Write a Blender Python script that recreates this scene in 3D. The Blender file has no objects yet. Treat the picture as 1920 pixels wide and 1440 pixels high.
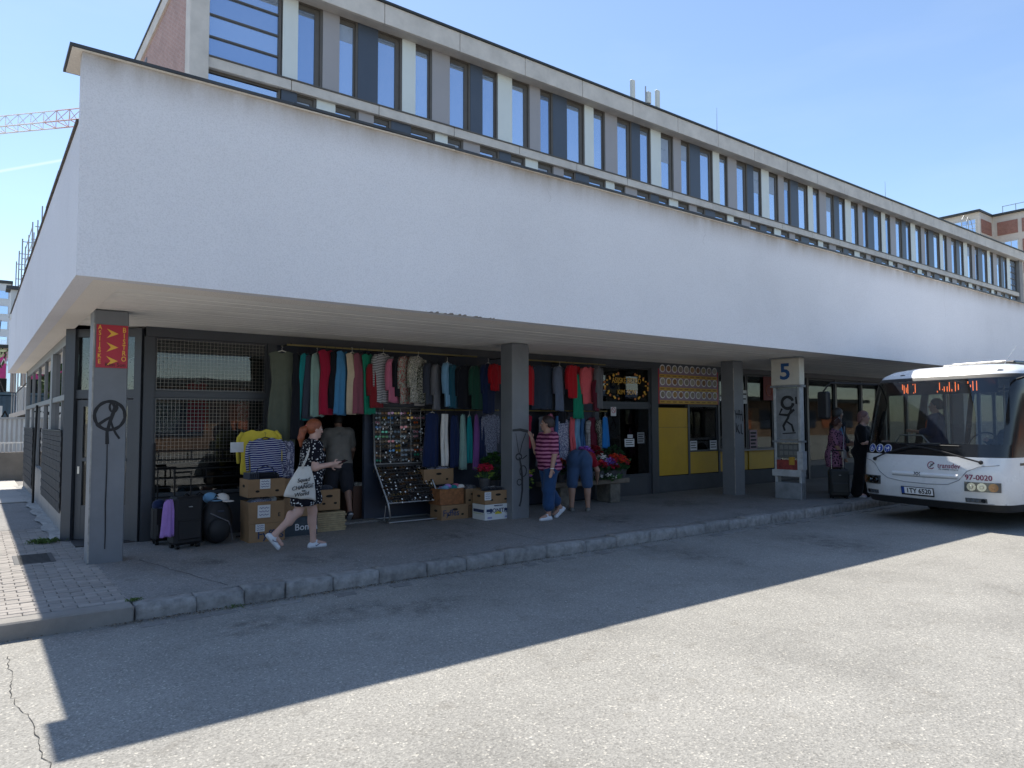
import bpy, bmesh, math, random
import numpy as np
from mathutils import Vector, Matrix
random.seed(7); rng = np.random.RandomState(7)
R = math.radians
scene = bpy.context.scene
col = scene.collection

# ------------------------------------------------------------------ camera
cam_data = bpy.data.cameras.new("camera"); cam = bpy.data.objects.new("camera", cam_data); col.objects.link(cam)
cam_data.sensor_width = 36; cam_data.lens = 36 * 1331.8 / 1920
cam_data.clip_start = 0.05; cam_data.clip_end = 3000
CAM_YAW, CAM_PITCH, CAM_ROLL = R(37.165), R(3.011), R(-0.161)
cam.matrix_world = (Matrix.Translation((0, 0, 1.75)) @ Matrix.Rotation(-CAM_YAW, 4, 'Z')
                    @ Matrix.Rotation(math.pi / 2 + CAM_PITCH, 4, 'X') @ Matrix.Rotation(CAM_ROLL, 4, 'Z'))
scene.camera = cam

# ------------------------------------------------------------------ sky and sun
SUN_DIR = Vector((-0.20, -2.77, -5.10)).normalized()          # direction the light travels
world = bpy.data.worlds.new("World"); scene.world = world; world.use_nodes = True
wn, wl = world.node_tree.nodes, world.node_tree.links
bg = wn["Background"]; sky = wn.new("ShaderNodeTexSky"); sky.sky_type = 'NISHITA'; sky.sun_disc = False
sky.sun_elevation = math.asin(-SUN_DIR.z); sky.sun_rotation = math.atan2(-SUN_DIR.x, -SUN_DIR.y)
sky.altitude = 200; sky.air_density = 1.0; sky.dust_density = 0.35; sky.ozone_density = 2.0
# thin high cirrus and one fading contrail low in the west
tc = wn.new("ShaderNodeTexCoord"); mp_ = wn.new("ShaderNodeMapping"); mp_.inputs["Scale"].default_value = (2.2, 2.2, 9.0); wl.new(tc.outputs["Generated"], mp_.inputs[0])
nz_ = wn.new("ShaderNodeTexNoise"); nz_.inputs["Scale"].default_value = 1.6; nz_.inputs["Detail"].default_value = 7; wl.new(mp_.outputs[0], nz_.inputs["Vector"])
cr_ = wn.new("ShaderNodeMapRange"); cr_.inputs[1].default_value = .5; cr_.inputs[2].default_value = .85; cr_.inputs[4].default_value = .07; wl.new(nz_.outputs[0], cr_.inputs[0])
dt_ = wn.new("ShaderNodeVectorMath"); dt_.operation = 'DOT_PRODUCT'; dt_.inputs[1].default_value = (0.39023, 0.25086, -0.88588); wl.new(tc.outputs["Generated"], dt_.inputs[0])
ab_ = wn.new("ShaderNodeMath"); ab_.operation = 'ABSOLUTE'; wl.new(dt_.outputs["Value"], ab_.inputs[0])
ln_ = wn.new("ShaderNodeMapRange"); ln_.inputs[1].default_value = .0; ln_.inputs[2].default_value = .0022; ln_.inputs[3].default_value = .35; ln_.inputs[4].default_value = 0.; wl.new(ab_.outputs[0], ln_.inputs[0])
d2_ = wn.new("ShaderNodeVectorMath"); d2_.operation = 'DOT_PRODUCT'; d2_.inputs[1].default_value = (0.03005, 0.95808, 0.28493); wl.new(tc.outputs["Generated"], d2_.inputs[0])
l2_ = wn.new("ShaderNodeMapRange"); l2_.inputs[1].default_value = .975; l2_.inputs[2].default_value = .999; wl.new(d2_.outputs["Value"], l2_.inputs[0])
mm_ = wn.new("ShaderNodeMath"); mm_.operation = 'MULTIPLY_ADD'; wl.new(ln_.outputs[0], mm_.inputs[0]); wl.new(l2_.outputs[0], mm_.inputs[1]); wl.new(cr_.outputs[0], mm_.inputs[2])
sm_ = wn.new("ShaderNodeMix"); sm_.data_type = 'RGBA'; sm_.inputs[7].default_value = (5.6, 5.9, 6.3, 1); wl.new(mm_.outputs[0], sm_.inputs[0]); wl.new(sky.outputs[0], sm_.inputs[6])
wl.new(sm_.outputs[2], bg.inputs[0]); bg.inputs[1].default_value = 0.128
sun_data = bpy.data.lights.new("sun", 'SUN'); sun = bpy.data.objects.new("sun", sun_data); col.objects.link(sun)
sun_data.energy = 4.6; sun_data.angle = R(0.53); sun_data.color = (1.0, 0.945, 0.85)
sun.rotation_euler = SUN_DIR.to_track_quat('-Z', 'Y').to_euler(); sun.location = (5, 30, 60)
scene.view_settings.view_transform = 'Standard'; scene.view_settings.look = 'None'
scene.view_settings.gamma = 1.0; scene.view_settings.exposure = 0.76
try: scene.view_settings.use_curve_mapping = False
except Exception: pass
scene.render.engine = 'CYCLES'
scene.cycles.max_bounces = 8; scene.cycles.transparent_max_bounces = 12; scene.cycles.use_denoising = True

# ------------------------------------------------------------------ materials
MATS = {}
def _nt(name):
    m = bpy.data.materials.new(name); m.use_nodes = True
    return m, m.node_tree.nodes, m.node_tree.links, m.node_tree.nodes["Principled BSDF"]
def _noise(n, l, vec, scale, detail=5, rough=.6):
    t = n.new("ShaderNodeTexNoise"); t.inputs["Scale"].default_value = scale; t.inputs["Detail"].default_value = detail
    t.inputs["Roughness"].default_value = rough; l.new(vec, t.inputs["Vector"]); return t.outputs[0]
def _ramp(n, l, fac, stops, interp='LINEAR'):
    r = n.new("ShaderNodeValToRGB"); r.color_ramp.interpolation = interp
    e = r.color_ramp.elements
    while len(e) < len(stops): e.new(0.5)
    for k, (p, c) in enumerate(stops): e[k].position = p; e[k].color = (*c, 1)
    l.new(fac, r.inputs[0]); return r.outputs[0]
def _mix(n, l, fac, a, b, mode='MIX'):
    x = n.new("ShaderNodeMix"); x.data_type = 'RGBA'; x.blend_type = mode
    for k, v in ((0, fac), (6, a), (7, b)):
        if isinstance(v, (int, float)): x.inputs[k].default_value = v
        elif isinstance(v, tuple): x.inputs[k].default_value = (*v, 1)
        else: l.new(v, x.inputs[k])
    return x.outputs[2]
def _math(n, l, op, a, b=None):
    x = n.new("ShaderNodeMath"); x.operation = op
    for k, v in ((0, a), (1, b)):
        if v is None: continue
        if isinstance(v, (int, float)): x.inputs[k].default_value = v
        else: l.new(v, x.inputs[k])
    return x.outputs[0]
def _bump(n, l, p, h, strength, dist):
    b = n.new("ShaderNodeBump"); b.inputs["Strength"].default_value = strength; b.inputs["Distance"].default_value = dist
    l.new(h, b.inputs["Height"]); l.new(b.outputs[0], p.inputs["Normal"])
def _pos(n, obj=False):
    return n.new("ShaderNodeTexCoord").outputs["Object"] if obj else n.new("ShaderNodeNewGeometry").outputs["Position"]
def mul(c, f): return tuple(min(1, v * f) for v in c)
def mat(name, c, rough=.7, metal=0., var=.12, vs=2.5, bump=0., bs=60., spec=.5, orand=0., coat=0.):
    """plain stuff with uneven colour, fine relief and a per-piece shift"""
    if name in MATS: return MATS[name]
    m, n, l, p = _nt(name); g = _pos(n)
    f = _noise(n, l, g, vs, 7, .65)
    cc = _ramp(n, l, f, [(.28, mul(c, 1 - var)), (.5, c), (.74, mul(c, 1 + var))])
    if orand:
        oi = n.new("ShaderNodeObjectInfo")
        cc = _mix(n, l, 1.0, cc, _ramp(n, l, oi.outputs["Random"], [(0, (1 - orand,) * 3), (1, (1, 1, 1))]), 'MULTIPLY')
    l.new(cc, p.inputs["Base Color"])
    p.inputs["Metallic"].default_value = metal; p.inputs["Specular IOR Level"].default_value = spec
    p.inputs["Coat Weight"].default_value = coat
    rr = n.new("ShaderNodeMapRange"); rr.inputs[3].default_value = max(.02, rough - .1); rr.inputs[4].default_value = min(1, rough + .1)
    l.new(f, rr.inputs[0]); l.new(rr.outputs[0], p.inputs["Roughness"])
    if bump: _bump(n, l, p, _noise(n, l, g, bs, 4, .6), .6, bump)
    MATS[name] = m; return m
def cloth(name, c, var=.1):
    if name in MATS: return MATS[name]
    m = mat(name, c, .92, 0, var, 9, .0015, 160, .15)
    m.node_tree.nodes["Principled BSDF"].inputs["Sheen Weight"].default_value = .12
    return m
def cloth_stripes(name, a, b, freq, duty=.5, c=None, axis=2):
    m, n, l, p = _nt(name); g = _pos(n, True)
    s = n.new("ShaderNodeSeparateXYZ"); l.new(g, s.inputs[0])
    w = _noise(n, l, g, 6, 2); z = _math(n, l, 'ADD', s.outputs[axis], _math(n, l, 'MULTIPLY', w, .03))
    fr = _math(n, l, 'FRACT', _math(n, l, 'MULTIPLY', z, freq))
    st = [(0, a), (duty, b)] if c is None else [(0, a), (duty * .5, b), (duty, c)]
    l.new(_ramp(n, l, fr, st, 'CONSTANT'), p.inputs["Base Color"]); p.inputs["Roughness"].default_value = .9
    p.inputs["Specular IOR Level"].default_value = .15
    MATS[name] = m; return m
def cloth_dots(name, base, dot, scale, size, rnd=.55):
    m, n, l, p = _nt(name); g = _pos(n, True)
    v = n.new("ShaderNodeTexVoronoi"); v.inputs["Scale"].default_value = scale; v.inputs["Randomness"].default_value = rnd
    l.new(g, v.inputs["Vector"])
    l.new(_ramp(n, l, v.outputs["Distance"], [(0, dot), (size, base)], 'CONSTANT'), p.inputs["Base Color"])
    p.inputs["Roughness"].default_value = .9; p.inputs["Specular IOR Level"].default_value = .15
    MATS[name] = m; return m
def cloth_print(name, cols, scale, stretch=(1, 1, 1)):
    """blotchy printed fabric: several flat colours in random patches"""
    m, n, l, p = _nt(name); g = _pos(n, True)
    mp = n.new("ShaderNodeMapping"); mp.inputs["Scale"].default_value = stretch; l.new(g, mp.inputs[0])
    f = _noise(n, l, mp.outputs[0], scale, 3, .7)
    k = len(cols); st = [(.32 + .36 * i / k, c) for i, c in enumerate(cols)]
    l.new(_ramp(n, l, f, st, 'CONSTANT'), p.inputs["Base Color"]); p.inputs["Roughness"].default_value = .9
    p.inputs["Specular IOR Level"].default_value = .15
    MATS[name] = m; return m
def glass(name, tint=(.86, .9, .9), ior=1.5, boost=1.0):
    m = bpy.data.materials.new(name); m.use_nodes = True; n, l = m.node_tree.nodes, m.node_tree.links
    n.remove(n["Principled BSDF"]); o = n["Material Output"]
    t = n.new("ShaderNodeBsdfTransparent"); t.inputs[0].default_value = (*tint, 1)
    g = n.new("ShaderNodeBsdfGlossy"); g.inputs["Roughness"].default_value = .012
    f = n.new("ShaderNodeFresnel"); f.inputs[0].default_value = ior
    fac = _math(n, l, 'MINIMUM', _math(n, l, 'MULTIPLY', f.outputs[0], boost), 1.0)
    bp = n.new("ShaderNodeBump"); bp.inputs["Strength"].default_value = .05; bp.inputs["Distance"].default_value = .02
    l.new(_noise(n, l, _pos(n), .9, 2), bp.inputs["Height"]); l.new(bp.outputs[0], g.inputs["Normal"])
    mx = n.new("ShaderNodeMixShader"); l.new(fac, mx.inputs[0]); l.new(t.outputs[0], mx.inputs[1]); l.new(g.outputs[0], mx.inputs[2])
    l.new(mx.outputs[0], o.inputs[0]); MATS[name] = m; return m
def emit(name, c, s):
    m, n, l, p = _nt(name); p.inputs["Base Color"].default_value = (*c, 1)
    p.inputs["Emission Color"].default_value = (*c, 1); p.inputs["Emission Strength"].default_value = s
    MATS[name] = m; return m

# ------------------------------------------------------------------ mesh helpers
class MB:
    def __init__(s): s.v = []; s.f = []; s.m = []; s.cur = 0
    def add(s, vs, fs, M=None):
        o = len(s.v)
        s.v += [tuple(M @ Vector(p)) for p in vs] if M is not None else [tuple(p) for p in vs]
        s.f += [tuple(i + o for i in f) for f in fs]; s.m += [s.cur] * len(fs); return s
    def box(s, lo, hi, M=None):
        (a, b, c), (d, e, f) = lo, hi
        return s.add([(a, b, c), (d, b, c), (d, e, c), (a, e, c), (a, b, f), (d, b, f), (d, e, f), (a, e, f)],
                     [(0, 3, 2, 1), (4, 5, 6, 7), (0, 1, 5, 4), (1, 2, 6, 5), (2, 3, 7, 6), (3, 0, 4, 7)], M)
    def tube(s, path, r, n=8, cap=True, M=None, flat=1.0):
        P = [Vector(p) for p in path]; rs = r if isinstance(r, (list, tuple)) else [r] * len(P)
        vs, fs = [], []; up = None
        for i, p in enumerate(P):
            t = (P[min(i + 1, len(P) - 1)] - P[max(i - 1, 0)])
            t = t.normalized() if t.length > 1e-9 else Vector((0, 0, 1))
            if up is None: up = Vector((0, 0, 1)) if abs(t.z) < .9 else Vector((1, 0, 0))
            a = t.cross(up); a = a.normalized() if a.length > 1e-6 else t.orthogonal().normalized()
            b = a.cross(t).normalized(); up = b
            for k in range(n):
                q = 2 * math.pi * k / n
                vs.append(p + a * (math.cos(q) * rs[i]) + b * (math.sin(q) * rs[i] * flat))
        for i in range(len(P) - 1):
            for k in range(n):
                k2 = (k + 1) % n; fs.append((i * n + k, i * n + k2, (i + 1) * n + k2, (i + 1) * n + k))
        if cap: fs += [tuple(range(n - 1, -1, -1)), tuple((len(P) - 1) * n + k for k in range(n))]
        return s.add(vs, fs, M)
    def prism(s, poly, d0, d1, axis='y', M=None):
        """poly in the two other axes, extruded from d0 to d1 along axis"""
        def pt(a, b, d): return {'y': (a, d, b), 'x': (d, a, b), 'z': (a, b, d)}[axis]
        n = len(poly); vs = [pt(a, b, d0) for a, b in poly] + [pt(a, b, d1) for a, b in poly]
        fs = [tuple(range(n)), tuple(range(2 * n - 1, n - 1, -1))] + [(i, i + n, (i + 1) % n + n, (i + 1) % n) for i in range(n)]
        return s.add(vs, fs, M)
    def grid(s, rows, closed=False, M=None):
        n = len(rows[0]); vs = [p for r in rows for p in r]; fs = []
        for i in range(len(rows) - 1):
            for k in range(n if closed else n - 1):
                k2 = (k + 1) % n; fs.append((i * n + k, i * n + k2, (i + 1) * n + k2, (i + 1) * n + k))
        return s.add(vs, fs, M)
    def ball(s, c, r, n=8, M=None):
        rx, ry, rz = r if isinstance(r, (tuple, list)) else (r, r, r); vs, fs = [], []
        for i in range(n // 2 + 1):
            t = math.pi * i / (n // 2)
            for k in range(n):
                q = 2 * math.pi * k / n
                vs.append((c[0] + rx * math.sin(t) * math.cos(q), c[1] + ry * math.sin(t) * math.sin(q), c[2] + rz * math.cos(t)))
        for i in range(n // 2):
            for k in range(n): fs.append((i * n + k, (i + 1) * n + k, (i + 1) * n + (k + 1) % n, i * n + (k + 1) % n))
        return s.add(vs, fs, M)
    def mesh(s, name, mats, smooth=False, bevel=0., fixn=True):
        me = bpy.data.meshes.new(name); me.from_pydata(s.v, [], s.f)
        for m in (mats if isinstance(mats, (list, tuple)) else [mats]): me.materials.append(m)
        if any(s.m): me.polygons.foreach_set("material_index", s.m)
        if bevel or fixn:
            b = bmesh.new(); b.from_mesh(me)
            if fixn: bmesh.ops.recalc_face_normals(b, faces=b.faces)
            if bevel: bmesh.ops.bevel(b, geom=list(b.edges), offset=bevel, segments=1, affect='EDGES', clamp_overlap=True)
            b.to_mesh(me); b.free()
        if smooth: me.polygons.foreach_set("use_smooth", [True] * len(me.polygons))
        me.update(); return me
    def obj(s, name, mats, parent=None, smooth=False, bevel=0., fixn=True):
        return link(name, s.mesh(name, mats, smooth, bevel, fixn), parent)
def link(name, data, parent=None, loc=None, rot=None):
    o = bpy.data.objects.new(name, data); col.objects.link(o)
    if loc is not None: o.location = loc
    if rot is not None: o.rotation_euler = rot
    if parent is not None: o.parent = parent
    return o
def tag(o, label=None, cat=None, group=None, kind=None):
    for k, v in (("label", label), ("category", cat), ("group", group), ("kind", kind)):
        if v: o[k] = v
    return o
def thing(name, label, cat, loc=(0, 0, 0), rz=0., group=None):
    o = link(name, None, None, loc, (0, 0, rz)); o.empty_display_size = .1
    return tag(o, label, cat, group)
def box(name, lo, hi, m, parent=None, bevel=0.): return MB().box(lo, hi).obj(name, m, parent, bevel=bevel)
def copy_tree(o, parent=None):
    c = o.copy(); col.objects.link(c)
    if parent is not None: c.parent = parent
    for ch in o.children: copy_tree(ch, c)
    return c
def text(name, s, size, m, parent, loc, rot=(math.pi / 2, 0, 0), align='CENTER', ext=.0008, shear=0., off=0., sx=1., spacing=1.):
    cu = bpy.data.curves.new(name, 'FONT'); cu.body = s; cu.size = size; cu.align_x = align; cu.align_y = 'CENTER'
    cu.extrude = ext; cu.shear = shear; cu.offset = off; cu.space_character = spacing; cu.resolution_u = 3
    t = bpy.data.objects.new("tmp", cu); col.objects.link(t)
    bpy.context.view_layer.update()
    me = bpy.data.meshes.new_from_object(t.evaluated_get(bpy.context.evaluated_depsgraph_get()))
    bpy.data.objects.remove(t); me.materials.clear(); me.materials.append(m)
    o = link(name, me, parent, loc, rot); o.scale = (sx, 1, 1); return o
def noise3(v, f=1., seed=0.):
    x, y, z = v[0] * f + seed, v[1] * f + seed * 1.7, v[2] * f - seed
    return (math.sin(x * 1.7 + math.sin(y * 2.3 + z)) + math.sin(y * 2.9 + math.sin(z * 1.9 + x * .7)) + math.sin(z * 3.1 + math.sin(x * 2.1 - y))) / 3
# ================================================================== GROUND
def asphalt(name, c, speck, crack=0., big=.25):
    m, n, l, p = _nt(name); g = _pos(n)
    a = _ramp(n, l, _noise(n, l, g, .55, 6, .7), [(.25, mul(c, 1 - big)), (.5, c), (.78, mul(c, 1 + big * .7))])
    b = _ramp(n, l, _noise(n, l, g, 48, 4, .8), [(.3, (1 - speck,) * 3), (.5, (1, 1, 1)), (.72, (1 + speck * 1.2,) * 3)])
    cc = _mix(n, l, 1., a, b, 'MULTIPLY')
    v = n.new("ShaderNodeTexVoronoi"); v.inputs["Scale"].default_value = 85; l.new(g, v.inputs["Vector"])
    sp = _ramp(n, l, v.outputs["Color"], [(0, (.60,) * 3), (.5, (1,) * 3), (.8, (1.05,) * 3), (.93, (1.8, 1.76, 1.68))])
    cc = _mix(n, l, .8, cc, sp, 'MULTIPLY')
    st = _ramp(n, l, _noise(n, l, g, 3.1, 8, .75), [(.34, (.72, .7, .67)), (.45, (1, 1, 1))])
    cc = _mix(n, l, .55, cc, st, 'MULTIPLY')
    l.new(cc, p.inputs["Base Color"]); p.inputs["Roughness"].default_value = .88; p.inputs["Specular IOR Level"].default_value = .3
    _bump(n, l, p, v.outputs["Distance"], .5, .006)
    MATS[name] = m; return m
M_ROAD = asphalt("asphalt_road", (.272, .262, .238), .28)
M_WALK = asphalt("asphalt_pavement", (.245, .236, .225), .2, big=.3)
M_SLAB = mat("concrete_slab", (.42, .40, .37), .9, 0, .18, 1.4, .004, 40)
M_BRICKP = mat("paving_brick", (.31, .285, .26), .9, 0, .16, 7, .003, 90, orand=.22)
M_JOINT = mat("joint_sand", (.10, .09, .08), .95, 0, .3, 12, .003, 60)
M_GRANITE = mat("granite", (.27, .26, .245), .85, 0, .4, 11, .012, 35, orand=.25)
M_KERB = mat("concrete_kerb", (.235, .22, .20), .9, 0, .2, 3.5, .004, 70)
M_SETT = mat("granite_sett", (.26, .25, .235), .85, 0, .25, 18, .006, 50, orand=.3)
M_CRACK = mat("crack_fill", (.035, .033, .03), .95)
WALK = .14
KY = 7.06            # kerb line

g = MB(); g.add([(-900, -900, 0), (1200, -900, 0), (1200, 1200, 0), (-900, 1200, 0)], [(0, 1, 2, 3)])
road = tag(g.obj("road", M_ROAD), "pale worn asphalt of the bus station road", "road", kind="structure")
pave = tag(MB().box((1.16, KY + .22, -.2), (75, 16, WALK)).obj("pavement", M_WALK), "dark asphalt platform under the canopy", "pavement", kind="structure")
side = MB(); side.box((-30, KY + .2, -.2), (1.15, 13.2, WALK - .062))
side_pave = tag(side.obj("side_pavement", M_JOINT), "brick paved footway beside the corner column", "pavement", kind="structure")
far_pave = tag(MB().box((-40, 13.2, -.2), (1.15, 24.4, WALK - .012)).obj("slab_pavement", M_WALK), "footway strip along the side windows", "pavement", kind="structure")
for i in range(6):
    for k in range(2):
        x0 = .98 - (k + 1) * .9; y0 = 17.6 + i * 1.13
        box("paving_slab", (x0 + .008, y0, WALK - .01), (x0 + .892, y0 + 1.115, WALK + .012), M_SLAB, far_pave, .006)
# paving bricks near the corner
bm_brick = MB().box((-.0975, -.0475, 0), (.0975, .0475, .06)).mesh("brick", M_BRICKP, bevel=.005)
n_b = 0; bm_half = MB().box((-.037, -.0475, 0), (.037, .0475, .06)).mesh("half_brick", M_BRICKP, bevel=.005)
for j in range(58):
    y = KY + .27 + j * .1
    for i in range(6):
        x = 1.08 - i * .2 - (.1 if j % 2 else 0)
        if y > 13.1 or n_b > 296 or (i == 5 and y > 8): continue
        if i == 0 and j % 2: link("half_brick", bm_half, side_pave, (1.121, y, WALK - .058))
        b = link("brick", bm_brick, side_pave, (x, y, WALK - .058 + rng.uniform(-.003, .003)), (rng.uniform(-.01, .01), rng.uniform(-.01, .01), rng.uniform(-.012, .012))); n_b += 1
rest = MB()
for j in range(58):
    for i in range(5, 16):
        y = KY + .27 + j * .1; x = 1.08 - i * .2 - (.1 if j % 2 else 0)
        if y > 13.1 or (i == 5 and y <= 8): continue
        rest.box((x - .0975, y - .0475, WALK - .058), (x + .0975, y + .0475, WALK + rng.uniform(-.002, .003)))
tag(rest.obj("brick_field", M_BRICKP, side_pave), kind="stuff")
# pale rough mortar strip at the foot of the side wall and half bricks at the edge
strip = MB()
for i in range(26):
    y = 11.5 + i * .4
    rows = [[(1.1 - a * (.2 + .03 * math.sin((y + t * .4) * 5) + .006 * math.sin((y + t * .4) * 13)), y + t * .4, WALK + .012 + .022 * (1 - a) + .012 * noise3((a * 3, y + t * .4, 1), 4)) for a in (0, .35, .7, 1.05)] for t in (0, .25, .5, .75, 1.0)]
    strip.grid(rows)
strip.obj("mortar_strip", mat("mortar", (.33, .32, .30), .95, 0, .3, 9, .01, 40), far_pave)
# kerbs
kerb = tag(link("kerb", None), "granite kerb along the platform edge", "kerb", kind="structure")
def rough_block(lo, hi, seed, amp, nx=7):
    mb = MB(); b = bmesh.new()
    bmesh.ops.create_cube(b, size=1)
    bmesh.ops.subdivide_edges(b, edges=[e for e in b.edges if abs((e.verts[0].co - e.verts[1].co).x) > .5], cuts=nx, use_grid_fill=True)
    bmesh.ops.subdivide_edges(b, edges=[e for e in b.edges if abs((e.verts[0].co - e.verts[1].co).x) < .01 and (e.verts[0].co - e.verts[1].co).length > .5], cuts=2, use_grid_fill=True)
    for v in b.verts:
        c = v.co + Vector((.5, .5, .5)); q = Vector([lo[i] + c[i] * (hi[i] - lo[i]) for i in range(3)])
        e = sum(1 for t in v.co if abs(abs(t) - .5) < 1e-4)
        q += Vector((noise3(q, 9, seed), noise3(q, 11, seed + 3), noise3(q, 10, seed + 6))) * amp
        if e >= 2: q -= Vector([v.co[i] * .010 for i in range(3)])
        v.co = q
    me = bpy.data.meshes.new("kerb_stone"); b.to_mesh(me); b.free(); return me
x = 1.19; i = 0
joints = [1.19, 1.69, 2.13, 2.53, 3.03, 3.55]
while x < 46:
    ln = joints[i + 1] - joints[i] if i + 1 < len(joints) else rng.uniform(.42, .72)
    me = rough_block((x + .0025, KY, -.08), (x + ln - .0025, KY + .215, WALK + .01 + rng.uniform(-.012, .012)), i * 1.37, .010); me.materials.append(M_GRANITE)
    me.polygons.foreach_set("use_smooth", [True] * len(me.polygons))
    link("kerb_stone", me, kerb); x += ln; i += 1
for k in range(8):
    x1 = 1.175 - k * 1.0
    box("concrete_kerb_stone", (x1 - .992, KY - .01, -.1), (x1, KY + .19, WALK + .006), M_KERB, kerb, .014)
# flat pale setts in the gutter, half buried in asphalt
for i in range(64):
    x = 1.0 + i * .3 + rng.uniform(-.02, .02) ; w = rng.uniform(.08, .12); d = rng.uniform(.05, .1)
    if rng.rand() < .22: continue
    y = KY - .16 - rng.uniform(0, .03)
    pts = [(x - w + rng.uniform(-.03, .03), y - d), (x + w + rng.uniform(-.03, .03), y - d + rng.uniform(-.015, .015)), (x + w, y + d * .6 + rng.uniform(-.02, .02)), (x - w, y + d * .6)]
    MB().prism(pts, -.02, .004 + .0002 * i, 'z').obj("gutter_sett", M_SETT, road)
# leaf litter and grit in the gutter, small weeds
lit = MB()
for i in range(2600):
    x = 1.0 + abs(rng.normal(0, 1)) * 4.5 if rng.rand() < .8 else rng.uniform(.2, 16); y = KY - abs(rng.normal(0, .05)) - .004; s = rng.uniform(.003, .012)
    a = rng.uniform(0, 6.28); z = .007 + rng.uniform(0, .006)
    lit.cur = int(rng.rand() < .3)
    lit.add([(x + s * math.cos(a + q), y + s * .6 * math.sin(a + q), z + .004 * (q > 3)) for q in (0, 1.6, 3.1, 4.7)], [(0, 1, 2, 3)])
tag(lit.obj("leaf_litter", [mat("litter", (.10, .075, .05), .95, 0, .4, 30), mat("litter_pale", (.30, .25, .18), .95, 0, .3, 30)], fixn=False), "brown leaf litter and grit along the gutter", "litter", kind="stuff")
def weeds(name, label, x, y, z, n, s, sp):
    w = MB()
    for i in range(n):
        px, py = x + rng.normal(0, sp), y + rng.normal(0, sp * .6); a = rng.uniform(0, 6.28); h = s * rng.uniform(.5, 1.2); b = s * .09
        dx, dy = math.cos(a), math.sin(a)
        w.add([(px - dy * b, py + dx * b, z), (px + dy * b, py - dx * b, z), (px + dx * h * .4 + dy * b * .7, py + dy * h * .4 - dx * b * .7, z + h * .7), (px + dx * h, py + dy * h, z + h * .85)], [(0, 1, 2), (0, 2, 3)])
    return tag(w.obj(name, mat("weed", (.075, .13, .03), .8, 0, .4, 40), fixn=False), label, "grass", kind="stuff")
weeds("weeds", "small green weeds at the joint between both kerbs", 1.2, KY + .2, WALK, 60, .032, .03)
weeds("weeds", "tuft of grass on the footway beside the side wall", .8, 11.4, WALK + .01, 160, .06, .08)
weeds("weeds", "weeds sprouting in the gutter below the granite kerb", 2.0, KY - .03, .0, 50, .03, .07)
# long crack in the road on the left
cp = []; x, y = .26, 6.6
while y > 3.6:
    cp.append((x, y)); y -= rng.uniform(.03, .08); x += rng.uniform(-.012, .022)
L_, Rr = [], []
for k, (a, b) in enumerate(cp):
    w = rng.uniform(.0006, .0036); L_.append((a - w, b, .004)); Rr.append((a + w, b, .004))
MB().grid([L_, Rr]).obj("crack", M_CRACK, road, fixn=True)
# low drain slots in the brick paving
dr = thing("drain_grate", "dark slotted drain grate in the brick paving", "drain", (.62, 10.2, WALK))
MB().box((-.2, -.34, -.03), (.2, .34, .0065)).obj("frame", mat("grate_iron", (.10, .10, .10), .7, .6, .2), dr, bevel=.003)
for k in range(7): MB().box((-.15, -.29 + k * .09, .0), (.15, -.25 + k * .09, .010)).obj("slot", M_CRACK, dr)

# ================================================================== STATION BUILDING
def plaster(name, c, dirt=True):
    m, n, l, p = _nt(name); g = _pos(n)
    a = _ramp(n, l, _noise(n, l, g, .45, 6, .6), [(.3, mul(c, .93)), (.5, c), (.72, mul(c, 1.04))])
    b = _ramp(n, l, _noise(n, l, g, 70, 4, .75), [(.34, (.84,) * 3), (.52, (1,) * 3), (.7, (1.04,) * 3)])
    cc = _mix(n, l, .8, a, b, 'MULTIPLY')
    if dirt:       # brown streaks washed down from the coping
        s = n.new("ShaderNodeSeparateXYZ"); l.new(g, s.inputs[0])
        mp = n.new("ShaderNodeMapping"); mp.inputs["Scale"].default_value = (1.6, 1.6, .35); l.new(g, mp.inputs[0])
        w = _noise(n, l, mp.outputs[0], 2.2, 6, .7)
        h = n.new("ShaderNodeMapRange"); h.inputs[1].default_value = 4.6; h.inputs[2].default_value = 5.06; l.new(s.outputs[2], h.inputs[0])
        f = _math(n, l, 'MULTIPLY', _math(n, l, 'POWER', h.outputs[0], 2.2), _math(n, l, 'MULTIPLY', w, 1.5))
        cc = _mix(n, l, f, cc, (.33, .26, .19))
    l.new(cc, p.inputs["Base Color"]); p.inputs["Roughness"].default_value = .95; p.inputs["Specular IOR Level"].default_value = .2
    _bump(n, l, p, _noise(n, l, g, 85, 3, .7), .9, .008)
    MATS[name] = m; return m
M_PLAST = plaster("fascia_plaster", (.775, .765, .79)); M_PLAST2 = plaster("bounce_tinted_plaster", (.86, .80, .72), False)  # underside is the fascia plaster, with sunlit-ground bounce put in as beige
M_COPING = mat("coping_sheet", (.06, .062, .065), .5, .4, .3, 4, .003, 20)
M_BOARD = mat("soffit_board_paint", (.88, .84, .77), .7, 0, .10, 1.2, .001, 30)
M_COL = mat("column_paint", (.165, .175, .19), .55, 0, .14, 2.2, .002, 70)
M_COLEDGE = mat("worn_lit_edge", (.30, .29, .27), .7, 0, .4, 9)  # worn paint corner whose pale beige also stands for sun bounce
M_FRAME = mat("anthracite_frame", (.062, .068, .078), .45, .1, .12, 3)
M_SIDEFR = mat("grey_side_frame", (.20, .205, .21), .45, .3, .12, 3)
M_PANELG = mat("grey_metal_panel", (.24, .235, .23), .5, .2, .16, 1.6)
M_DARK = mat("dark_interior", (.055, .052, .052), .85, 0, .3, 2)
M_NAVY = mat("navy_panel", (.032, .042, .068), .5, 0, .2, 2)
M_BASE = mat("base_render", (.07, .075, .08), .85, 0, .2, 2.5, .002, 60)
M_GLASS = glass("shop_glass", (.72, .76, .76), 1.5, 1.6)
M_GLASS3 = glass("dim_shop_glass", (.5, .54, .54), 1.5, .32)
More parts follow.
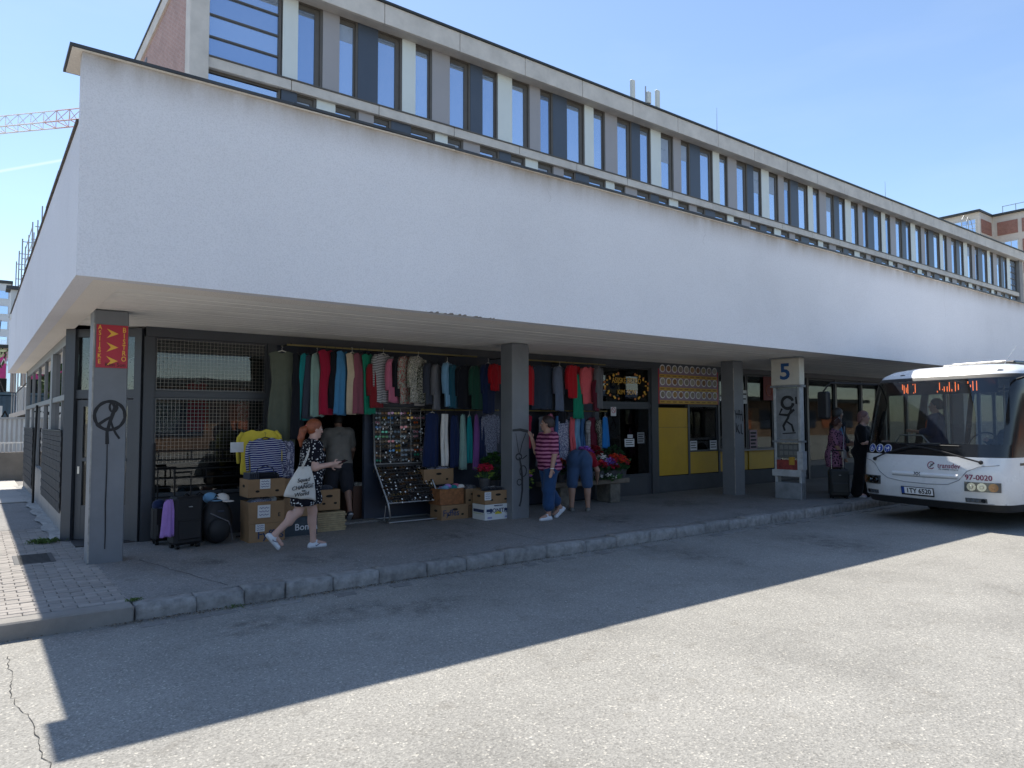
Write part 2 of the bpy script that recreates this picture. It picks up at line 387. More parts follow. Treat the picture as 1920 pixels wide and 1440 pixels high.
M_GLASS2 = glass("side_glass", (.35, .40, .40), 1.7, 3.4)
ZB, ZT, ZL = 3.04, 5.05, 4.45
XL, YF = .68, 7.21
st = thing("station_building", "low grey station building with deep white canopy over dark shopfronts", "building", (XL, YF, 0))
def P(name, mb_or, m, parent=None, **k):
    o = mb_or.obj(name, m, None, **k); o.parent = parent or st
    o.matrix_parent_inverse = Matrix() if parent else Matrix.Translation(-Vector((XL, YF, 0))); return o
def PB(name, lo, hi, m, parent=None, bevel=0.): return P(name, MB().box(lo, hi), m, parent, bevel=bevel)
P("fascia", MB().box((XL, YF, ZB), (75, YF + .14, ZT)), M_PLAST)
P("side_fascia", MB().box((XL, YF + .142, ZB), (XL + .15, 22.6, ZL)), M_PLAST)
P("canopy_ledge", MB().box((XL + .152, YF + .142, ZB + .004), (75, YF + .47, ZB + .2)).box((XL + .152, YF + .47, ZB + .004), (1.08, 22.6, ZB + .2)), M_PLAST2)
# coping: sheet metal with a lighter board underneath
cp_ = MB(); xs = [XL - .1 + i * 2.0 for i in range(38)]
for i in range(37):
    z = ZT + .035 + .006 * math.sin(i * 2.1); cp_.box((xs[i], YF - .045, z - .026), (xs[i + 1] - .004, YF + .56, z + .002))
P("coping", cp_, M_COPING)
PB("coping_board", (XL - .08, YF - .03, ZT + .001), (75, YF + .53, ZT + .007), M_PLAST2)
cp2 = MB()
for i in range(9): cp2.box((XL - .02, YF + .15 + i * 1.68, ZL + .004 + .012 * math.sin(i * 1.9)), (XL + .3, YF + .15 + (i + 1) * 1.68 - .004, ZL + .034 + .012 * math.sin(i * 1.9)))
P("side_coping", cp2, mat("tarred_coping", (.085, .065, .05), .8, 0, .4, 5, .01, 15))
PB("hidden_roof_slab", (XL + .155, YF + .145, 4.0), (75, 22.5, 4.2), M_BASE)  # unseen roof, set low out of view, put in to block light
# soffit boards, each proud of a recessed groove
bd = MB(); y = YF + .475
for i in range(40):
    z = ZB + .026 + rng.uniform(-.002, .002); bd.box((1.082, y, z), (75, y + .079, z + .02)); y += .086
tag(P("soffit_boards", bd, M_BOARD), kind="stuff")
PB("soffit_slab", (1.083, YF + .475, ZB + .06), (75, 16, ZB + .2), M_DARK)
# columns
for k in (0, 1, 2, 4, 5, 6, 7):
    x0 = 1.08 + k * 6.05
    c = PB("column", (x0, 9.40, WALK - .05), (x0 + .36, 9.73, ZB + .02), M_COL, bevel=.012)
    PB("worn_lit_edge_strip", (x0 - .004, 9.396, WALK + .02), (x0 + .012, 9.412, 2.9), M_COLEDGE, c) if k in (0, 2) else None
    if k == 0: col1 = c
    if k == 1: col2 = c
    if k == 2: col3 = c
FY = 10.78
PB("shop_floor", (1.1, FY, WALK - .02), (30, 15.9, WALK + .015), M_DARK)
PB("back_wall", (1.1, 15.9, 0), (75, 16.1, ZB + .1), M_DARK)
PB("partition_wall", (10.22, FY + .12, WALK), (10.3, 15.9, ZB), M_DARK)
PB("head_beam", (1.86, FY - .05, 2.93), (75, FY + .1, ZB + .04), M_FRAME)
# --- mesh window bay
def frame_rect(mb, x0, x1, z0, z1, w, y0, y1):
    mb.box((x0, y0, z0), (x0 + w, y1, z1)); mb.box((x1 - w, y0, z0), (x1, y1, z1))
    mb.box((x0 + w, y0, z0), (x1 - w, y1, z0 + w)); mb.box((x0 + w, y0, z1 - w), (x1 - w, y1, z1))
def window(x0, x1, z0, z1, m=None, w=.035, name="window", d=.05):
    mb = MB(); frame_rect(mb, x0, x1, z0, z1, w, FY, FY + d); f = P(name, mb, M_FRAME)
    PB("pane", (x0 + w, FY + .02, z0 + w), (x1 - w, FY + .028, z1 - w), m or M_GLASS, f); return f
PB("post", (1.84, FY - .04, WALK), (1.97, FY + .09, 2.93), M_FRAME)
PB("transom", (1.972, FY - .02, 2.10), (3.52, FY + .07, 2.18), M_FRAME)
window(1.972, 3.52, 2.182, 2.928); window(1.972, 3.52, .742, 2.098)
PB("sill_panel", (1.972, FY - .01, WALK), (3.52, FY + .06, .74), M_FRAME)
PB("post", (3.522, FY - .03, WALK), (3.66, FY + .1, 2.93), M_FRAME)
def wire_grid(x0, x1, z0, z1, s, y, r=.0013):
    mb = MB(); nx = int((x1 - x0) / s)
    for i in range(nx + 1): mb.box((x0 + i * s - r, y - r, z0), (x0 + i * s + r, y + r, z1))
    for k in range(int((z1 - z0) / s) + 1): mb.box((x0, y - 3 * r, z0 + k * s - r), (x1, y - r, z0 + k * s + r))
    return mb
M_WIRE = mat("wire_mesh", (.42, .40, .35), .45, .6, .2, 8)
for a, b in ((2.2, 2.91), (1.18, 2.08)): tag(P("wire_mesh", wire_grid(2.0, 3.48, a, b, .05, FY - .025), M_WIRE), kind="stuff")
# --- black folded-bar grille leaning against the lower pane
gr = thing("bar_grille", "black welded bar grille standing against the wire-mesh shop window", "grille", (2.0, FY - .09, 0))
M_BLACK = mat("black_steel", (.012, .012, .013), .5, .5, .2)
for k in range(6): MB().box((0, -.006, .72 + k * .125), (1.42, .006, .735 + k * .125)).obj("bar", M_BLACK, gr)
for k in range(12):
    x0 = .03 + (k % 4) * .42 + (.2 if (k // 4) % 2 else 0); z0 = .72 + (k // 4) * .25
    if x0 < 1.4: MB().box((x0, -.005, z0), (x0 + .014, .007, z0 + .125)).obj("upright", M_BLACK, gr)
MB().box((-.02, -.01, WALK), (.0, .01, 1.47)).obj("end_post", M_BLACK, gr); MB().box((1.42, -.01, WALK), (1.44, .01, 1.47)).obj("end_post", M_BLACK, gr)
# --- chamfered corner with glazed door
A = Vector((1.08, 11.5, 0)); B = Vector((1.84, FY + .02, 0)); dirc = (B - A); ln = dirc.length; ang = math.atan2(dirc.y, dirc.x)
MC = Matrix.Translation(A) @ Matrix.Rotation(ang, 4, 'Z')
def CB(name, lo, hi, m, parent=None):
    mb = MB(); mb.box(lo, hi, MC); return P(name, mb, m, parent)
CB("corner_post", (-.06, -.07, WALK), (.08, .08, 3.04), M_FRAME); CB("corner_post", (ln - .1, -.05, WALK), (ln, .06, 3.04), M_FRAME)
CB("transom", (.08, -.03, 2.08), (ln - .1, .04, 2.2), M_FRAME); CB("head", (.08, -.03, 2.93), (ln - .1, .04, 3.04), M_FRAME)
CB("pane", (.08, .0, 2.2), (ln - .1, .008, 2.93), M_GLASS)
dl = CB("shop_door", (.1, -.02, WALK + .02), (.19, .03, 2.06), M_FRAME)
CB("door_stile", (ln - .2, -.02, WALK + .02), (ln - .11, .03, 2.06), M_FRAME, dl); CB("door_rail", (.19, -.02, 1.97), (ln - .2, .03, 2.06), M_FRAME, dl)
CB("kick_panel", (.19, -.018, WALK + .02), (ln - .2, .028, .62), M_FRAME, dl); CB("pane", (.19, .0, .62), (ln - .2, .008, 1.97), M_GLASS, dl)
CB("lock_plate", (.13, -.028, 1.05), (.16, -.021, 1.15), mat("steel_plate", (.6, .6, .6), .3, .8), dl)
CB("door_bar", (.19, -.03, 1.22), (ln - .2, -.021, 1.27), M_FRAME, dl)
# --- side facade
SX = 1.08
def SB(name, y0, y1, z0, z1, m, parent=None, x0=0, x1=.06): return PB(name, (SX + x0, y0, z0), (SX + x1, y1, z1), m, parent)
for k in range(7): SB("wall_panel", 11.6 + k * 1.42, 11.6 + k * 1.42 + 1.405, WALK, .80, M_PANELG, None, -.02, .05)
SB("sill_rail", 11.56, 21.55, .80, .85, M_SIDEFR, None, -.03, .06); SB("head_rail", 11.56, 21.55, 2.9, 3.04, M_SIDEFR, None, -.02, .06)
SB("mid_rail", 11.56, 21.55, 2.08, 2.16, M_SIDEFR, None, -.03, .06)
ys = [11.56, 12.75, 14.1, 14.45, 16.1, 17.8, 19.6, 21.5]
for i, yv in enumerate(ys): SB("mullion", yv, yv + (.34 if i == 2 else .06), .852, 2.898, M_SIDEFR, None, -.045 if i == 2 else -.015, .05)
for i in range(len(ys) - 1):
    if i == 2: continue
    for z0, z1 in ((.852, 2.078), (2.162, 2.898)): SB("pane", ys[i] + (.34 if i == 2 else .06), ys[i + 1], z0, z1, M_GLASS2, None, .012, .02)
SB("end_post", 21.56, 21.75, WALK, 3.04, M_SIDEFR, None, -.03, .1)
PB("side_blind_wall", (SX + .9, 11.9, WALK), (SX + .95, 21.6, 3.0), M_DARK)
PB("end_wall", (SX, 21.76, 0), (8, 21.9, 4.2), M_PANELG)
M_MAT = mat("black_woven_screen", (.022, .022, .023), .8, 0, .6, 26, .006, 60)
def screen(label, y0, y1, z0, z1):
    t = thing("woven_screen", label, "screen", (SX - .06, y0, z0))
    w = y1 - y0; h = z1 - z0; npan = max(2, int(w / .55))
    for k in range(npan):
        a = w * k / npan
        s = MB()
        for q in range(16): s.box((-.006 if q % 2 else 0, a + .006, h * q / 16), (.012, a + w / npan - .006, h * (q + .94) / 16))
        s.obj("screen_panel", M_MAT, t)
    MB().box((-.012, 0, h), (.014, w, h + .02)).obj("top_rail", M_BLACK, t)
    return t
screen("wide black woven screen fixed over the side windows near the corner", 12.1, 15.6, .45, 1.62)
screen("narrow black slatted screen at the far end of the side windows", 18.2, 21.4, .35, 1.62)
tag(MB().tube([(SX - .09, 17.0, WALK), (SX - .09, 17.0, 1.0), (SX - .07, 17.02, 2.1)], .022, 8).obj("drain_pipe", M_BLACK), "thin black downpipe between the two woven screens", "pipe")

# --- shop entrance and clothes bays
PB("entrance_jamb", (3.662, FY, WALK), (3.78, FY + .2, 2.93), M_NAVY)
PB("entrance_header", (3.78, FY + .02, 2.25), (5.12, FY + .12, 2.93), M_NAVY)
PB("door_leaf", (5.12, FY - .02, WALK), (5.42, FY + .06, 2.93), M_NAVY)
for i, (a, b) in enumerate(((5.422, 6.7), (6.702, 8.0), (8.002, 9.2), (9.202, 10.3))):
    PB("shop_panel", (a, FY, WALK), (b, FY + .06, 2.93), M_NAVY); PB("panel_joint", (b - .03, FY - .012, WALK), (b - .001, FY - .002, 2.93), M_FRAME)
PB("step", (3.4, FY - .25, WALK + .002), (5.3, FY - .002, WALK + .03), M_WALK)
# --- bistro glazing
PB("post", (10.302, FY - .03, WALK), (10.42, FY + .08, 2.93), M_FRAME); PB("transom", (10.422, FY - .02, 2.05), (12.04, FY + .06, 2.13), M_FRAME)
window(10.422, 12.04, 2.132, 2.928); bw = window(10.422, 12.04, .56, 2.048)
PB("sill_panel", (10.422, FY - .01, WALK), (12.04, FY + .06, .558), M_FRAME); PB("post", (12.042, FY - .05, WALK), (12.26, FY + .1, 2.93), M_FRAME)
# --- bistro counter: yellow panels, dark hatch
M_YEL = mat("yellow_panel", (.50, .30, .012), .5, 0, .10, 2); M_PAPER = mat("white_paper", (.62, .63, .64), .85, 0, .06, 20)
PB("counter_base", (12.262, FY + .01, WALK), (26, FY + .12, .5), M_BASE)
PB("yellow_panel", (12.28, FY - .015, .52), (13.30, FY + .02, 1.60), M_YEL); PB("yellow_panel", (12.28, FY - .015, 1.606), (13.30, FY + .02, 2.05), M_YEL)
PB("post", (13.302, FY - .03, .502), (13.37, FY + .06, 2.93), M_FRAME)
PB("yellow_panel", (13.38, FY - .015, .52), (14.42, FY + .02, 1.02), M_YEL); window(13.372, 14.44, 1.03, 2.12)
PB("post", (14.442, FY - .03, .502), (14.5, FY + .06, 2.93), M_FRAME)
PB("header_panel", (12.262, FY + .022, 2.125), (14.44, FY + .08, 2.928), M_FRAME)
for k in range(2):
    a = 14.52 + k * 1.16; PB("yellow_panel", (a, FY - .015, .52), (a + 1.1, FY + .02, 1.0), M_YEL); window(a - .01, a + 1.12, 1.03, 2.92, M_GLASS3)
PB("counter_ledge", (14.51, FY - .14, 1.0), (16.85, FY - .016, 1.03), M_SIDEFR)
PB("post", (16.85, FY - .03, WALK), (17.0, FY + .1, 2.93), M_FRAME)
for k in range(14):
    a = 17.01 + k * 1.5; window(a, a + 1.4, .6 if k % 3 else .2, 2.92, M_GLASS3); PB("sill_panel", (a, FY + .02, .502 if k % 3 else WALK), (a + 1.4, FY + .06, .598 if k % 3 else .198), M_FRAME)
    PB("post", (a + 1.402, FY - .03, WALK), (a + 1.498, FY + .1, 2.93), M_FRAME)
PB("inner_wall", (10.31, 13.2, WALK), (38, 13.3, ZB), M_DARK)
PB("end_closure", (38.1, FY - .1, WALK), (74, FY + .1, ZB), M_FRAME)
# ================================================================== OFFICE BUILDING BEHIND
OY = 24.0; K = 1.2
M_CONC = mat("pale_concrete", (.66, .61, .55), .9, 0, .16, 1.1, .004, 30)
M_CONC2 = mat("concrete_soffit", (.60, .55, .49), .9, 0, .16, 1.5, .003, 30)
M_WHITEP = mat("white_facade_panel", (.74, .78, .75), .45, 0, .04, .8); M_GREYP = mat("grey_facade_panel", (.38, .36, .365), .5, 0, .05, .8)
M_BLUEP = mat("slate_blue_panel", (.07, .088, .12), .4, 0, .08, .8)
M_WFRAME = mat("bronze_window_frame", (.12, .105, .09), .5, .3, .15, 2)
M_ROOFE = mat("roof_edge_sheet", (.05, .055, .055), .5, .4, .2, 3)
M_WALLD = mat("deep_wall", (.06, .055, .05), .9)
def winglass(name, c=(.03, .055, .10)):
    m, n, l, p = _nt(name)
    p.inputs["Base Color"].default_value = (*c, 1); p.inputs["Roughness"].default_value = .03; p.inputs["IOR"].default_value = 1.6; p.inputs["Metallic"].default_value = .75
    p.inputs["Specular Tint"].default_value = (.8, .9, 1, 1)
    oi = n.new("ShaderNodeObjectInfo"); l.new(_ramp(n, l, oi.outputs["Random"], [(0, (.42, .54, .74)), (1, (.66, .78, .95))]), p.inputs["Base Color"])
    MATS[name] = m; return m
M_WG = winglass("office_glass")
M_BLIND = mat('window_blind', (.34, .40, .50), .3, 0, .1, 3)
def zs(z): return 1.75 + (z - 1.75) * K
Z_ROOF, Z_SOF, Z_SLT, Z_SLB = zs(14.85), zs(14.12), zs(11.63), zs(11.34)
OX0, OX1 = 4.28 * K, 65.0 * K
of = thing("office_building", "long office building with striped white and slate panels above the canopy", "building", (OX0, OY, 0))
OI = Matrix.Translation(-Vector((OX0, OY, 0)))
def O(name, mb, m, parent=None, **k):
    o = mb.obj(name, m, None, **k); o.parent = parent or of; o.matrix_parent_inverse = Matrix() if parent else OI; return o
def OB(name, lo, hi, m, parent=None, bevel=0.): return O(name, MB().box(lo, hi), m, parent, bevel=bevel)
OB("core_wall", (OX0 + .3, OY + .25, 0), (OX1, OY + 14.6, Z_SOF), M_WALLD)
OB("roof_deck", (OX0, OY - .1, Z_ROOF - .3), (OX1 + .4, OY + 15, Z_ROOF - .02), M_CONC)
# roof fascia in concrete lengths with open joints, dark sheet edge above
n = 22; w = (OX1 + .6 - OX0) / n
for i in range(n):
    a = OX0 + i * w
    OB("fascia_panel", (a + .012, OY - .62, Z_SOF + rng.uniform(-.006, .006)), (a + w - .012, OY - .48, Z_ROOF - .101), M_CONC, bevel=.01)
    OB("slab_edge_panel", (a + .012, OY - .2, Z_SLB), (a + w - .012, OY - .07, Z_SLT), M_CONC, bevel=.01)
OB("eaves_soffit", (OX0, OY - .479, Z_SOF + .03), (OX1 + .6, OY + .24, Z_SOF + .12), M_CONC2)
OB("ledge", (OX0 + .5, OY - .069, Z_SLB + .01), (OX1 + .3, OY + .24, Z_SLT - .02), M_CONC2)
OB("ledge_flashing", (OX0 + .5, OY - .23, Z_SLT), (OX1 + .3, OY + .1, Z_SLT + .05), M_WFRAME)
OB("roof_edge", (OX0 - .05, OY - .7, Z_ROOF - .1), (OX1 + .7, OY + 15, Z_ROOF - .02), M_ROOFE)
# corner pier and brick gable
OB("corner_pier", (OX0, OY - .3, 0), (4.77 * K, OY + .3, Z_SOF + .02), M_CONC, bevel=.015)
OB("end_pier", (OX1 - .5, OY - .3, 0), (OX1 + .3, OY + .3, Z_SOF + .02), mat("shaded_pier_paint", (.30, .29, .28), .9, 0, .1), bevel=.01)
def brickwall(name, c1, c2, mortar, sc=1.):
    m, n, l, p = _nt(name); g = _pos(n); s = n.new("ShaderNodeSeparateXYZ"); l.new(g, s.inputs[0]); cb = n.new("ShaderNodeCombineXYZ")
    l.new(s.outputs[1], cb.inputs[0]); l.new(s.outputs[2], cb.inputs[1])
    t = n.new("ShaderNodeTexBrick"); t.inputs["Scale"].default_value = 1; t.inputs["Brick Width"].default_value = .26 * sc; t.inputs["Row Height"].default_value = .08 * sc
    t.inputs["Mortar Size"].default_value = .010 * sc; t.inputs["Color1"].default_value = (*c1, 1); t.inputs["Color2"].default_value = (*c2, 1); t.inputs["Mortar"].default_value = (*mortar, 1)
    l.new(cb.outputs[0], t.inputs[0]); l.new(_mix(n, l, .5, t.outputs[0], _ramp(n, l, _noise(n, l, g, 1.2, 5), [(.3, (.75,) * 3), (.7, (1.2,) * 3)]), 'MULTIPLY'), p.inputs["Base Color"])
    p.inputs["Roughness"].default_value = .9; MATS[name] = m; return m
M_BRW = brickwall("gable_brick", (.48, .27, .22), (.40, .21, .17), (.50, .44, .40))
OB("gable_brickwork", (OX0 + .06, OY + .3, 0), (OX0 + .299, OY + 12, Z_ROOF - .35), M_BRW)
OB("gable_verge", (OX0 - .01, OY + .301, Z_ROOF - .62), (OX0 + .31, OY + 15, Z_ROOF - .1), M_CONC)
OB("gable_string", (OX0 + .02, OY + .301, zs(10.55)), (OX0 + .30, OY + 12, zs(10.75)), M_CONC)
OB("gable_slot_window", (OX0 + .045, OY + 7.3, 4), (OX0 + .2, OY + 7.75, Z_ROOF - .9), M_WFRAME)
OB("gable_far_wall", (OX0 + .02, OY + 12, 0), (OX0 + .3, OY + 14.9, Z_ROOF - .35), M_BRW)
def big_window(x0, x1, z0, z1, bars, name="large_window"):
    mb = MB(); w = .09
    mb.box((x0, OY, z0), (x0 + w * .4, OY + .14, z1)); mb.box((x1 - w, OY - .02, z0), (x1, OY + .14, z1)); mb.box((x0, OY - .001, z1 - w), (x1, OY + .14, z1)); mb.box((x0, OY - .001, z0), (x1, OY + .14, z0 + w * .6))
    f = O(name, mb, M_WFRAME); zz = [z0 + w * .6] + bars + [z1 - w]
    for i in range(len(zz) - 1):
        OB("pane", (x0 + w * .4, OY + .05, zz[i] + (.03 if i else 0)), (x1 - w, OY + .06, zz[i + 1] - .03), M_WG, f)
        if i: OB("glazing_bar", (x0 + w * .4, OY - .005, zz[i] - .03), (x1 - w, OY + .1, zz[i] + .03), M_WFRAME, f)
def strip_window(x0, x1, z0, z1, fr):
    """frame + one pane on the left, broad bronze reveal on the right"""
    mb = MB(); fr = min(fr, (x1 - x0) * .45)
    mb.box((x0, OY + .02, z1 - .24), (x1, OY + .1, z1)); mb.box((x1 - fr, OY + .015, z0), (x1, OY + .1, z1 - .24)); mb.box((x1 - .1, OY - .03, z0), (x1 - .004, OY + .014, z1)); mb.box((x0, OY + .019, z0), (x1 - fr, OY + .1, z0 + .05))
    mb.box((x0, OY - .02, z1 - .07), (x1 - .1, OY + .019, z1))
    f = O("window", mb, M_WFRAME); OB("pane", (x0 + .004, OY + .06, z0 + .05), (x1 - fr, OY + .07, z1 - .24), M_WG, f)
    if rng.rand() < .22: OB("blind", (x0 + .03, OY + .055, z1 - .25 - rng.uniform(.25, 1.3)), (x1 - fr - .02, OY + .058, z1 - .245), M_BLIND, f)
odd = [.65, .80, .52, .60, .72, .91]; even = [.50, .62, .70, .83, .52, .65]; first = [.46, .75, .54, .60, .69, .85]
def run(x, z0, z1, start, mods):
    x *= K; i = 0
    while True:
        seq = mods(i)
        for k, wd in enumerate(seq):
            wd *= K
            if x + wd > OX1 - .5 - 1.2 * K: return x
            if k % 2 == 0: OB(("white_panel", "grey_panel", "blue_panel")[k // 2], (x + .006, OY - .03, z0), (x + wd - .006, OY + .1, z1), (M_WHITEP, M_GREYP, M_BLUEP)[k // 2])
            else: strip_window(x, x + wd, z0, z1, (.28 if wd > .7 * K else .16))
            x += wd
        i += 1
xe = run(6.83, Z_SLT + .05, Z_SOF + .03, 0, lambda i: first if i == 0 else (even if i % 2 else odd))
zt, zb = Z_SOF + .03, Z_SLT + .05; hb = zt - zb
big_window(4.77 * K + .003, 6.79 * K, zb, zt, [zb + hb * q for q in (.25, .5, .75)])
big_window(xe + .1, OX1 - .52, zb, zt, [zb + hb * q for q in (.2, .4, .6, .8)])
zt2 = Z_SLB + .01; zb2 = zt2 - 3.0
xe2 = run(7.87, zb2, zt2, 0, lambda i: even if i % 2 else [.6, .75, .52, .6, .72, .9])
big_window(4.77 * K + .003, 6.79 * K, zb2, zt2, [zb2 + 1.2])
OB("blue_panel", (6.81 * K, OY - .06, zb2), (7.27 * K, OY + .1, zt2), M_BLUEP); strip_window(7.28 * K, 7.86 * K, zb2, zt2, .2)
big_window(xe2 + .1, OX1 - .52, zb2, zt2, [zb2 + 1.2])
OB("lower_wall", (OX0 + .6, OY + .02, 0), (OX1, OY + .2, zb2 - .004), M_CONC2)

# ================================================================== ROOF THINGS
M_GALV = mat("galvanised", (.42, .43, .44), .45, .6, .15); M_ANTW = mat("antenna_white", (.75, .74, .66), .5, 0, .06)
an = thing("mobile_antenna_mast", "cellular antenna mast with two cream panels on the office roof", "antenna", (29.0, 26, Z_ROOF))
for sx in (-1.03, .97):
    MB().box((sx - .14, -.09, .1), (sx + .14, .09, 2.75)).obj("panel_antenna", M_ANTW, an, bevel=.03); MB().tube([(sx, .14, -.1), (sx, .14, 2.2)], .035, 8).obj("support_pole", M_GALV, an)
MB().tube([(0, 0, -.1), (0, 0, 2.7)], .04, 8).obj("mast", M_GALV, an); MB().tube([(-1.0, .02, 1.25), (1.0, .02, 1.25)], .035, 8).obj("cross_arm", M_GALV, an)
MB().box((.02, -.16, 1.75), (.3, -.02, 2.4)).obj("radio_unit", M_ANTW, an, bevel=.02)
for (x, h, lb) in ((25.7, 1.7, "short lightning rod on the roof left of the antenna mast"), (35.3, 3.2, "tall lightning rod right of the antenna mast"), (56.5, 3.0, "thin lightning rod on the far half of the office roof"), (12.6, .7, "tiny lightning rod near the roof's left end")):
    t = thing("lightning_rod", lb, "lightning rod", (x, 26, Z_ROOF), 0, "lightning rods on the office roof")
    MB().tube([(0, 0, -.1), (0, 0, h * .5), (.02, 0, h)], [.03, .022, .01], 6).obj("rod", M_GALV, t); MB().box((-.12, -.12, -.1), (.12, .12, .05)).obj("foot", M_CONC2, t)
ld = thing("roof_ladder", "curved roof ladder handrails at the far end of the office roof", "ladder", (68.5, 24.6, Z_ROOF))
for s in (0, .9):
    MB().tube([(s, 0, -.2), (s, 0, 1.2), (s - .3, 0, 1.75), (s - .9, 0, 1.9), (s - 1.3, 0, 1.5), (s - 1.35, 0, .9)], .025, 6).obj("hoop_rail", M_GALV, ld)
# ================================================================== BRICK BUILDING FAR RIGHT
F2 = 2.0
def S2(x, y, z): return (x * F2, y * F2, 1.75 + (z - 1.75) * F2)
bb = thing("brick_factory_building", "tall concrete framed factory building with red brick infill at right edge", "building", (158, 50, 0))
BI = Matrix.Translation(-Vector((158, 50, 0)))
def BBx(name, lo, hi, m, parent=None):
    o = MB().box(lo, hi).obj(name, m, None); o.parent = parent or bb; o.matrix_parent_inverse = Matrix() if parent else BI; return o
M_RB = brickwall("factory_brick", (.36, .14, .09), (.28, .10, .07), (.4, .3, .25), 1.6); M_FC = mat("factory_concrete", (.66, .59, .51), .9, 0, .1, .6)
XB, XA, YB = 158.0, 151.7, 52.3; ztop = 41.5
BBx("frame_wall", (XB + .3, 20, 0), (XB + 30, YB + .3, ztop), M_FC); BBx("projecting_wall", (XA + .3, YB + .31, 0), (XB + 30, YB + 40, ztop), M_FC)
BBx("cornice", (XB - .4, 19.6, ztop), (XB + 30, YB, ztop + .35), M_ROOFE); BBx("projecting_cornice", (XA - .4, YB + .001, ztop), (XB + 30, YB + 40, ztop + .35), M_ROOFE)
for k in range(9):
    z1 = 40.2 - k * 4.0; z0 = z1 - 2.6
    if z0 < 1: break
    for j in range(8):
        y1 = YB - .5 - j * 4.1; y0 = y1 - 3.4
        if k in (1,) and j == 0:
            f = BBx("window_frame", (XB + .12, y0, z0 + .2), (XB + .31, y1, z1), M_ANTW)
            for q in range(3): BBx("pane", (XB + .08, y0 + .1 + q * 1.1, z0 + .35), (XB + .13, y0 + 1.05 + q * 1.1, z1 - .15), M_WG, f)
        else: BBx("brick_infill", (XB + .18, y0, z0), (XB + .31, y1, z1), M_RB)
    BBx("brick_infill", (XA + .9, YB + .2, z0), (XB - .5, YB + .33, z1), M_RB)
    for j in range(3):
        y0 = YB + .9 + j * 8.2; y1 = y0 + 7.4
        f = BBx("window_frame", (XA + .12, y0, z0), (XA + .31, y1, z1), M_ANTW)
        for q in range(6):
            for r in range(3): BBx("pane", (XA + .08, y0 + .12 + q * 1.22, z0 + .1 + r * .83), (XA + .13, y0 + 1.2 + q * 1.22, z0 + .82 + r * .83), M_WG, f)
for k in range(6): BBx("roof_railing_post", (XB + 2, YB - 1 - k * 2.2, ztop + .7), (XB + 2.1, YB - .9 - k * 2.2, ztop + 2.2), M_GALV)
BBx("roof_railing", (XB + 2, YB - 14, ztop + 2.1), (XB + 2.1, YB - .9, ztop + 2.2), M_GALV); BBx("roof_vent", (XB + 3, YB - 8.2, ztop + .7), (XB + 4.5, YB - 6.6, ztop + 3), M_GALV)

# ================================================================== LEFT BACKGROUND
M_WALLC = mat("stained_concrete_wall", (.22, .20, .175), .95, 0, .3, 1.2, .005, 25)
lw = thing("retaining_wall", "low stained concrete wall with white railing behind the side footway", "wall", (0, 24.5, 0))
MB().box((-30, 0, -.1), (6, .3, .92)).obj("wall", M_WALLC, lw)
M_WPAINT = mat("white_railing_paint", (.66, .66, .64), .6, 0, .08)
for k in range(80): MB().box((-3.6 + k * .09, .12, .92), (-3.575 + k * .09, .145, 1.16)).obj("baluster", M_WPAINT, lw)
MB().box((-12, .1, 1.16), (6, .17, 1.2)).obj("handrail", M_WPAINT, lw)
fn = thing("corrugated_fence", "pale corrugated metal fence behind the low railing", "fence", (-10, 26.4, 0))
rows = [[(k * .06, (.025 if k % 2 else 0), z) for k in range(260)] for z in (0, 1.88)]
MB().grid(rows).obj("sheet", mat("corrugated_white", (.55, .56, .56), .5, .2, .1), fn); MB().box((0, -.03, 1.86), (15.6, .05, 1.92)).obj("cap_rail", M_GALV, fn)
sw = thing("stair_wall", "dark rubble stone flank wall rising behind the fence", "wall", (-2, 30, 0))
MB().prism([(0, 0), (8, 0), (8, 2.45), (4.6, 2.45), (3.0, 1.9), (0, 1.7)], 0, .5).obj("wall", mat("rubble_stone", (.10, .095, .09), .95, 0, .6, 5, .05, 8), sw)
MB().prism([(3.0, 1.9), (4.6, 2.45), (4.6, 2.6), (3.0, 2.05)], -.05, .55).obj("coping", M_CONC, sw)
ct = thing("blue_container", "blue steel skip container above the stone wall", "container", (-3, 36, 0))
MB().box((0, 0, .2), (4.4, 2.2, 2.9)).obj("body", mat("container_blue", (.055, .11, .17), .5, .1, .15), ct, bevel=.05); MB().box((-.05, -.05, 2.9), (4.45, 2.25, 3.0)).obj("rim", mat("container_rim", (.09, .16, .22), .5, .1), ct)
for k in range(8): MB().box((.3 + k * .52, -.06, .3), (.42 + k * .52, -.001, 2.85)).obj("rib", MATS["container_blue"], ct)
wp = thing("white_info_pillar", "white standing info pillar left of the side windows", "sign", (1.35, 33, 0), 0)
MB().box((0, 0, 0), (.85, .2, 3.15)).obj("panel", M_WPAINT, wp, bevel=.03); MB().box((.25, -.006, 2.6), (.6, -.001, 2.68)).obj("lettering", M_BLACK, wp)
for zc in (1.5, 2.05): MB().prism([(.43 + .16 * math.cos(t * .5), zc + .16 * math.sin(t * .5)) for t in range(13)], -.006, -.001).obj("emblem", mat("pale_grey_print", (.45, .45, .45), .7), wp)
bl = thing("banner_wall", "white hoarding with black letters by the stone wall", "hoarding", (-3, 28.4, 0))
MB().box((0, 0, 0), (3.75, .1, 2.3)).obj("board", M_WPAINT, bl); text("lettering", "INSTA", .5, M_BLACK, bl, (3.3, -.006, 1.95))
bp = thing("billboard", "magenta billboard over a black sign at the left edge", "billboard", (.2, 44, 0))
MB().box((-6, 0, 4.0), (1.05, .3, 5.4)).obj("upper_panel", mat("magenta_print", (.62, .05, .25), .5, 0, .2, 1.5), bp); MB().box((-6, 0, 2.6), (1.1, .3, 3.98)).obj("lower_panel", M_BLACK, bp)
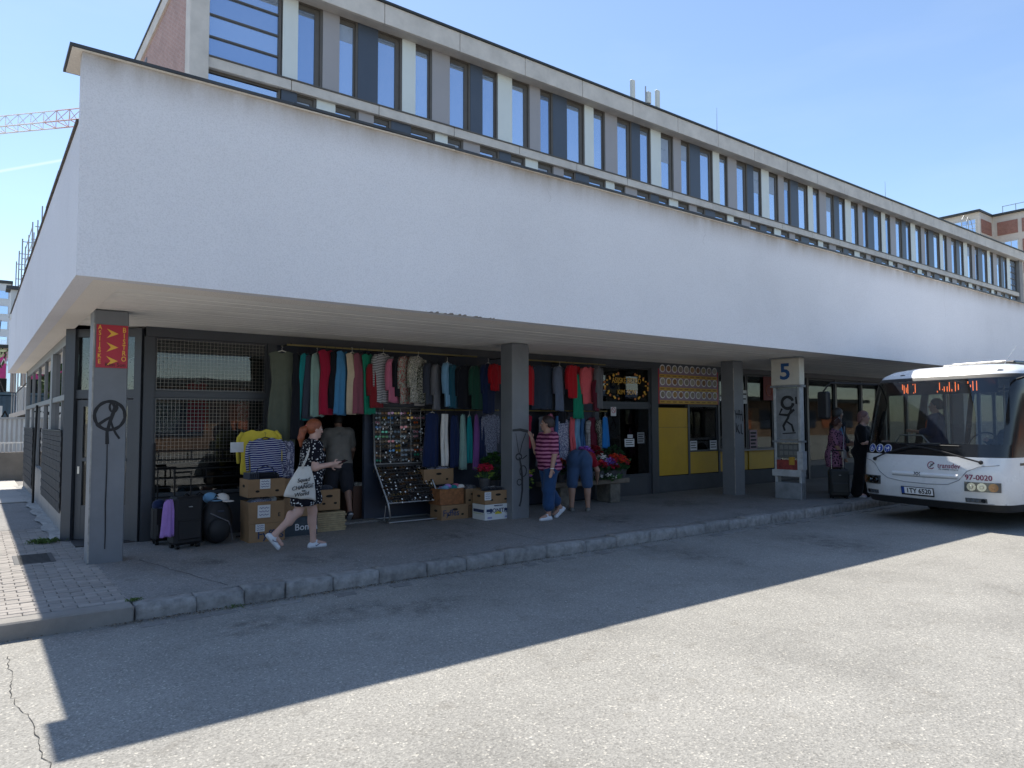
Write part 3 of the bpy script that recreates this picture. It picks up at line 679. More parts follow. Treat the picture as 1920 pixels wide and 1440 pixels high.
text("lettering", "BATA", .5, M_ANTW, bp, (.5, -.01, 4.8)); MB().prism([(.55, 3.05), (.85, 3.35), (.55, 3.65), (.25, 3.35)], -.02, -.005).obj("diamond_emblem", M_ANTW, bp)
for q in (-5, .6): MB().box((q, .1, 0), (q + .2, .25, 2.6)).obj("leg", M_GALV, bp)
cb = thing("cream_workshop", "cream rendered building with tall slit openings beyond the footway", "building", (1.2, 52, 0))
MB().box((0, 0, 0), (14, 10, 6.2)).obj("wall", mat("cream_render", (.52, .47, .38), .9, 0, .1), cb)
for k in range(4): MB().box((.3 + k * .5, -.03, 1.0), (.5 + k * .5, -.001, 5.6)).obj("window", M_WG, cb)
MB().box((-.2, -.2, 6.2), (14.2, 10.2, 6.4)).obj("roof", M_ROOFE, cb)
tw = thing("blue_glass_tower", "blue and white banded high-rise behind the canopy's far end", "building", (-12, 170, 0))
MB().box((0, 0, 0), (17.2, 20, 29)).obj("wall", mat("tower_white", (.60, .63, .66), .7, 0, .06), tw)
for k in range(9):
    for j in range(6): MB().box((.4 + j * 2.8, -.15, 2.0 + k * 3), (2.8 + j * 2.8, -.01, 3.5 + k * 3)).obj("window", M_WG, tw)
MB().box((-.3, -.3, 29), (17.5, 20.3, 29.6)).obj("roof", M_ROOFE, tw)
hill = MB(); rows = []
for i in range(9):
    rows.append([(-300 + k * 20, 420 + i * 40 + 6 * noise3((k, i, 0), 1.3), 60 * math.sin(min(1, i / 6) * 1.57) * (.8 + .2 * math.sin(k * .7)) - 1 + 3 * noise3((k, i, 3), 2.1)) for k in range(31)])
hill.grid(rows); tag(hill.obj("wooded_hill", mat("far_wood", (.055, .085, .045), .95, 0, .5, .12, .8, .3), smooth=True), "wooded hill far behind the left buildings", "hill", kind="structure")
ch = thing("chimney", "small white chimney stack at the far end of the side canopy", "chimney", (.66, 21.5, 4.35))
MB().box((0, 0, 0), (.5, .5, .72)).obj("stack", M_WPAINT, ch, bevel=.01); MB().box((-.1, -.1, .72), (.6, .6, .8)).obj("cap", M_COPING, ch)
tag(MB().tube([(.5, 22.5, 4.4), (.45, 22.7, 3.7), (.5, 22.6, 2.9), (.6, 22.3, 2.55), (.85, 21.9, 2.5), (1.05, 21.7, 2.75)], .012, 6).obj("hanging_cable", M_BLACK), "black cable hanging in a loop at the canopy's far end", "cable")
# scaffold seen over the side canopy
sc = thing("roof_scaffold", "light tubular scaffold rising beyond the side canopy edge", "scaffold", (1.2, 30, 0))
for xx in (0, .28, .55):
    for yy in (0, 2.2, 4.4): MB().tube([(xx, yy, 0), (xx, yy, 8.2 + xx * 2.3)], .024, 6).obj("standard", M_GALV, sc)
for zz in (6.3, 6.9, 7.5, 8.1, 8.7):
    for yy in (0, 2.2, 4.4): MB().tube([(0 if zz < 8.2 else .35, yy, zz), (.55, yy, zz)], .016, 6).obj("ledger", M_GALV, sc)
    MB().tube([(.28, 0, zz), (.28, 4.4, zz)], .016, 6).obj("guard_rail", M_GALV, sc)
MB().box((.3, 0, 7.0), (1.1, 2.2, 7.5)).obj("deck_box", M_CONC2, sc)
# tower crane jib
M_CRR = mat("crane_red", (.62, .42, .41), .6, 0, .1); M_CRW = mat("crane_white", (.72, .68, .68), .6, 0, .05)
cr = thing("tower_crane", "red and white lattice jib of a tower crane in the left sky", "crane", (-22.3, 99.0, 0), R(-48.2))
n = 42; dxj = 1.25
def jp(i): return i * dxj, 0
for i in range(n):
    (x0, z0), (x1, z1) = jp(i), jp(i + 1); mm = M_CRR if (i // 8) % 2 == 0 else M_CRW; zb_ = 26.4
    b = MB(); y0 = -.55
    for yy in (-.6, .6):
        b.tube([(x0, yy, zb_ + z0), (x1, yy, zb_ + z1)], .06, 5); b.tube([(x0, yy, zb_ + z0), ((x0 + x1) / 2, 0, zb_ + z0 + 1.2)], .028, 4); b.tube([((x0 + x1) / 2, 0, zb_ + z0 + 1.2), (x1, yy, zb_ + z1)], .028, 4)
    b.tube([((x0 + x1) / 2, 0, zb_ + z0 + 1.2), ((x0 + x1) / 2 + dxj, 0, zb_ + z1 + 1.2)], .05, 5); b.tube([(x0, -.6, zb_ + z0), (x0, .6, zb_ + z0)], .045, 4)
    b.obj("jib_section", mm, cr)
mt = MB()
for a, b_ in ((-.8, -.8), (.8, -.8), (.8, .8), (-.8, .8)): mt.tube([(a - 6, b_, 0), (a - 6, b_, 30)], .12, 5)
for k in range(15):
    mt.tube([(-6.8, -.8, k * 2), (-5.2, -.8, k * 2 + 2)], .06, 4); mt.tube([(-6.8, .8, k * 2), (-5.2, .8, k * 2 + 2)], .06, 4)
mt.obj("mast", M_CRR, cr); MB().box((-7, -.9, 26.2), (0, .9, 26.9)).obj("slewing_platform", M_CRW, cr)
# ================================================================== SIGNS AND GRAFFITI
M_RED = mat("sign_red", (.42, .022, .045), .5, 0, .06); M_GOLD = mat("sign_gold", (.78, .42, .05), .55, 0, .05); M_INK = mat("black_ink", (.015, .015, .017), .7)
M_WHITE = mat("white_print", (.78, .78, .78), .6, 0, .03)
sg = thing("bistro_column_sign", "red column sign with yellow arrows reading ASIJSKE BISTRO", "sign", (1.105, 9.392, 2.385))
MB().box((0, -.006, 0), (.325, 0, .50)).obj("board", M_RED, sg)
for i, chh in enumerate("ASIJSKE"): text("letter", chh, .075, M_GOLD, sg, (.035, -.0075, .465 - i * .066), sx=.8, off=.001)
for i, chh in enumerate("BISTRO"): text("letter", chh, .082, M_GOLD, sg, (.285, -.0075, .445 - i * .068), sx=.8, off=.001)
for zc in (.40, .24, .08): MB().prism([(.105, zc + .055), (.225, zc), (.105, zc - .055), (.15, zc)], -.0085, -.006).obj("arrow", M_GOLD, sg)
text("name_line", "Kim Son", .062, M_INK, sg, (.20, -.009, .035))
def ribbon(name, pts, w, m, parent, M, seed=0):
    """a painted stroke lying on a plane: pts are (a, b) in the plane of M"""
    L, Q = [], []
    for i, p in enumerate(pts):
        a = Vector(pts[min(i + 1, len(pts) - 1)]) - Vector(pts[max(i - 1, 0)]); a = a.normalized() if a.length else Vector((1, 0)); nn = Vector((-a.y, a.x))
        ww = (w[i] if isinstance(w, list) else w) * (.85 + .3 * abs(math.sin(i * 2.3 + seed)))
        L.append((p[0] + nn.x * ww, 0, p[1] + nn.y * ww)); Q.append((p[0] - nn.x * ww, 0, p[1] - nn.y * ww))
    mb = MB(); mb.grid([L, Q], M=M); o = mb.obj(name, m, None, fixn=False); o.parent = parent; return o
M_SPRAY = mat("black_spray", (.018, .018, .02), .75, 0, .4, 14); M_SPRAY2 = mat("faded_spray", (.035, .036, .038), .75, 0, .5, 12)
G1 = Matrix.Translation((1.08, 9.3965, 0))
circ = [(.185 + .155 * math.cos(t), 1.83 + .165 * math.sin(t)) for t in np.linspace(1.2, 1.2 + 6.4, 40)]
ribbon("spray_circle", circ, .017, M_SPRAY, col1, G1)
ribbon("spray_line", [(.2, 2.0), (.235, 1.93), (.215, 1.85), (.185, 1.75), (.16, 1.64), (.165, 1.5)], .018, M_SPRAY, col1, Matrix.Translation((1.08, 9.396, 0)))
ribbon("spray_line", [(.22, 1.83), (.14, 1.78), (.05, 1.71)], .015, M_SPRAY, col1, Matrix.Translation((1.08, 9.3955, 0)))
ribbon("spray_line", [(.19, 1.79), (.215, 1.7), (.25, 1.62), (.29, 1.56)], .011, M_SPRAY, col1, Matrix.Translation((1.08, 9.395, 0)))
ribbon("spray_loop", [(.22 + .04 * math.cos(t), 1.93 + .06 * math.sin(t)) for t in np.linspace(0, 6.3, 18)], .011, M_SPRAY, col1, Matrix.Translation((1.08, 9.3945, 0)))
ribbon("paint_run", [(.165, 1.5), (.168, 1.2), (.163, .8), (.17, .5), (.168, .3)], .006, M_SPRAY, col1, Matrix.Translation((1.08, 9.394, 0)))
G2 = Matrix.Translation((7.13, 9.3965, 0))
for k, (pts, w) in enumerate((([(.0, 1.60), (.16, 1.61), (.33, 1.58)], .022), ([(.07, 1.55), (.11, 1.33), (.14, 1.2)], .006), ([(.28, 1.55), (.2, 1.38), (.15, 1.2)], .008),
    ([(.13 + .06 * math.cos(t), 1.16 + .05 * math.sin(t)) for t in np.linspace(0, 6.3, 16)], .012), ([(.14, 1.15), (.18, 1.0), (.2, .8), (.2, .6), (.17, .42), (.14, .34)], .018),
    ([(.22 + .07 * math.cos(t), .92 + .09 * math.sin(t)) for t in np.linspace(0, 6.3, 16)], .009), ([(.2, 1.12), (.3, 1.18)], .01), ([(.14 + .05 * math.cos(t), .74 + .05 * math.sin(t)) for t in np.linspace(0, 6.3, 14)], .008))):
    ribbon("spray_line", pts, w, M_SPRAY2, col2, G2 @ Matrix.Translation((0, -.0005 * k, 0)))
G3 = Matrix.Translation((13.18, 9.3965, 0))
for k, pts in enumerate(([(.03, 1.98), (.08, 1.8), (.1, 1.99), (.15, 1.8), (.17, 1.99)], [(.2, 1.98), (.22, 1.75), (.28, 1.97), (.3, 1.74)], [(.06, 1.7), (.08, 1.5)], [(.14, 1.66), (.1, 1.58), (.18, 1.47)], [(.24, 1.68), (.24, 1.48), (.3, 1.46)], [(.04, 1.9), (.3, 1.88)])):
    ribbon("spray_line", pts, .016, M_SPRAY, col3, G3 @ Matrix.Translation((0, -.0005 * k, 0)))
# bistro window lettering and notices
ws = thing("bistro_window_lettering", "gold ASIJSKE BISTRO lettering in a dragon wreath on the glass", "lettering", (11.2, FY - .004, 2.5))
text("lettering", "ASIJSKÉ BISTRO", .17, M_GOLD, ws, (.1, 0, .12), sx=.78); text("lettering", "KIM  SON", .15, M_GOLD, ws, (.1, 0, -.13), sx=.9)
for s in (-1, 1):
    for k in range(16):
        t = -1.3 + k * .175; r = .62 + .05 * math.sin(k * 2.2)
        MB().ball((.1 + s * r * math.cos(t * .9) * 1.05, -.003, .28 * math.sin(t)), (.032, .004, .026 + .010 * math.sin(k * 3)), 6).obj("wreath_scroll", M_GOLD if k % 3 else mat("wreath_orange", (.6, .2, .05), .6), ws)
def paper(label, x, z, w, h, lines=3, m=None, y=None, cat="notice"):
    t = thing("paper_notice", label, cat, (x, (y or FY) - .006, z))
    MB().box((-w / 2, -.002, -h / 2), (w / 2, 0, h / 2)).obj("sheet", m or M_PAPER, t)
    for k in range(lines):
        zz = h / 2 - h * (k + .8) / (lines + .8); MB().box((-w * .4, -.0032, zz - h * .05), (w * (.4 - .12 * (k % 2)), -.0022, zz + h * .05)).obj("printed_line", M_INK, t)
    return t
paper("white opening hours notice on the bistro door glass", 11.36, 1.28, .30, .17); paper("small white slip above the opening hours notice", 11.38, 1.42, .16, .07, 1)
paper("faded grey menu sheet beside the opening hours notice", 11.72, 1.38, .22, .24, 4, mat("grey_paper", (.24, .25, .26), .85))
ns = thing("no_smoking_sticker", "white no smoking sticker at the bistro door's top corner", "sticker", (10.88, FY - .006, 1.96)); MB().box((-.08, -.002, -.1), (.08, 0, .1)).obj("sheet", M_PAPER, ns)
MB().tube([(.055 * math.cos(t), -.004, .02 + .055 * math.sin(t)) for t in np.linspace(0, 6.28, 20)], .006, 5).obj("red_ring", M_RED, ns); MB().box((-.05, -.005, .012), (.05, -.003, .024), Matrix.Rotation(.7, 4, 'Y')).obj("red_bar", M_RED, ns)
paper("left price list below the bistro hatch window", 13.52, 1.17, .25, .22); paper("right price list below the bistro hatch window", 14.26, 1.17, .26, .22)
paper("pink price list behind the counter glass", 15.9, 1.25, .32, .52, 5, mat("pink_paper", (.42, .30, .33), .85)); paper("black and white poster on glass right of the third column", 15.55, 2.35, .2, .34, 2)
# menu board with dishes
mbd = thing("menu_board", "red bistro menu board with rows of round dish photos", "menu board", (12.27, FY - .03, 2.14))
MB().box((0, -.012, 0), (2.17, .02, .93)).obj("board", M_RED, mbd)
dish = [mat("dish_%d" % i, c, .6, 0, .45, 22) for i, c in enumerate(((.42, .25, .10), (.35, .30, .16), (.40, .36, .30), (.28, .14, .07), (.30, .26, .22)))]
for r in range(3):
    z = .80 - r * .295
    MB().box((.04, -.0135, z - .125), (2.13, -.0125, z + .1)).obj("photo_strip", mat("menu_lilac", (.28, .2, .27), .6), mbd)
    for k in range(10):
        cx = .14 + k * .21
        d = MB().tube([(cx, -.0138, z), (cx, -.021, z)], .088, 18).obj("dish_plate", M_WHITE, mbd); MB().tube([(cx, -.0212, z), (cx, -.026, z)], .066, 14).obj("dish_food", dish[(k * 3 + r * 2) % 5], d)
    MB().box((.04, -.0145, z - .205), (2.13, -.0125, z - .13)).obj("price_strip", mat("menu_yellow", (.56, .36, .06), .6), mbd)
    for k in range(10): MB().box((.07 + k * .21, -.0155, z - .18), (.2 + k * .21, -.0146, z - .155)).obj("printed_line", mat("menu_brown", (.28, .14, .04), .7), mbd)
text("lettering", "ASIJSKÉ BISTRO", .05, M_GOLD, mbd, (1.1, -.014, .912), sx=1.3)
# red lantern board and hanging things behind glass
rl = thing("red_wall_board", "dark red hanging board in the glass left of stop five", "sign", (16.35, FY - .03, 2.28)); MB().box((0, 0, 0), (.5, .015, .62)).obj("board", mat("dark_red_board", (.14, .012, .014), .6, 0, .2), rl, bevel=.01); MB().tube([(.25 + .14 * math.cos(t), -.004, .26 + .14 * math.sin(t)) for t in np.linspace(0, 6.28, 16)], .012, 5).obj("round_emblem", mat("board_orange", (.25, .05, .02), .6), rl)
yb = thing("food_photo_board", "yellow food photo panel inside the counter window", "menu board", (15.45, FY + .16, 1.72)); MB().box((0, 0, 0), (.95, .02, .36)).obj("board", mat("food_yellow", (.25, .14, .02), .6, 0, .6, 7), yb); MB().box((0, -.004, -.05), (.95, .0, -.01)).obj("lower_rail", M_BLACK, yb)
# ---- bus stop five pillar
ps = thing("bus_stop_pillar", "weathered white bus stop pillar topped by number 5 box", "bus stop", (13.42, 8.30, WALK), R(-84))
M_PWH = mat("weathered_white", (.42, .43, .43), .6, .1, .3, 6, .002, 40); M_PGR = mat("weathered_grey", (.22, .235, .25), .6, .1, .3, 5)
MB().box((-.31, -.02, 2.34), (.31, .20, 2.9)).obj("number_box", mat("lightbox_cream", (.56, .53, .46), .5, 0, .1, 5), ps, bevel=.015); MB().box((-.33, -.04, 2.9), (.33, .22, 2.94)).obj("box_top", M_PGR, ps); MB().box((-.325, -.035, 2.30), (.325, .215, 2.34)).obj("box_base", M_PGR, ps)
text("number", "5", .46, mat("number_blue", (.012, .07, .22), .5), ps, (0, -.024, 2.61), off=.012, sx=1.05)
for s in (-.28, .24): MB().box((s, 0, 0), (s + .05, .18, 2.30)).obj("post", M_PWH, ps, bevel=.005)
tp = MB().box((-.229, .02, 1.22), (.239, .06, 2.28)).obj("timetable_panel", M_PGR, ps)
for k, (pts, w) in enumerate((([(.02 + .12 * math.cos(t), 1.98 + .12 * math.sin(t)) for t in np.linspace(.3, 6.2, 18)], .03), ([(-.1, 1.86), (-.16, 1.74), (.02, 1.72), (.16, 1.84)], .025), ([(.1, 1.86), (.02, 1.66), (-.08, 1.5), (-.05, 1.4)], .022), ([(-.02, 1.6), (.1, 1.52), (.14, 1.38)], .02), ([(-.1, 1.34), (.18, 1.36)], .012), ([(.2, 2.1), (.21, 1.95)], .02))):
    ribbon("spray_line", pts, w, M_SPRAY, tp, Matrix.Translation((0, .018 - .0006 * k, 0)))
MB().box((-.32, -.01, 1.16), (.32, .2, 1.2)).obj("shelf", M_PGR, ps); MB().box((-.229, .02, .84), (.239, .05, 1.13)).obj("lower_timetable", mat("dusty_glass", (.10, .105, .10), .4, 0, .3, 9), ps)
for r in range(2):
    for k in range(4): MB().box((-.17 + k * .1, .012, .9 + r * .12), (-.1 + k * .1, .018, .98 + r * .12)).obj("faded_print", mat("faded_print", (.18, .18, .17), .8), ps)
MB().box((-.25, .001, .60), (.239, .04, .8)).obj("red_panel", mat("peeling_red", (.22, .035, .03), .7, 0, .5, 12), ps); MB().box((-.33, -.03, .46), (.30, .19, .60)).obj("cross_band", M_PWH, ps, bevel=.01)
MB().box((.22, -.025, .6), (.335, .16, .98)).obj("torn_poster", mat("torn_poster_paper", (.38, .39, .40), .8, 0, .3, 10), ps); MB().box((-.28, -.012, 0), (.29, .17, .34)).obj("base_box", M_PGR, ps, bevel=.01)
MB().box((.03, .0, .7), (.15, .02, .86)).obj("yellow_sticker", mat("sticker_yellow", (.42, .24, .03), .6, 0, .3, 9), ps)

# ================================================================== CLOTHES ON RAILS
def rail(label, x0, x1, y, z):
    t = thing("clothes_rail", label, "clothes rail", (x0, y, z)); MB().tube([(0, 0, 0), (x1 - x0, 0, 0)], .014, 8).obj("bar", mat("brass_rail", (.30, .24, .10), .4, .6, .2), t)
    for k in range(int((x1 - x0) / 1.5) + 1): MB().box((k * 1.5 + .05, -.01, 0), (k * 1.5 + .07, FY - y - .01, .02)).obj("bracket", M_BLACK, t)
rail("brass rail of dresses above the shop entrance", 3.66, 7.05, 10.32, 2.89); rail("brass rail of jackets right of the middle column", 7.6, 10.2, 10.32, 2.89)
rail("lower rail of skirts and trousers left of the middle column", 6.0, 7.62, 10.45, 1.95); rail("lower rail of shirts behind the flower bench", 8.1, 10.36, 10.45, 1.95)
M_HANG = mat("hanger_plastic", (.02, .02, .022), .4); M_HANGW = mat("hanger_white", (.6, .58, .52), .5)
def garment(name, label, cat, x, z0, z1, w, m, kind, rz, y=10.32, group=None, seed=0, hw=True):
    """cloth hung from a hanger at (x, y, z0); z1 is the hem"""
    h = z0 - z1; rs = np.random.RandomState(seed + 11); ph = rs.uniform(0, 6.28, 4)
    o = None; mb = MB(); N = 40; rowsN = 18
    def half(v):
        if kind == 'dress': return w * (.46 if v < .05 else .40 + .0 * v) * (1 if v < .3 else 1 + (v - .3) * .35) * (1 - .12 * math.exp(-((v - .33) / .1) ** 2))
        if kind == 'shirt': return w * .5 * (.86 + .14 * min(1, v * 6))
        if kind == 'trousers': return w * .5 * (1 - .12 * v)
        return w * .5 * (.8 + .3 * v)
    rows = []
    for i in range(rowsN + 1):
        v = i / rowsN; hwid = half(v); t = .022 + .03 * min(1, v * 3); row = []
        drop = .0
        for k in range(N):
            a = 2 * math.pi * k / N; cx = math.cos(a); u = cx
            shoulder = .055 * abs(u) ** 1.5 * max(0, 1 - v * 7)
            neck = -.0
            if v == 0 and abs(u) < .38: neck = -.045 * math.cos(u / .38 * math.pi / 2)
            fold = (math.sin(u * 9 + ph[0] + v * .8) * .5 + math.sin(u * 17 + ph[1]) * .3 + math.sin(u * 5 + ph[2] - v * 2) * .4) * .030 * (v ** .7) * (1 if kind != 'shirt' else .55)
            yy = t * math.sin(a) * (1 - .3 * abs(u)) + fold
            zz = -v * h - shoulder + (neck if v == 0 else 0) + .012 * math.sin(u * 7 + ph[3]) * v
            row.append((hwid * u * (1 + .03 * math.sin(v * 9 + ph[0])), yy, zz))
        rows.append(row)
    if kind == 'trousers':
        for s in (-1, 1):
            rr = []
            for i in range(rowsN + 1):
                v = i / rowsN
                rr.append([(s * w * .23 + w * .26 * math.cos(2 * math.pi * k / 14) * (1 - .15 * v), (.03 + .012 * math.sin(v * 8 + s)) * math.sin(2 * math.pi * k / 14) + .012 * math.sin(v * 5 + s), -v * h) for k in range(14)])
            mb.grid(rr, True); mb.f.append(tuple(range(len(mb.v) - 14, len(mb.v)))); mb.m.append(0)
    else:
        mb.grid(rows, True); o0 = len(mb.v) - N; mb.f.append(tuple(range(o0, o0 + N))); mb.m.append(0)
    if kind in ('shirt', 'dress_sleeve'):
        L = min(.55, h * .75) if w > .3 else min(.3, h * .5)
        for s in (-1, 1):
            mb.tube([(s * w * .42, 0, -.05), (s * w * .52, .01, -.12), (s * w * .56, .02, -L * .55), (s * w * .55, .015, -L)], [.05, .055, .05, .042], 10, flat=.55)
    ob = mb.obj(name, m, None, smooth=True); ob.location = (x, y, z0); ob.rotation_euler = (rs.uniform(-.03, .03), rs.uniform(-.06, .06), rz + rs.uniform(-.15, .15))
    tag(ob, label, cat, group)
    if hw:
        hb = MB(); hb.tube([(-w * .38, 0, -.055), (0, 0, -.005), (w * .38, 0, -.055)], .008, 6); hb.tube([(0, 0, -.005), (0, 0, .03), (.012, 0, .05), (0, 0, .068), (-.014, 0, .055)], .003, 5)
        hb.obj("hanger", M_HANGW if seed % 4 == 0 else M_HANG, ob, smooth=True)
    return ob
C = {k: cloth("cloth_" + k, mul(v, 1.3)) for k, v in dict(olive=(.075, .085, .065), black=(.008, .009, .013), teal=(.008, .16, .17), slate=(.03, .035, .05), mint=(.17, .26, .23), crimson=(.24, .008, .03), blue=(.045, .16, .30),
    cream=(.42, .34, .24), mauve=(.17, .055, .075), green=(.008, .16, .095), dkred=(.16, .012, .016), pink=(.36, .10, .16), navy=(.010, .018, .055), grey=(.10, .10, .11), ltblue=(.12, .24, .36), tealdk=(.01, .06, .09), dkgreen=(.01, .045, .03), red=(.32, .008, .015),
    denim=(.025, .035, .055), bluegrey=(.09, .11, .16), coral=(.48, .085, .10), maroon=(.085, .01, .022), white=(.50, .48, .45), purple=(.13, .05, .17), jeans=(.03, .085, .19), yellow=(.45, .36, .045), lilac=(.30, .17, .42), skyblue=(.015, .13, .36), tan=(.22, .15, .09)).items()}
P_STR = cloth_stripes("grey_white_stripes", (.07, .07, .08), (.5, .5, .5), 38); P_NAVYSTR = cloth_stripes("navy_white_stripes", (.018, .022, .13), (.46, .48, .55), 33, .62)
P_FL1 = cloth_print("floral_green", [(.5, .5, .46), (.07, .16, .06), (.5, .5, .46), (.4, .06, .06), (.06, .10, .05), (.5, .48, .44)], 26); P_FL2 = cloth_print("floral_beige", [(.5, .48, .44), (.12, .12, .10), (.46, .42, .36), (.10, .14, .08)], 30, (1, 1, .6))
P_LEAF = cloth_print("leaf_black", [(.008, .008, .01), (.35, .34, .28), (.008, .008, .01), (.2, .2, .14)], 30); P_SPECK = cloth_print("speckle_navy", [(.015, .02, .06), (.4, .42, .5), (.015, .02, .06), (.3, .3, .4)], 85)
P_LET = cloth_print("letter_print", [(.48, .48, .55), (.48, .48, .55), (.02, .025, .12), (.48, .48, .55), (.02, .025, .12)], 34, (1, 1, .8)); P_FLW = cloth_dots("small_flower_print", (.45, .45, .52), (.06, .06, .14), 26, .26, .9)
G_UP = "clothes on the upper shop rails"; G_LO = "clothes on the lower shop rails"; p60 = R(36)
up = [("dress", "long olive green dress hung full front beside the wire-mesh window", 'dress', 3.58, 2.80, 1.42, .40, C['olive'], 'dress', R(-6)), ("dress", "long black dress right behind the olive dress", 'dress', 3.81, 2.78, 1.50, .34, C['black'], 'dress', p60),
 ("dress", "teal straight dress right of the olive dress", 'dress', 3.92, 2.79, 1.78, .30, C['teal'], 'sheath', p60), ("dress", "slate grey dress between the teal and mint ones", 'dress', 4.01, 2.77, 1.80, .28, C['slate'], 'sheath', p60), ("dress", "mint green mottled dress next to the crimson dress", 'dress', 4.11, 2.80, 1.83, .32, C['mint'], 'sheath', p60),
 ("dress", "crimson dress hanging left of the blue dress over the entrance", 'dress', 4.25, 2.86, 1.86, .42, C['crimson'], 'dress', R(26)), ("dress", "black dress between crimson and blue dresses", 'dress', 4.40, 2.84, 1.95, .30, C['black'], 'dress', p60), ("dress", "mid blue dress over the shop entrance", 'dress', 4.52, 2.86, 1.86, .36, C['blue'], 'dress', R(30)),
 ("dress", "cream beige dress over the shop entrance", 'dress', 4.67, 2.84, 1.87, .38, C['cream'], 'dress', R(30)), ("dress", "dusty mauve dress left of the green dress", 'dress', 4.80, 2.84, 1.88, .36, C['mauve'], 'dress', p60), ("dress", "emerald green dress near the entrance's right side", 'dress', 4.93, 2.84, 1.87, .36, C['green'], 'dress', p60),
 ("blouse", "dark red blouse right of the emerald dress", 'blouse', 5.07, 2.70, 1.98, .36, C['dkred'], 'shirt', p60), ("shirt", "grey and white striped shirt on the upper rail", 'shirt', 5.22, 2.85, 2.05, .42, P_STR, 'shirt', R(28)), ("blouse", "pink blouse with black yoke beside the striped shirt", 'blouse', 5.41, 2.78, 2.06, .40, C['pink'], 'shirt', R(30)),
 ("blouse", "black cardigan behind the pink blouse", 'cardigan', 5.49, 2.80, 2.15, .36, C['black'], 'shirt', p60), ("blouse", "green and red floral blouse above the sunglasses rack", 'blouse', 5.64, 2.84, 2.05, .46, P_FL1, 'shirt', R(40)), ("blouse", "pale leaf-print blouse above the sunglasses rack's right side", 'blouse', 5.85, 2.84, 2.06, .46, P_FL2, 'shirt', R(26)), ("blouse", "black and white leaf blouse at the rack's upper right", 'blouse', 5.96, 2.68, 2.06, .34, P_LEAF, 'shirt', p60),
 ("cardigan", "navy grey cardigan left of the light blue shirt", 'cardigan', 6.08, 2.76, 2.04, .36, C['slate'], 'shirt', p60), ("cardigan", "charcoal cardigan beside the light blue shirt", 'cardigan', 6.22, 2.74, 1.95, .36, C['grey'], 'shirt', p60), ("shirt", "light blue shirt with white collar on the upper rail", 'shirt', 6.41, 2.78, 2.01, .42, C['ltblue'], 'shirt', R(40)), ("blouse", "dark teal blouse right of the light blue shirt", 'blouse', 6.58, 2.74, 1.98, .36, C['tealdk'], 'shirt', p60),
 ("jacket", "black buttoned jacket left of the middle column", 'jacket', 6.80, 2.74, 1.98, .46, C['black'], 'shirt', R(25)), ("jacket", "dark green jacket beside the middle column", 'jacket', 7.04, 2.74, 1.96, .40, C['dkgreen'], 'shirt', R(26)), ("jacket", "navy jacket half hidden by the middle column", 'jacket', 7.28, 2.8, 1.89, .42, C['navy'], 'shirt', R(26)), ("blouse", "red blouse just left of the middle column's top", 'blouse', 7.42, 2.8, 2.3, .34, C['red'], 'shirt', R(34)),
 ("blouse", "red blouse just right of the middle column", 'blouse', 8.22, 2.80, 2.05, .34, C['red'], 'shirt', R(34)), ("jacket", "dark denim jacket hung facing out right of the column", 'jacket', 8.53, 2.82, 1.98, .48, C['denim'], 'shirt', R(0)), ("shirt", "blue grey shirt right of the denim jacket", 'shirt', 8.95, 2.82, 1.95, .44, C['bluegrey'], 'shirt', R(30)), ("blouse", "bright red top at the middle of the jacket rail", 'blouse', 9.28, 2.86, 2.2, .44, C['red'], 'shirt', R(20)),
 ("dress", "emerald green child's dress hung below the red top", 'dress', 9.42, 2.70, 1.80, .30, C['green'], 'dress', R(10)), ("blouse", "coral pink blouse right of the emerald child's dress", 'blouse', 9.68, 2.84, 2.10, .42, C['coral'], 'shirt', R(20)), ("blouse", "maroon blouse below the grey blouse", 'blouse', 9.90, 2.60, 1.95, .34, C['maroon'], 'shirt', R(30)), ("blouse", "grey blouse with pale edging at the rail's right end", 'blouse', 10.0, 2.86, 2.00, .40, C['grey'], 'shirt', R(35))]
for i, (nm, lb, ct_, x, z0, z1, w, m, kd, rz) in enumerate(up): garment(nm, lb, ct_, x, z0, z1, w, m, kd, rz, 10.30 - .012 * (i % 3), G_UP, i)
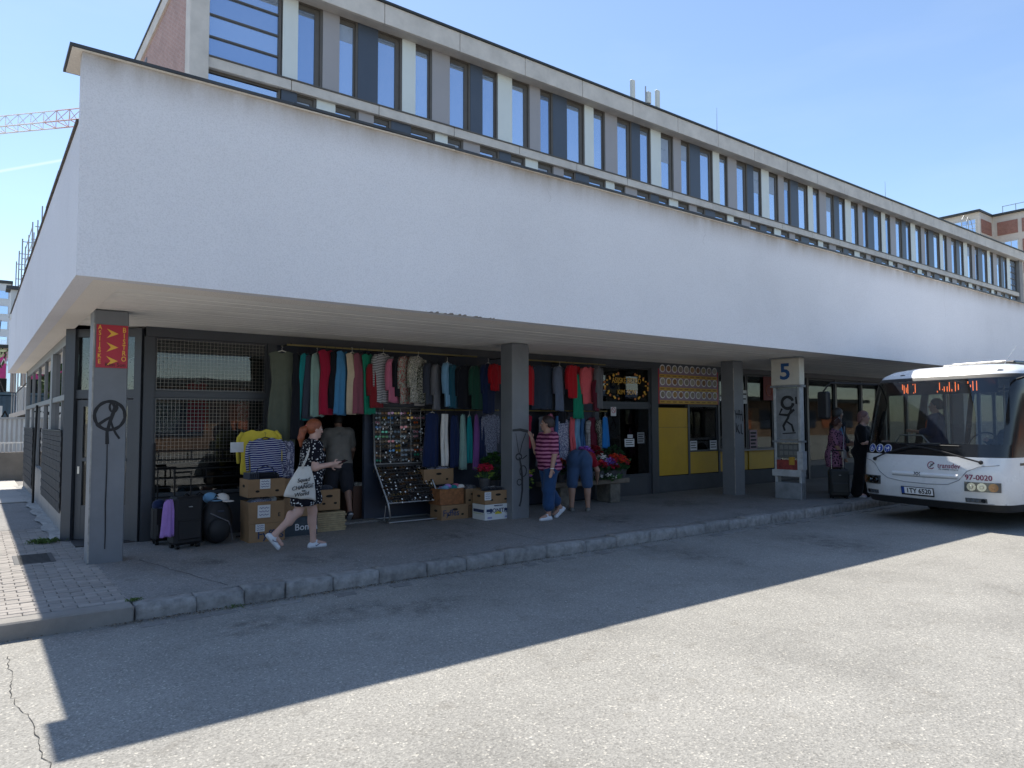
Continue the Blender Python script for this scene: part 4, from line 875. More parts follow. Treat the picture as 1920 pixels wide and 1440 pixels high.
lo = [("skirt", "wide navy skirt right of the sunglasses rack", 'skirt', 6.22, 1.92, .98, .36, C['navy'], 'sheath', R(10)), ("trousers", "off-white trousers between navy skirts", 'trousers', 6.46, 1.88, .99, .17, C['white'], 'trousers', R(10)), ("skirt", "dark navy skirt right of the off-white trousers", 'skirt', 6.65, 1.88, .97, .24, C['navy'], 'sheath', R(20)),
 ("dress", "pale mint long dress on the lower rail", 'dress', 6.84, 1.9, .92, .17, C['mint'], 'sheath', R(20)), ("dress", "darker mint dress beside the pale mint one", 'dress', 6.97, 1.88, 1.03, .16, C['teal'], 'sheath', R(40)), ("skirt", "long purple skirt left of the navy one", 'skirt', 7.11, 1.9, .90, .18, C['purple'], 'sheath', R(30)), ("skirt", "long blue skirt beside the middle column", 'skirt', 7.24, 1.86, .80, .22, C['navy'], 'sheath', R(30)), ("blouse", "navy speckled blouse beside the middle column", 'blouse', 7.42, 1.9, 1.07, .38, P_SPECK, 'shirt', R(5)),
 ("blouse", "red blouse on the lower rail beside the column", 'blouse', 8.28, 1.9, 1.25, .24, C['crimson'], 'shirt', R(30)), ("dress", "grey dress behind the striped-shirt woman", 'dress', 8.72, 1.86, .90, .42, C['grey'], 'dress', R(10)), ("blouse", "dusty pink blouse above the grey dress", 'blouse', 8.84, 1.92, 1.5, .30, C['pink'], 'shirt', R(40)), ("jeans", "blue denim jeans left of the letter-print shirt", 'jeans', 9.0, 1.85, 1.1, .20, C['jeans'], 'trousers', R(30)),
 ("shirt", "white shirt printed with navy letters on the lower rail", 'shirt', 9.18, 1.80, .97, .36, P_LET, 'shirt', R(10)), ("blouse", "black top above the letter-print shirt", 'blouse', 9.12, 1.98, 1.72, .3, C['black'], 'shirt', R(15)), ("trousers", "rose pink trousers right of the letter-print shirt", 'trousers', 9.39, 1.83, 1.1, .17, C['coral'], 'trousers', R(20)), ("trousers", "light blue trousers above the bending woman", 'trousers', 9.55, 1.82, 1.08, .2, C['ltblue'], 'trousers', R(15)),
 ("jeans", "mid blue jeans right of the light blue trousers", 'jeans', 9.68, 1.8, 1.1, .17, C['jeans'], 'trousers', R(25)), ("shirt", "thin striped shirt left of the maroon skirt", 'shirt', 9.80, 1.8, 1.1, .24, P_STR, 'shirt', R(55)), ("skirt", "maroon long skirt behind the flowers", 'skirt', 9.93, 1.85, 1.05, .28, C['maroon'], 'sheath', R(10)), ("blouse", "black leafy blouse next to the maroon skirt", 'blouse', 10.14, 1.82, 1.03, .28, P_LEAF, 'shirt', R(40)), ("blouse", "bright blue scarf-top at the lower rail's right end", 'blouse', 10.29, 1.86, 1.2, .28, C['skyblue'], 'sheath', R(20))]
for i, (nm, lb, ct_, x, z0, z1, w, m, kd, rz) in enumerate(lo): garment(nm, lb, ct_, x, z0, z1, w, m, kd, rz, 10.45 - .01 * (i % 3), G_LO, i + 60)
ins = [("dress", "red dress hanging behind the wire-mesh window", 2.62, 2.35, 1.62, .36, C['red'], 'dress'), ("shirt", "grey patterned shirt inside the wire-mesh window's left", 2.22, 2.2, 1.6, .36, P_FL2, 'shirt'), ("shirt", "pale patterned shirt inside the wire-mesh window's right", 3.3, 2.3, 1.55, .36, P_FL1, 'shirt'), ("jacket", "dark jacket in the middle of the wire-mesh window", 2.9, 2.2, 1.5, .42, C['slate'], 'shirt')]
for i, (nm, lb, x, z0, z1, w, m, kd) in enumerate(ins): garment(nm, lb, nm, x, z0, z1, w, m, kd, R(15 + 20 * i), 11.15, "clothes inside the shop window", i + 100)
garment("dress", "small-flower print dress behind the corner door glass", "dress", 1.75, 2.7, 1.55, .44, P_FLW, 'dress', R(-40), 11.3, "clothes inside the shop window", 121); garment("dress", "small-flower print dress at the corner door's far side", "dress", 1.33, 2.72, 1.8, .34, P_FLW, 'dress', R(-40), 11.62, "clothes inside the shop window", 122)
tw_ = garment("shirt", "yellow shirt on a hanger behind the striped shirt", "shirt", 3.24, 1.66, 1.02, .52, C['yellow'], 'shirt', R(-6), 10.22, None, 130)
garment("shirt", "navy and white striped shirt above the cardboard boxes", "shirt", 3.30, 1.54, .92, .46, P_NAVYSTR, 'shirt', R(-4), 10.13, None, 131); garment("scarf", "grey tie-dyed scarf knotted beside the striped shirt", "scarf", 3.64, 1.5, .95, .22, cloth_print("tie_dye", [(.35, .34, .42), (.10, .10, .16), (.4, .4, .46)], 14), 'sheath', 0, 10.16, None, 132, False)
tag(MB().box((2.86, 10.25, 1.33), (3.04, 10.253, 1.47)).obj("price_card", M_PAPER), "white handwritten price card left of the yellow shirt", "card")
stand = thing("shirt_stand", "thin black stand holding the yellow and striped shirts", "stand", (3.26, 10.2, WALK)); MB().tube([(0, .06, 0), (0, .06, 1.6)], .014, 6).obj("pole", M_BLACK, stand); MB().tube([(-.3, .06, .02), (.3, .06, .02)], .014, 6).obj("foot", M_BLACK, stand); MB().tube([(0, .06, 1.58), (0, -.09, 1.58)], .01, 6).obj("arm", M_BLACK, stand)

# ================================================================== BOXES, LUGGAGE
M_CARD = mat("cardboard", (.27, .165, .085), .85, 0, .14, 5, .001, 30); M_CARDIN = mat("cardboard_inside", (.18, .11, .06), .9); M_HOLE = mat("hand_hole_dark", (.01, .008, .006), .9); M_WBOX = mat("white_box_print", (.62, .63, .62), .6, 0, .05, 8)
def carton(label, x, y, z, w, d, h, rz=0, m=None, open_top=False, fill=None, print_=None, holes=True, note=None, seed=0):
    t = thing("cardboard_box", label, "box", (x, y, z), rz); b = MB(); m = m or M_CARD; th = .006
    b.box((0, 0, 0), (w, th, h)); b.box((0, d - th, 0), (w, d, h)); b.box((0, th, 0), (th, d - th, h)); b.box((w - th, th, 0), (w, d - th, h)); b.box((th, th, 0), (w - th, d - th, th))
    b.obj("carton", m, t)
    if not open_top: MB().box((th + .001, th + .001, h - .012), (w - th - .001, d - th - .001, h - .004)).obj("lid_flap", m, t)
    if holes:
        for cx in (.25, .78): MB().prism([(w * cx + .028 * math.cos(a * .6), h * .32 + .016 * math.sin(a * .6)) for a in range(11)], -.0025, -.0005).obj("vent_hole", M_HOLE, t)
        MB().prism([(w * .5 + .055 * math.cos(a * .45), h * .68 + .02 * math.sin(a * .45)) for a in range(14)], -.0025, -.0005).obj("hand_hole", M_HOLE, t)
        MB().prism([(d * .5 + .05 * math.cos(a * .45), h * .6 + .02 * math.sin(a * .45)) for a in range(14)], -.0025, -.0005, 'x').obj("hand_hole", M_HOLE, t)
    if print_:
        for s, sz, cx, cz, mm in print_: text("lettering", s, sz, mm, t, (w * cx, -.0035, h * cz), off=.0015)
    if note:
        cx, cz, ww, hh = note; nn = MB().box((w * cx - ww / 2, -.0065, h * cz - hh / 2), (w * cx + ww / 2, -.004, h * cz + hh / 2)).obj("price_note", M_PAPER, t)
        for k in range(3): ribbon("handwriting", [(w * cx - ww * .38 + q * ww * .095, h * cz + hh * (.27 - .27 * k) + hh * .06 * math.sin(q * 2.4 + k)) for q in range(9)], .0035, mat("pen_blue", (.03, .04, .16), .7), nn, Matrix.Translation((0, -.008, 0)))
    if fill:
        rs = np.random.RandomState(seed); 
        for q in range(fill[1]):
            mm = fill[0][q % len(fill[0])]; cx, cy = rs.uniform(.16, w - .16) if w > .34 else w / 2, rs.uniform(.1, d - .1) if d > .22 else d / 2
            f = MB(); rows = []
            for i in range(7):
                a = i / 6; rows.append([(cx + (.12 + .05 * math.sin(3 * bb_ + q)) * math.cos(bb_) * math.sin(a * 1.6 + .15), cy + .10 * math.sin(bb_) * math.sin(a * 1.6 + .15), h - .03 + .07 * math.cos(a * 1.6) + .014 * math.sin(bb_ * 4 + q)) for bb_ in np.linspace(0, 2 * math.pi, 14, endpoint=False)])
            f.grid(rows, True); f.f.append(tuple(range(14))); f.m.append(0); f.obj("folded_goods", mm, t, smooth=True)
    return t
BL = mat("box_print_blue", (.025, .04, .10), .7)
carton("brown FYFFES fruit box at the bottom of the left stack", 2.97, 9.72, WALK, .48, .38, .245, 0, None, False, None, [("Fyffes", .16, .6, .38, BL)], False, (.3, .78, .12, .10))
carton("middle box of the left stack with white price note", 2.965, 9.73, WALK + .247, .48, .38, .29, 0, None, True, ([P_SPECK, C['grey'], C['white']], 5), [("E", .07, .85, .35, M_INK)], False, (.42, .55, .17, .17), 3)
carton("open box of black bags on top of the left stack", 2.955, 9.74, WALK + .60, .50, .38, .24, 0, None, True, None, None, True, (.45, .72, .14, .13))
hb_ = thing("black_handbag", "black bag with arched handle in the top left box", "bag", (3.22, 9.93, WALK + .615)); MB().box((-.20, -.06, 0), (.21, .09, .30)).obj("bag_body", C['black'], hb_, bevel=.04); MB().tube([(-.13, -.07, .28), (-.1, -.075, .36), (0, -.08, .40), (.1, -.075, .36), (.13, -.07, .28)], .008, 6).obj("handle", C['slate'], hb_)
for q in range(5): tag(MB().box((2.985 + q * .028, 9.78, WALK + .62), (2.999 + q * .028, 10.06, WALK + .92)).obj("folded_bag", C['slate']), ("leftmost", "second", "middle", "fourth", "rightmost")[q] + " of the slim dark folded bags in the top left box", "bag", "folded bags in the top left box")
carton("tilted brown box behind the polka dot woman, upper", 3.52, 9.95, WALK + .55, .46, .36, .26, R(6), None, True, None, None, True)
carton("open brown box behind the polka dot woman, middle", 3.50, 9.92, WALK + .27, .5, .36, .27, 0, None, True, ([C['black']], 4), None, True, None, 6)
carton("dark printed box under the box behind the polka dot woman", 3.48, 9.93, WALK, .52, .36, .26, 0, mat("dark_printed_card", (.03, .045, .06), .6, 0, .5, 8), False, None, [("Bonita", .13, .68, .45, M_PAPER)], False)
carton("brown box right of the polka dot woman's hip", 4.10, 10.15, WALK + .30, .34, .36, .30, 0, None, True, ([C['slate']], 2), None, True, None, 8)
carton("brown box with black rim inside the doorway's right", 5.02, 10.95, WALK, .40, .40, .55, R(5), mat("brown_carton_dark", (.12, .065, .045), .85), True, ([P_SPECK, C['white'], P_FL2], 7), None, False, None, 9)
mats_ = thing("straw_mats", "stack of straw mats beneath the box by the doorway", "mats", (4.05, 10.06, WALK))
for q in range(9): MB().box((.0 + .01 * math.sin(q * 3), 0, q * .031), (.44 + .015 * math.sin(q * 2), .42, q * .031 + .026)).obj("mat", mat("straw", (.36, .28, .16), .9, 0, .3, 14, .004, 80), mats_)
carton("FYFFES banana box at the bottom right of the sunglasses rack", 6.12, 9.98, WALK, .52, .36, .24, 0, None, False, None, [("Fyffes", .14, .35, .45, BL)], True)
carton("orange printed box of slippers right of the sunglasses rack", 6.10, 10.0, WALK + .245, .46, .36, .26, 0, mat("orange_carton", (.25, .10, .035), .8, 0, .5, 16), True, None, None, False)
carton("open brown box above the slippers beside the rack", 6.02, 10.38, WALK + .55, .58, .34, .26, 0, None, True, ([C['black'], P_SPECK], 5), None, True, None, 12)
carton("plain brown box behind the white BONITA box", 6.62, 10.02, WALK + .2, .3, .34, .28, 0, None, True, ([C['slate'], C['grey']], 3), None, True, None, 13)
carton("plain dark brown box low behind the white fruit box", 6.66, 10.0, WALK, .32, .34, .195, 0, M_CARDIN, False, None, None, False)
wb = carton("white BONITA banana box beside the middle column", 6.68, 9.55, WALK, .54, .36, .25, 0, M_WBOX, False, None, [("BONITA", .095, .5, .58, BL), ("PREMIUM PACK", .025, .5, .9, BL)], False)
MB().prism([(.27 + .07 * math.cos(a * .35), .09 + .05 * math.sin(a * .35)) for a in range(10)], -.0035, -.0005).obj("yellow_emblem", mat("print_yellow", (.62, .5, .03), .6), wb)
for cx in (.09, .45): MB().box((cx - .06, -.003, .13), (cx + .06, -.0005, .175)).obj("dark_band", BL, wb); MB().box((cx - .05, -.003, .105), (cx + .05, -.0005, .112)).obj("print_line", BL, wb)
MB().box((-.003, .03, .12), (-.0005, .33, .17)).obj("dark_band", BL, wb); MB().box((-.003, .06, .095), (-.0005, .33, .102)).obj("print_line", mat("print_green", (.4, .45, .05), .7), wb)
for cx in (.05, .4): MB().box((cx, -.003, .02), (cx + .09, -.0005, .05)).obj("print_block", mat("print_lilac", (.28, .28, .45), .7), wb)
carton("open brown box of dark clothes on the white fruit box", 6.69, 9.56, WALK + .253, .53, .36, .22, 0, None, True, ([C['black'], C['slate'], P_STR, C['black']], 8), None, True, (.1, .62, .13, .13), 15)
# slippers on the orange box
for q, (mm, lb) in enumerate(((C['ltblue'], "light blue slipper on the orange box"), (C['lilac'], "lilac slipper on the orange box"), (C['teal'], "turquoise slipper on the orange box"), (C['pink'], "pink slipper on the orange box"), (C['white'], "white slipper at the right of the orange box"))):
    t = thing("slipper", lb, "slipper", (6.20 + q * .075, 10.06 + .05 * (q % 2), WALK + .50 + .015 * (q % 2)), R(-60 + 12 * q))
    MB().ball((0, 0, .012), (.12, .045, .014), 12).obj("sole", mm, t, smooth=True); MB().ball((.04, 0, .03), (.065, .046, .035), 12).obj("strap", mm, t, smooth=True)
# luggage by the wire window
M_BAGF = mat("black_nylon", (.010, .010, .012), .65, 0, .3, 9, .001, 120)
def suitcase(label, x, y, w, d, h, rz, hh, m=None, hm=None, rib=True):
    t = thing("suitcase", label, "suitcase", (x, y, WALK), rz); m = m or M_BAGF
    MB().box((-w / 2, -d / 2, .05), (w / 2, d / 2, h)).obj("shell", m, t, bevel=.035); MB().box((-w * .4, -d / 2 - .03, .12), (w * .4, -d / 2 + .001, h * .55)).obj("front_pocket", m, t, bevel=.014)
    for s in (-1, 1):
        MB().tube([(s * w * .3, d * .35, h - .02), (s * w * .3, d * .35, h + hh)], .008, 6).obj("handle_tube", hm or M_BLACK, t)
        MB().tube([(s * w * .36 - .02, d * .3, .03), (s * w * .36 + .02, d * .3, .03)], .03, 12).obj("wheel", M_BLACK, t); MB().tube([(s * w * .36 - .02, -d * .3, .03), (s * w * .36 + .02, -d * .3, .03)], .03, 12).obj("wheel", M_BLACK, t)
    MB().tube([(-w * .33, d * .35, h + hh), (w * .33, d * .35, h + hh)], .013, 6).obj("grip", M_BLACK, t); MB().tube([(-w * .1, -d * .1, h), (0, -d * .1, h + .03), (w * .1, -d * .1, h)], .01, 6).obj("top_handle", M_BLACK, t)
    MB().box((-.02, -d / 2 - .034, h * .8), (.02, -d / 2 - .0005 , h * .815)).obj("zip_pull", M_GALV, t); MB().tube([(-w * .5, -d / 2 + .04, h * .1), (-w * .502, -d / 2 + .04, h * .9)], .005, 5).obj("piping", M_BLACK, t)
    return t
suitcase("tall black suitcase with raised trolley handle by the window", 2.22, 9.92, .36, .26, .66, R(12), .30); suitcase("black trolley case behind the tall suitcase", 2.1, 10.4, .36, .24, .50, 0, .50)
bk = thing("backpack", "bulging black backpack with grey straps right of the suitcase", "backpack", (2.62, 9.98, WALK), R(5)); MB().ball((0, 0, .30), (.21, .15, .30), 18).obj("body", M_BAGF, bk, smooth=True); MB().ball((.0, -.12, .2), (.15, .08, .17), 14).obj("front_pocket", M_BAGF, bk, smooth=True)
MB().tube([(-.12, -.12, .42), (-.02, -.19, .36), (.1, -.17, .3), (.16, -.12, .16), (.19, -.08, .02)], .008, 6).obj("strap", C['grey'], bk); MB().tube([(-.05, 0, .585), (0, 0, .64), (.05, 0, .585)], .01, 6).obj("grab_handle", M_BLACK, bk); MB().box((-.04, -.165, .43), (.04, -.15, .45)).obj("name_patch", C['slate'], bk)
tb = thing("travel_bag", "dark travel bag lying behind the backpack", "bag", (2.48, 10.3, WALK)); MB().ball((0, 0, .3), (.2, .14, .3), 16).obj("body", M_BAGF, tb, smooth=True); MB().tube([(-.1, 0, .58), (0, 0, .66), (.1, 0, .58)], .01, 6).obj("handle", M_BLACK, tb)
for lb, x, y, z, m in (("pale blue cap on top of the backpack", 2.56, 10.06, .74, C['ltblue']), ("white cap on top of the backpack's right", 2.70, 10.02, .725, C['white']), ("dark navy cap on the rear trolley case", 2.0, 10.36, .66, C['navy'])):
    t = thing("cap", lb, "cap", (x, y, z), R(-60)); MB().ball((0, 0, 0), (.1, .09, .075), 14).obj("crown", m, t, smooth=True); MB().ball((.1, 0, -.03), (.09, .075, .012), 12).obj("peak", m, t, smooth=True)
sk = garment("scarf_bundle", "lilac pleated scarf bundle tied to the suitcase handle", "scarf", 2.00, .80, .32, .17, C['lilac'], 'sheath', R(20), 9.80, None, 140, False)
# ================================================================== SUNGLASSES RACK
rk = thing("sunglasses_rack", "grey tubular display rack with sloping lower grid full of sunglasses", "display rack", (5.22, 10.6, 0))
M_RTUBE = mat("rack_tube", (.36, .35, .34), .4, .7, .15)
W = .95; zt_, zm_, zb_ = 1.92, 1.05, .46; ym_, yb_ = -.02, -.42
for s in (0, W):
    xb = .04
    MB().tube([(s, .04, zt_ + .06), (s, ym_, zm_), (s + xb, yb_, zb_), (s + xb + .02, yb_ - .04, .24), (s + xb, yb_ + .05, .175)], .016, 8).obj("side_tube", M_RTUBE, rk, smooth=True)
    MB().tube([(s + .03, .0, .175), (s + .05, yb_, .165), (s + xb, yb_ - .06, .165)], .014, 8).obj("foot_tube", M_RTUBE, rk); MB().tube([(s + .02, yb_ + .1, .18), (s + .04, yb_ + .08, .42)], .008, 6).obj("brace", M_RTUBE, rk)
for (y, z, dx) in ((.04, zt_ + .06, 0), (ym_, zm_ + .01, 0), (yb_, zb_, .04), (yb_ - .05, .165, .04), (0, .175, .03)): MB().tube([(dx, y, z), (W + dx, y, z)], .012, 8).obj("cross_tube", M_RTUBE, rk)
MB().box((.0, -.02, zt_ + .08), (W, .0, zt_ + .26)).obj("header_board", mat("header_slate", (.06, .075, .10), .6), rk); MB().box((.72, -.026, zt_ + .1), (.92, -.021, zt_ + .2)).obj("price_board", M_PAPER, rk)
MB().box((.02, .05, zm_ + .03), (W - .02, .06, zt_ + .04)).obj("upper_backing", M_DARK, rk)
MB().add([(.02, ym_ + .03, zm_), (W - .02, ym_ + .03, zm_), (W + .02, yb_ + .03, zb_), (.06, yb_ + .03, zb_)], [(0, 1, 2, 3)]).obj("lower_backing", M_DARK, rk)
for k in range(5): MB().tube([(W * (k + .5) / 5, .0, zt_ + .04), (W * (k + .5) / 5, ym_ - .01, zm_ + .02)], .003, 4).obj("wire", M_RTUBE, rk)
def shades(fm, lm):
    b = MB(); b.cur = 0
    for s in (-1, 1):
        b.cur = 1; b.prism([(s * .034 + .029 * math.cos(a * .7), .022 * math.sin(a * .7)) for a in range(9)], -.003, .001); b.cur = 0
        b.tube([(s * .034 + .031 * math.cos(a), 0, .024 * math.sin(a)) for a in np.linspace(0, 6.28, 10)], .0035, 4); b.tube([(s * .066, 0, .01), (s * .068, .05, .008), (s * .06, .10, -.01)], .0035, 4)
    b.tube([(-.008, -.002, .008), (0, -.003, .011), (.008, -.002, .008)], .003, 4); return b.mesh("sunglasses", [fm, lm])
def lens(nm, c, r=.08): return mat(nm, c, r, .3, .1, 9, spec=.8)
FR = [mat("frame_black", (.012, .012, .013), .3), mat("frame_brown", (.07, .035, .015), .3), mat("frame_gold", (.4, .28, .1), .3, .8), mat("frame_silver", (.5, .5, .5), .3, .8)]
kinds = [("black", shades(FR[0], lens("lens_black", (.012, .012, .015)))), ("smoke grey", shades(FR[3], lens("lens_smoke", (.05, .05, .055)))), ("brown", shades(FR[1], lens("lens_brown", (.06, .03, .012)))), ("gold rimmed", shades(FR[2], lens("lens_dark", (.02, .02, .02)))),
         ("yellow mirrored", shades(FR[0], lens("lens_yellow", (.45, .26, .03)))), ("blue mirrored", shades(FR[0], lens("lens_blue", (.03, .16, .38)))), ("green mirrored", shades(FR[0], lens("lens_green", (.05, .3, .18)))), ("orange mirrored", shades(FR[0], lens("lens_orange", (.6, .12, .03)))), ("pink mirrored", shades(FR[3], lens("lens_pink", (.5, .2, .24))))]
tagm = MB().box((-.012, -.004, -.045), (.012, -.003, -.018)).mesh("price_tag", M_WHITE)
ORD = ["first", "second", "third", "fourth", "fifth", "sixth", "seventh", "eighth", "ninth", "tenth", "bottom"]
def pair(kind, x, y, z, rx, tg, where, row, cl):
    o = link("sunglasses", kinds[kind][1], None, (x, y, z), (rx + rng.uniform(-.15, .15), rng.uniform(-.14, .14), rng.uniform(-.35, .35))); s = rng.uniform(.82, 1.0); o.scale = (s, s, s)
    tag(o, f"{kinds[kind][0]} sunglasses, {ORD[row]} row, {ORD[cl]} from left on the rack's {where}", "sunglasses", f"sunglasses on the rack's {where}")
    if tg: link("price_tag", tagm, o, (rng.uniform(-.03, .03), -.002, 0))
for r in range(11):
    for k in range(8):
        v = (r + .5) / 11; x = 5.22 + .065 + k * .118 + rng.uniform(-.008, .008); kd = rng.choice([0, 0, 0, 0, 1, 2, 3, 4, 5, 6, 8] if r < 9 else [0, 0, 1, 2, 6])
        if k == 6 and r in (2, 8): kd = 7
        pair(kd, x, 10.6 + .025 - .05 * v, zt_ + .01 - v * (zt_ - zm_ - .02), 0, rng.rand() < .42, "upright grid", r, k)
for r in range(11):
    for k in range(9):
        v = (r + .5) / 11; x = 5.22 + .05 + .04 * v + k * .107 + rng.uniform(-.01, .01); kd = rng.choice([0, 0, 0, 0, 0, 0, 1, 2, 3])
        pair(kd, x, 10.6 + ym_ + (yb_ - ym_) * v - .012, zm_ - .03 - v * (zm_ - zb_ - .03), R(-32), rng.rand() < .3, "sloping grid", r, k)
# ================================================================== FLOWERS AND BENCH
bn = thing("flower_bench", "low weathered timber bench carrying the flower bunches", "bench", (8.5, 10.25, WALK)); M_TIMB = mat("weathered_timber", (.17, .145, .115), .9, 0, .3, 6, .004, 50)
for k in range(3): MB().box((0, -.24 + k * .165, .38), (2.05, -.085 + k * .165, .47)).obj("plank", M_TIMB, bn, bevel=.008)
for x in (.25, 1.55): MB().box((x, -.2, 0), (x + .28, .2, .379)).obj("block_leg", mat("stone_block", (.16, .145, .12), .95, 0, .5, 8, .01, 30), bn, bevel=.012)
M_LEAFS = [mat("leaf_green_%d" % i, c, .6, 0, .3, 30) for i, c in enumerate(((.02, .075, .02), (.045, .13, .03), (.14, .22, .03)))]
def petals(mb, c, r, n):
    for k in range(n):
        a = 2 * math.pi * k / n + rng.uniform(-.2, .2); e = rng.uniform(-.5, 1.1); d = Vector((math.cos(a) * math.cos(e), math.sin(a) * math.cos(e), math.sin(e))); s = d.cross(Vector((0, 0, 1))).normalized() * r * .42
        c0 = Vector(c); mb.add([c0, c0 + d * r * .55 + s, c0 + d * r + Vector((0, 0, -r * .15)), c0 + d * r * .55 - s], [(0, 1, 2, 3)])
def bunch(label, x, y, z, cols_, n, rad, h, fr=.035, pot=None, leafn=90, lm=0, name="flower_bunch"):
    t = thing(name, label, "flowers", (x, y, z)); base = .14 if pot else 0; rad *= 1.25; h *= 1.15; fr *= 1.4; n = int(n * 1.6)
    if pot: MB().tube([(0, 0, 0), (0, 0, .16)], [.075, .10], 14).obj("pot", pot, t); MB().tube([(0, 0, .15), (0, 0, .175)], [.106, .106], 14).obj("pot_rim", pot, t)
    lf = MB()
    for i in range(leafn):
        a = rng.uniform(0, 6.28); rr = rad * math.sqrt(rng.rand()) * 1.05; zz = base + h * rng.uniform(.05, .85); l_ = rng.uniform(.05, .10); e = rng.uniform(-.2, .9); d = Vector((math.cos(a) * math.cos(e), math.sin(a) * math.cos(e), math.sin(e))); s = d.orthogonal().normalized() * l_ * .2; p0 = Vector((rr * math.cos(a), rr * math.sin(a) * .8, zz)); lf.add([p0, p0 + d * l_ * .5 + s, p0 + d * l_, p0 + d * l_ * .5 - s], [(0, 1, 2, 3)])
    tag(lf.obj("leaves", M_LEAFS[lm], t, fixn=False), kind="stuff")
    st_ = MB()
    for i in range(n):
        a = i * 2.4; rr = rad * math.sqrt((i + .5) / n); p = (rr * math.cos(a), rr * math.sin(a) * .8, base + h * (1 - .35 * (rr / rad) ** 2) + rng.uniform(-.03, .03))
        st_.tube([(p[0] * .2, p[1] * .2, base * .9), (p[0] * .6, p[1] * .6, base + h * .5), p], .003, 4, False); f = MB(); petals(f, p, fr * rng.uniform(.8, 1.2), 12); petals(f, (p[0], p[1], p[2] + .01), fr * .6, 7); f.obj("bloom", cols_[i % len(cols_)], t, fixn=False)
    st_.obj("stems", M_LEAFS[0], t, fixn=False); return t
def pc(n_, c): return mat("petal_" + n_, mul(c, 1.6), .7, 0, .25, 40)
PU, WH, DR, RP, LI, OR, YE, VI = pc("purple", (.20, .03, .25)), pc("white", (.62, .6, .58)), pc("darkred", (.18, .005, .012)), pc("redpink", (.42, .02, .06)), pc("lilac", (.30, .20, .55)), pc("orange", (.52, .06, .02)), pc("yellow", (.5, .42, .06)), pc("violet", (.36, .12, .42))
PT = mat("dark_pot", (.05, .05, .055), .6); bz = WALK + .47
bunch("purple and lilac chrysanthemums behind the bending woman", 9.52, 10.23, bz, [PU, VI, LI], 16, .16, .42, .05, PT); bunch("dark red carnations at the back of the bench", 9.83, 10.25, bz, [DR], 14, .12, .44, .05, PT); bunch("white blossoms right beside the bending woman", 9.47, 10.03, bz, [WH], 18, .12, .24, .035, PT)
bunch("red and pink mixed bunch at the bench front", 9.72, 10.03, bz, [RP, OR, RP], 18, .15, .18, .045, PT); bunch("lilac blue statice bunch at the bench front", 10.02, 10.05, bz, [LI, LI, PU], 22, .14, .2, .035, PT); bunch("white lilies above the lilac statice", 9.89, 10.15, bz, [WH], 8, .1, .3, .04, PT)
bunch("orange red lily bunch at the bench's right end", 10.29, 10.11, bz, [OR, OR, RP], 24, .19, .26, .045, PT); bunch("tall dark green foliage behind the orange lilies", 10.37, 10.29, bz, [M_LEAFS[0]], 10, .2, .42, .04, PT, 160); bunch("low white flowering greenery along the bench edge", 9.79, 9.91, bz, [WH], 10, .22, .08, .025, None, 160, 1)
bunch("pink and crimson bunch left of the bending woman", 8.62, 10.12, bz, [RP, DR, VI], 18, .17, .16, .045, PT, 80); bunch("orange brown blossoms behind the bending woman's left leg", 8.85, 10.2, bz, [OR, pc("rust", (.2, .07, .03))], 16, .15, .24, .04, PT, 80)
bunch("extra tall orange lilies at the outer end of the bench", 10.42, 10.1, bz, [OR, RP], 16, .13, .22, .045, PT); bunch("crimson roses between lilac statice and orange lilies", 10.08, 10.02, bz, [RP, DR], 16, .12, .14, .04, PT)
bk2 = thing("flower_bucket", "tall grey plastic bucket right of the middle column", "bucket", (7.78, 10.02, WALK)); MB().tube([(0, 0, 0), (0, 0, .42)], [.12, .15], 18).obj("bucket", mat("grey_plastic", (.13, .14, .16), .5), bk2); MB().tube([(0, 0, .40), (0, 0, .43)], [.16, .16], 18).obj("rim", MATS["grey_plastic"], bk2)
bunch("green yellow and violet plant in the grey bucket", 7.78, 10.02, WALK + .40, [YE, VI, YE], 20, .17, .34, .045, None, 150, 2); bunch("orange bunch behind the striped-shirt woman's waist", 7.9, 10.3, WALK + .75, [OR, DR], 12, .15, .16, .045, None, 50)
stt = thing("flower_stool", "small dark stool holding the orange bunch", "stool", (7.9, 10.3, WALK)); MB().box((-.16, -.16, .72), (.16, .16, .75)).obj("seat", M_TIMB, stt)
for a in (-.13, .11):
    for b in (-.13, .11): MB().box((a, b, 0), (a + .02, b + .02, .72)).obj("leg", M_TIMB, stt)
bunch("red flowers with yellow leaves on the box left of the column", 6.92, 9.9, WALK + .48, [RP, RP, DR], 14, .1, .22, .05, PT, 40, 2); bunch("leafy green plant just left of the middle column", 7.28, 10.14, WALK + .42, [M_LEAFS[1]], 16, .16, .42, .05, PT, 260, 0, "potted_plant"); box("plant_crate", (7.1, 9.98, WALK), (7.46, 10.3, WALK + .42), M_CARDIN); tag(bpy.data.objects["plant_crate"], "dark crate under the leafy green plant", "crate")
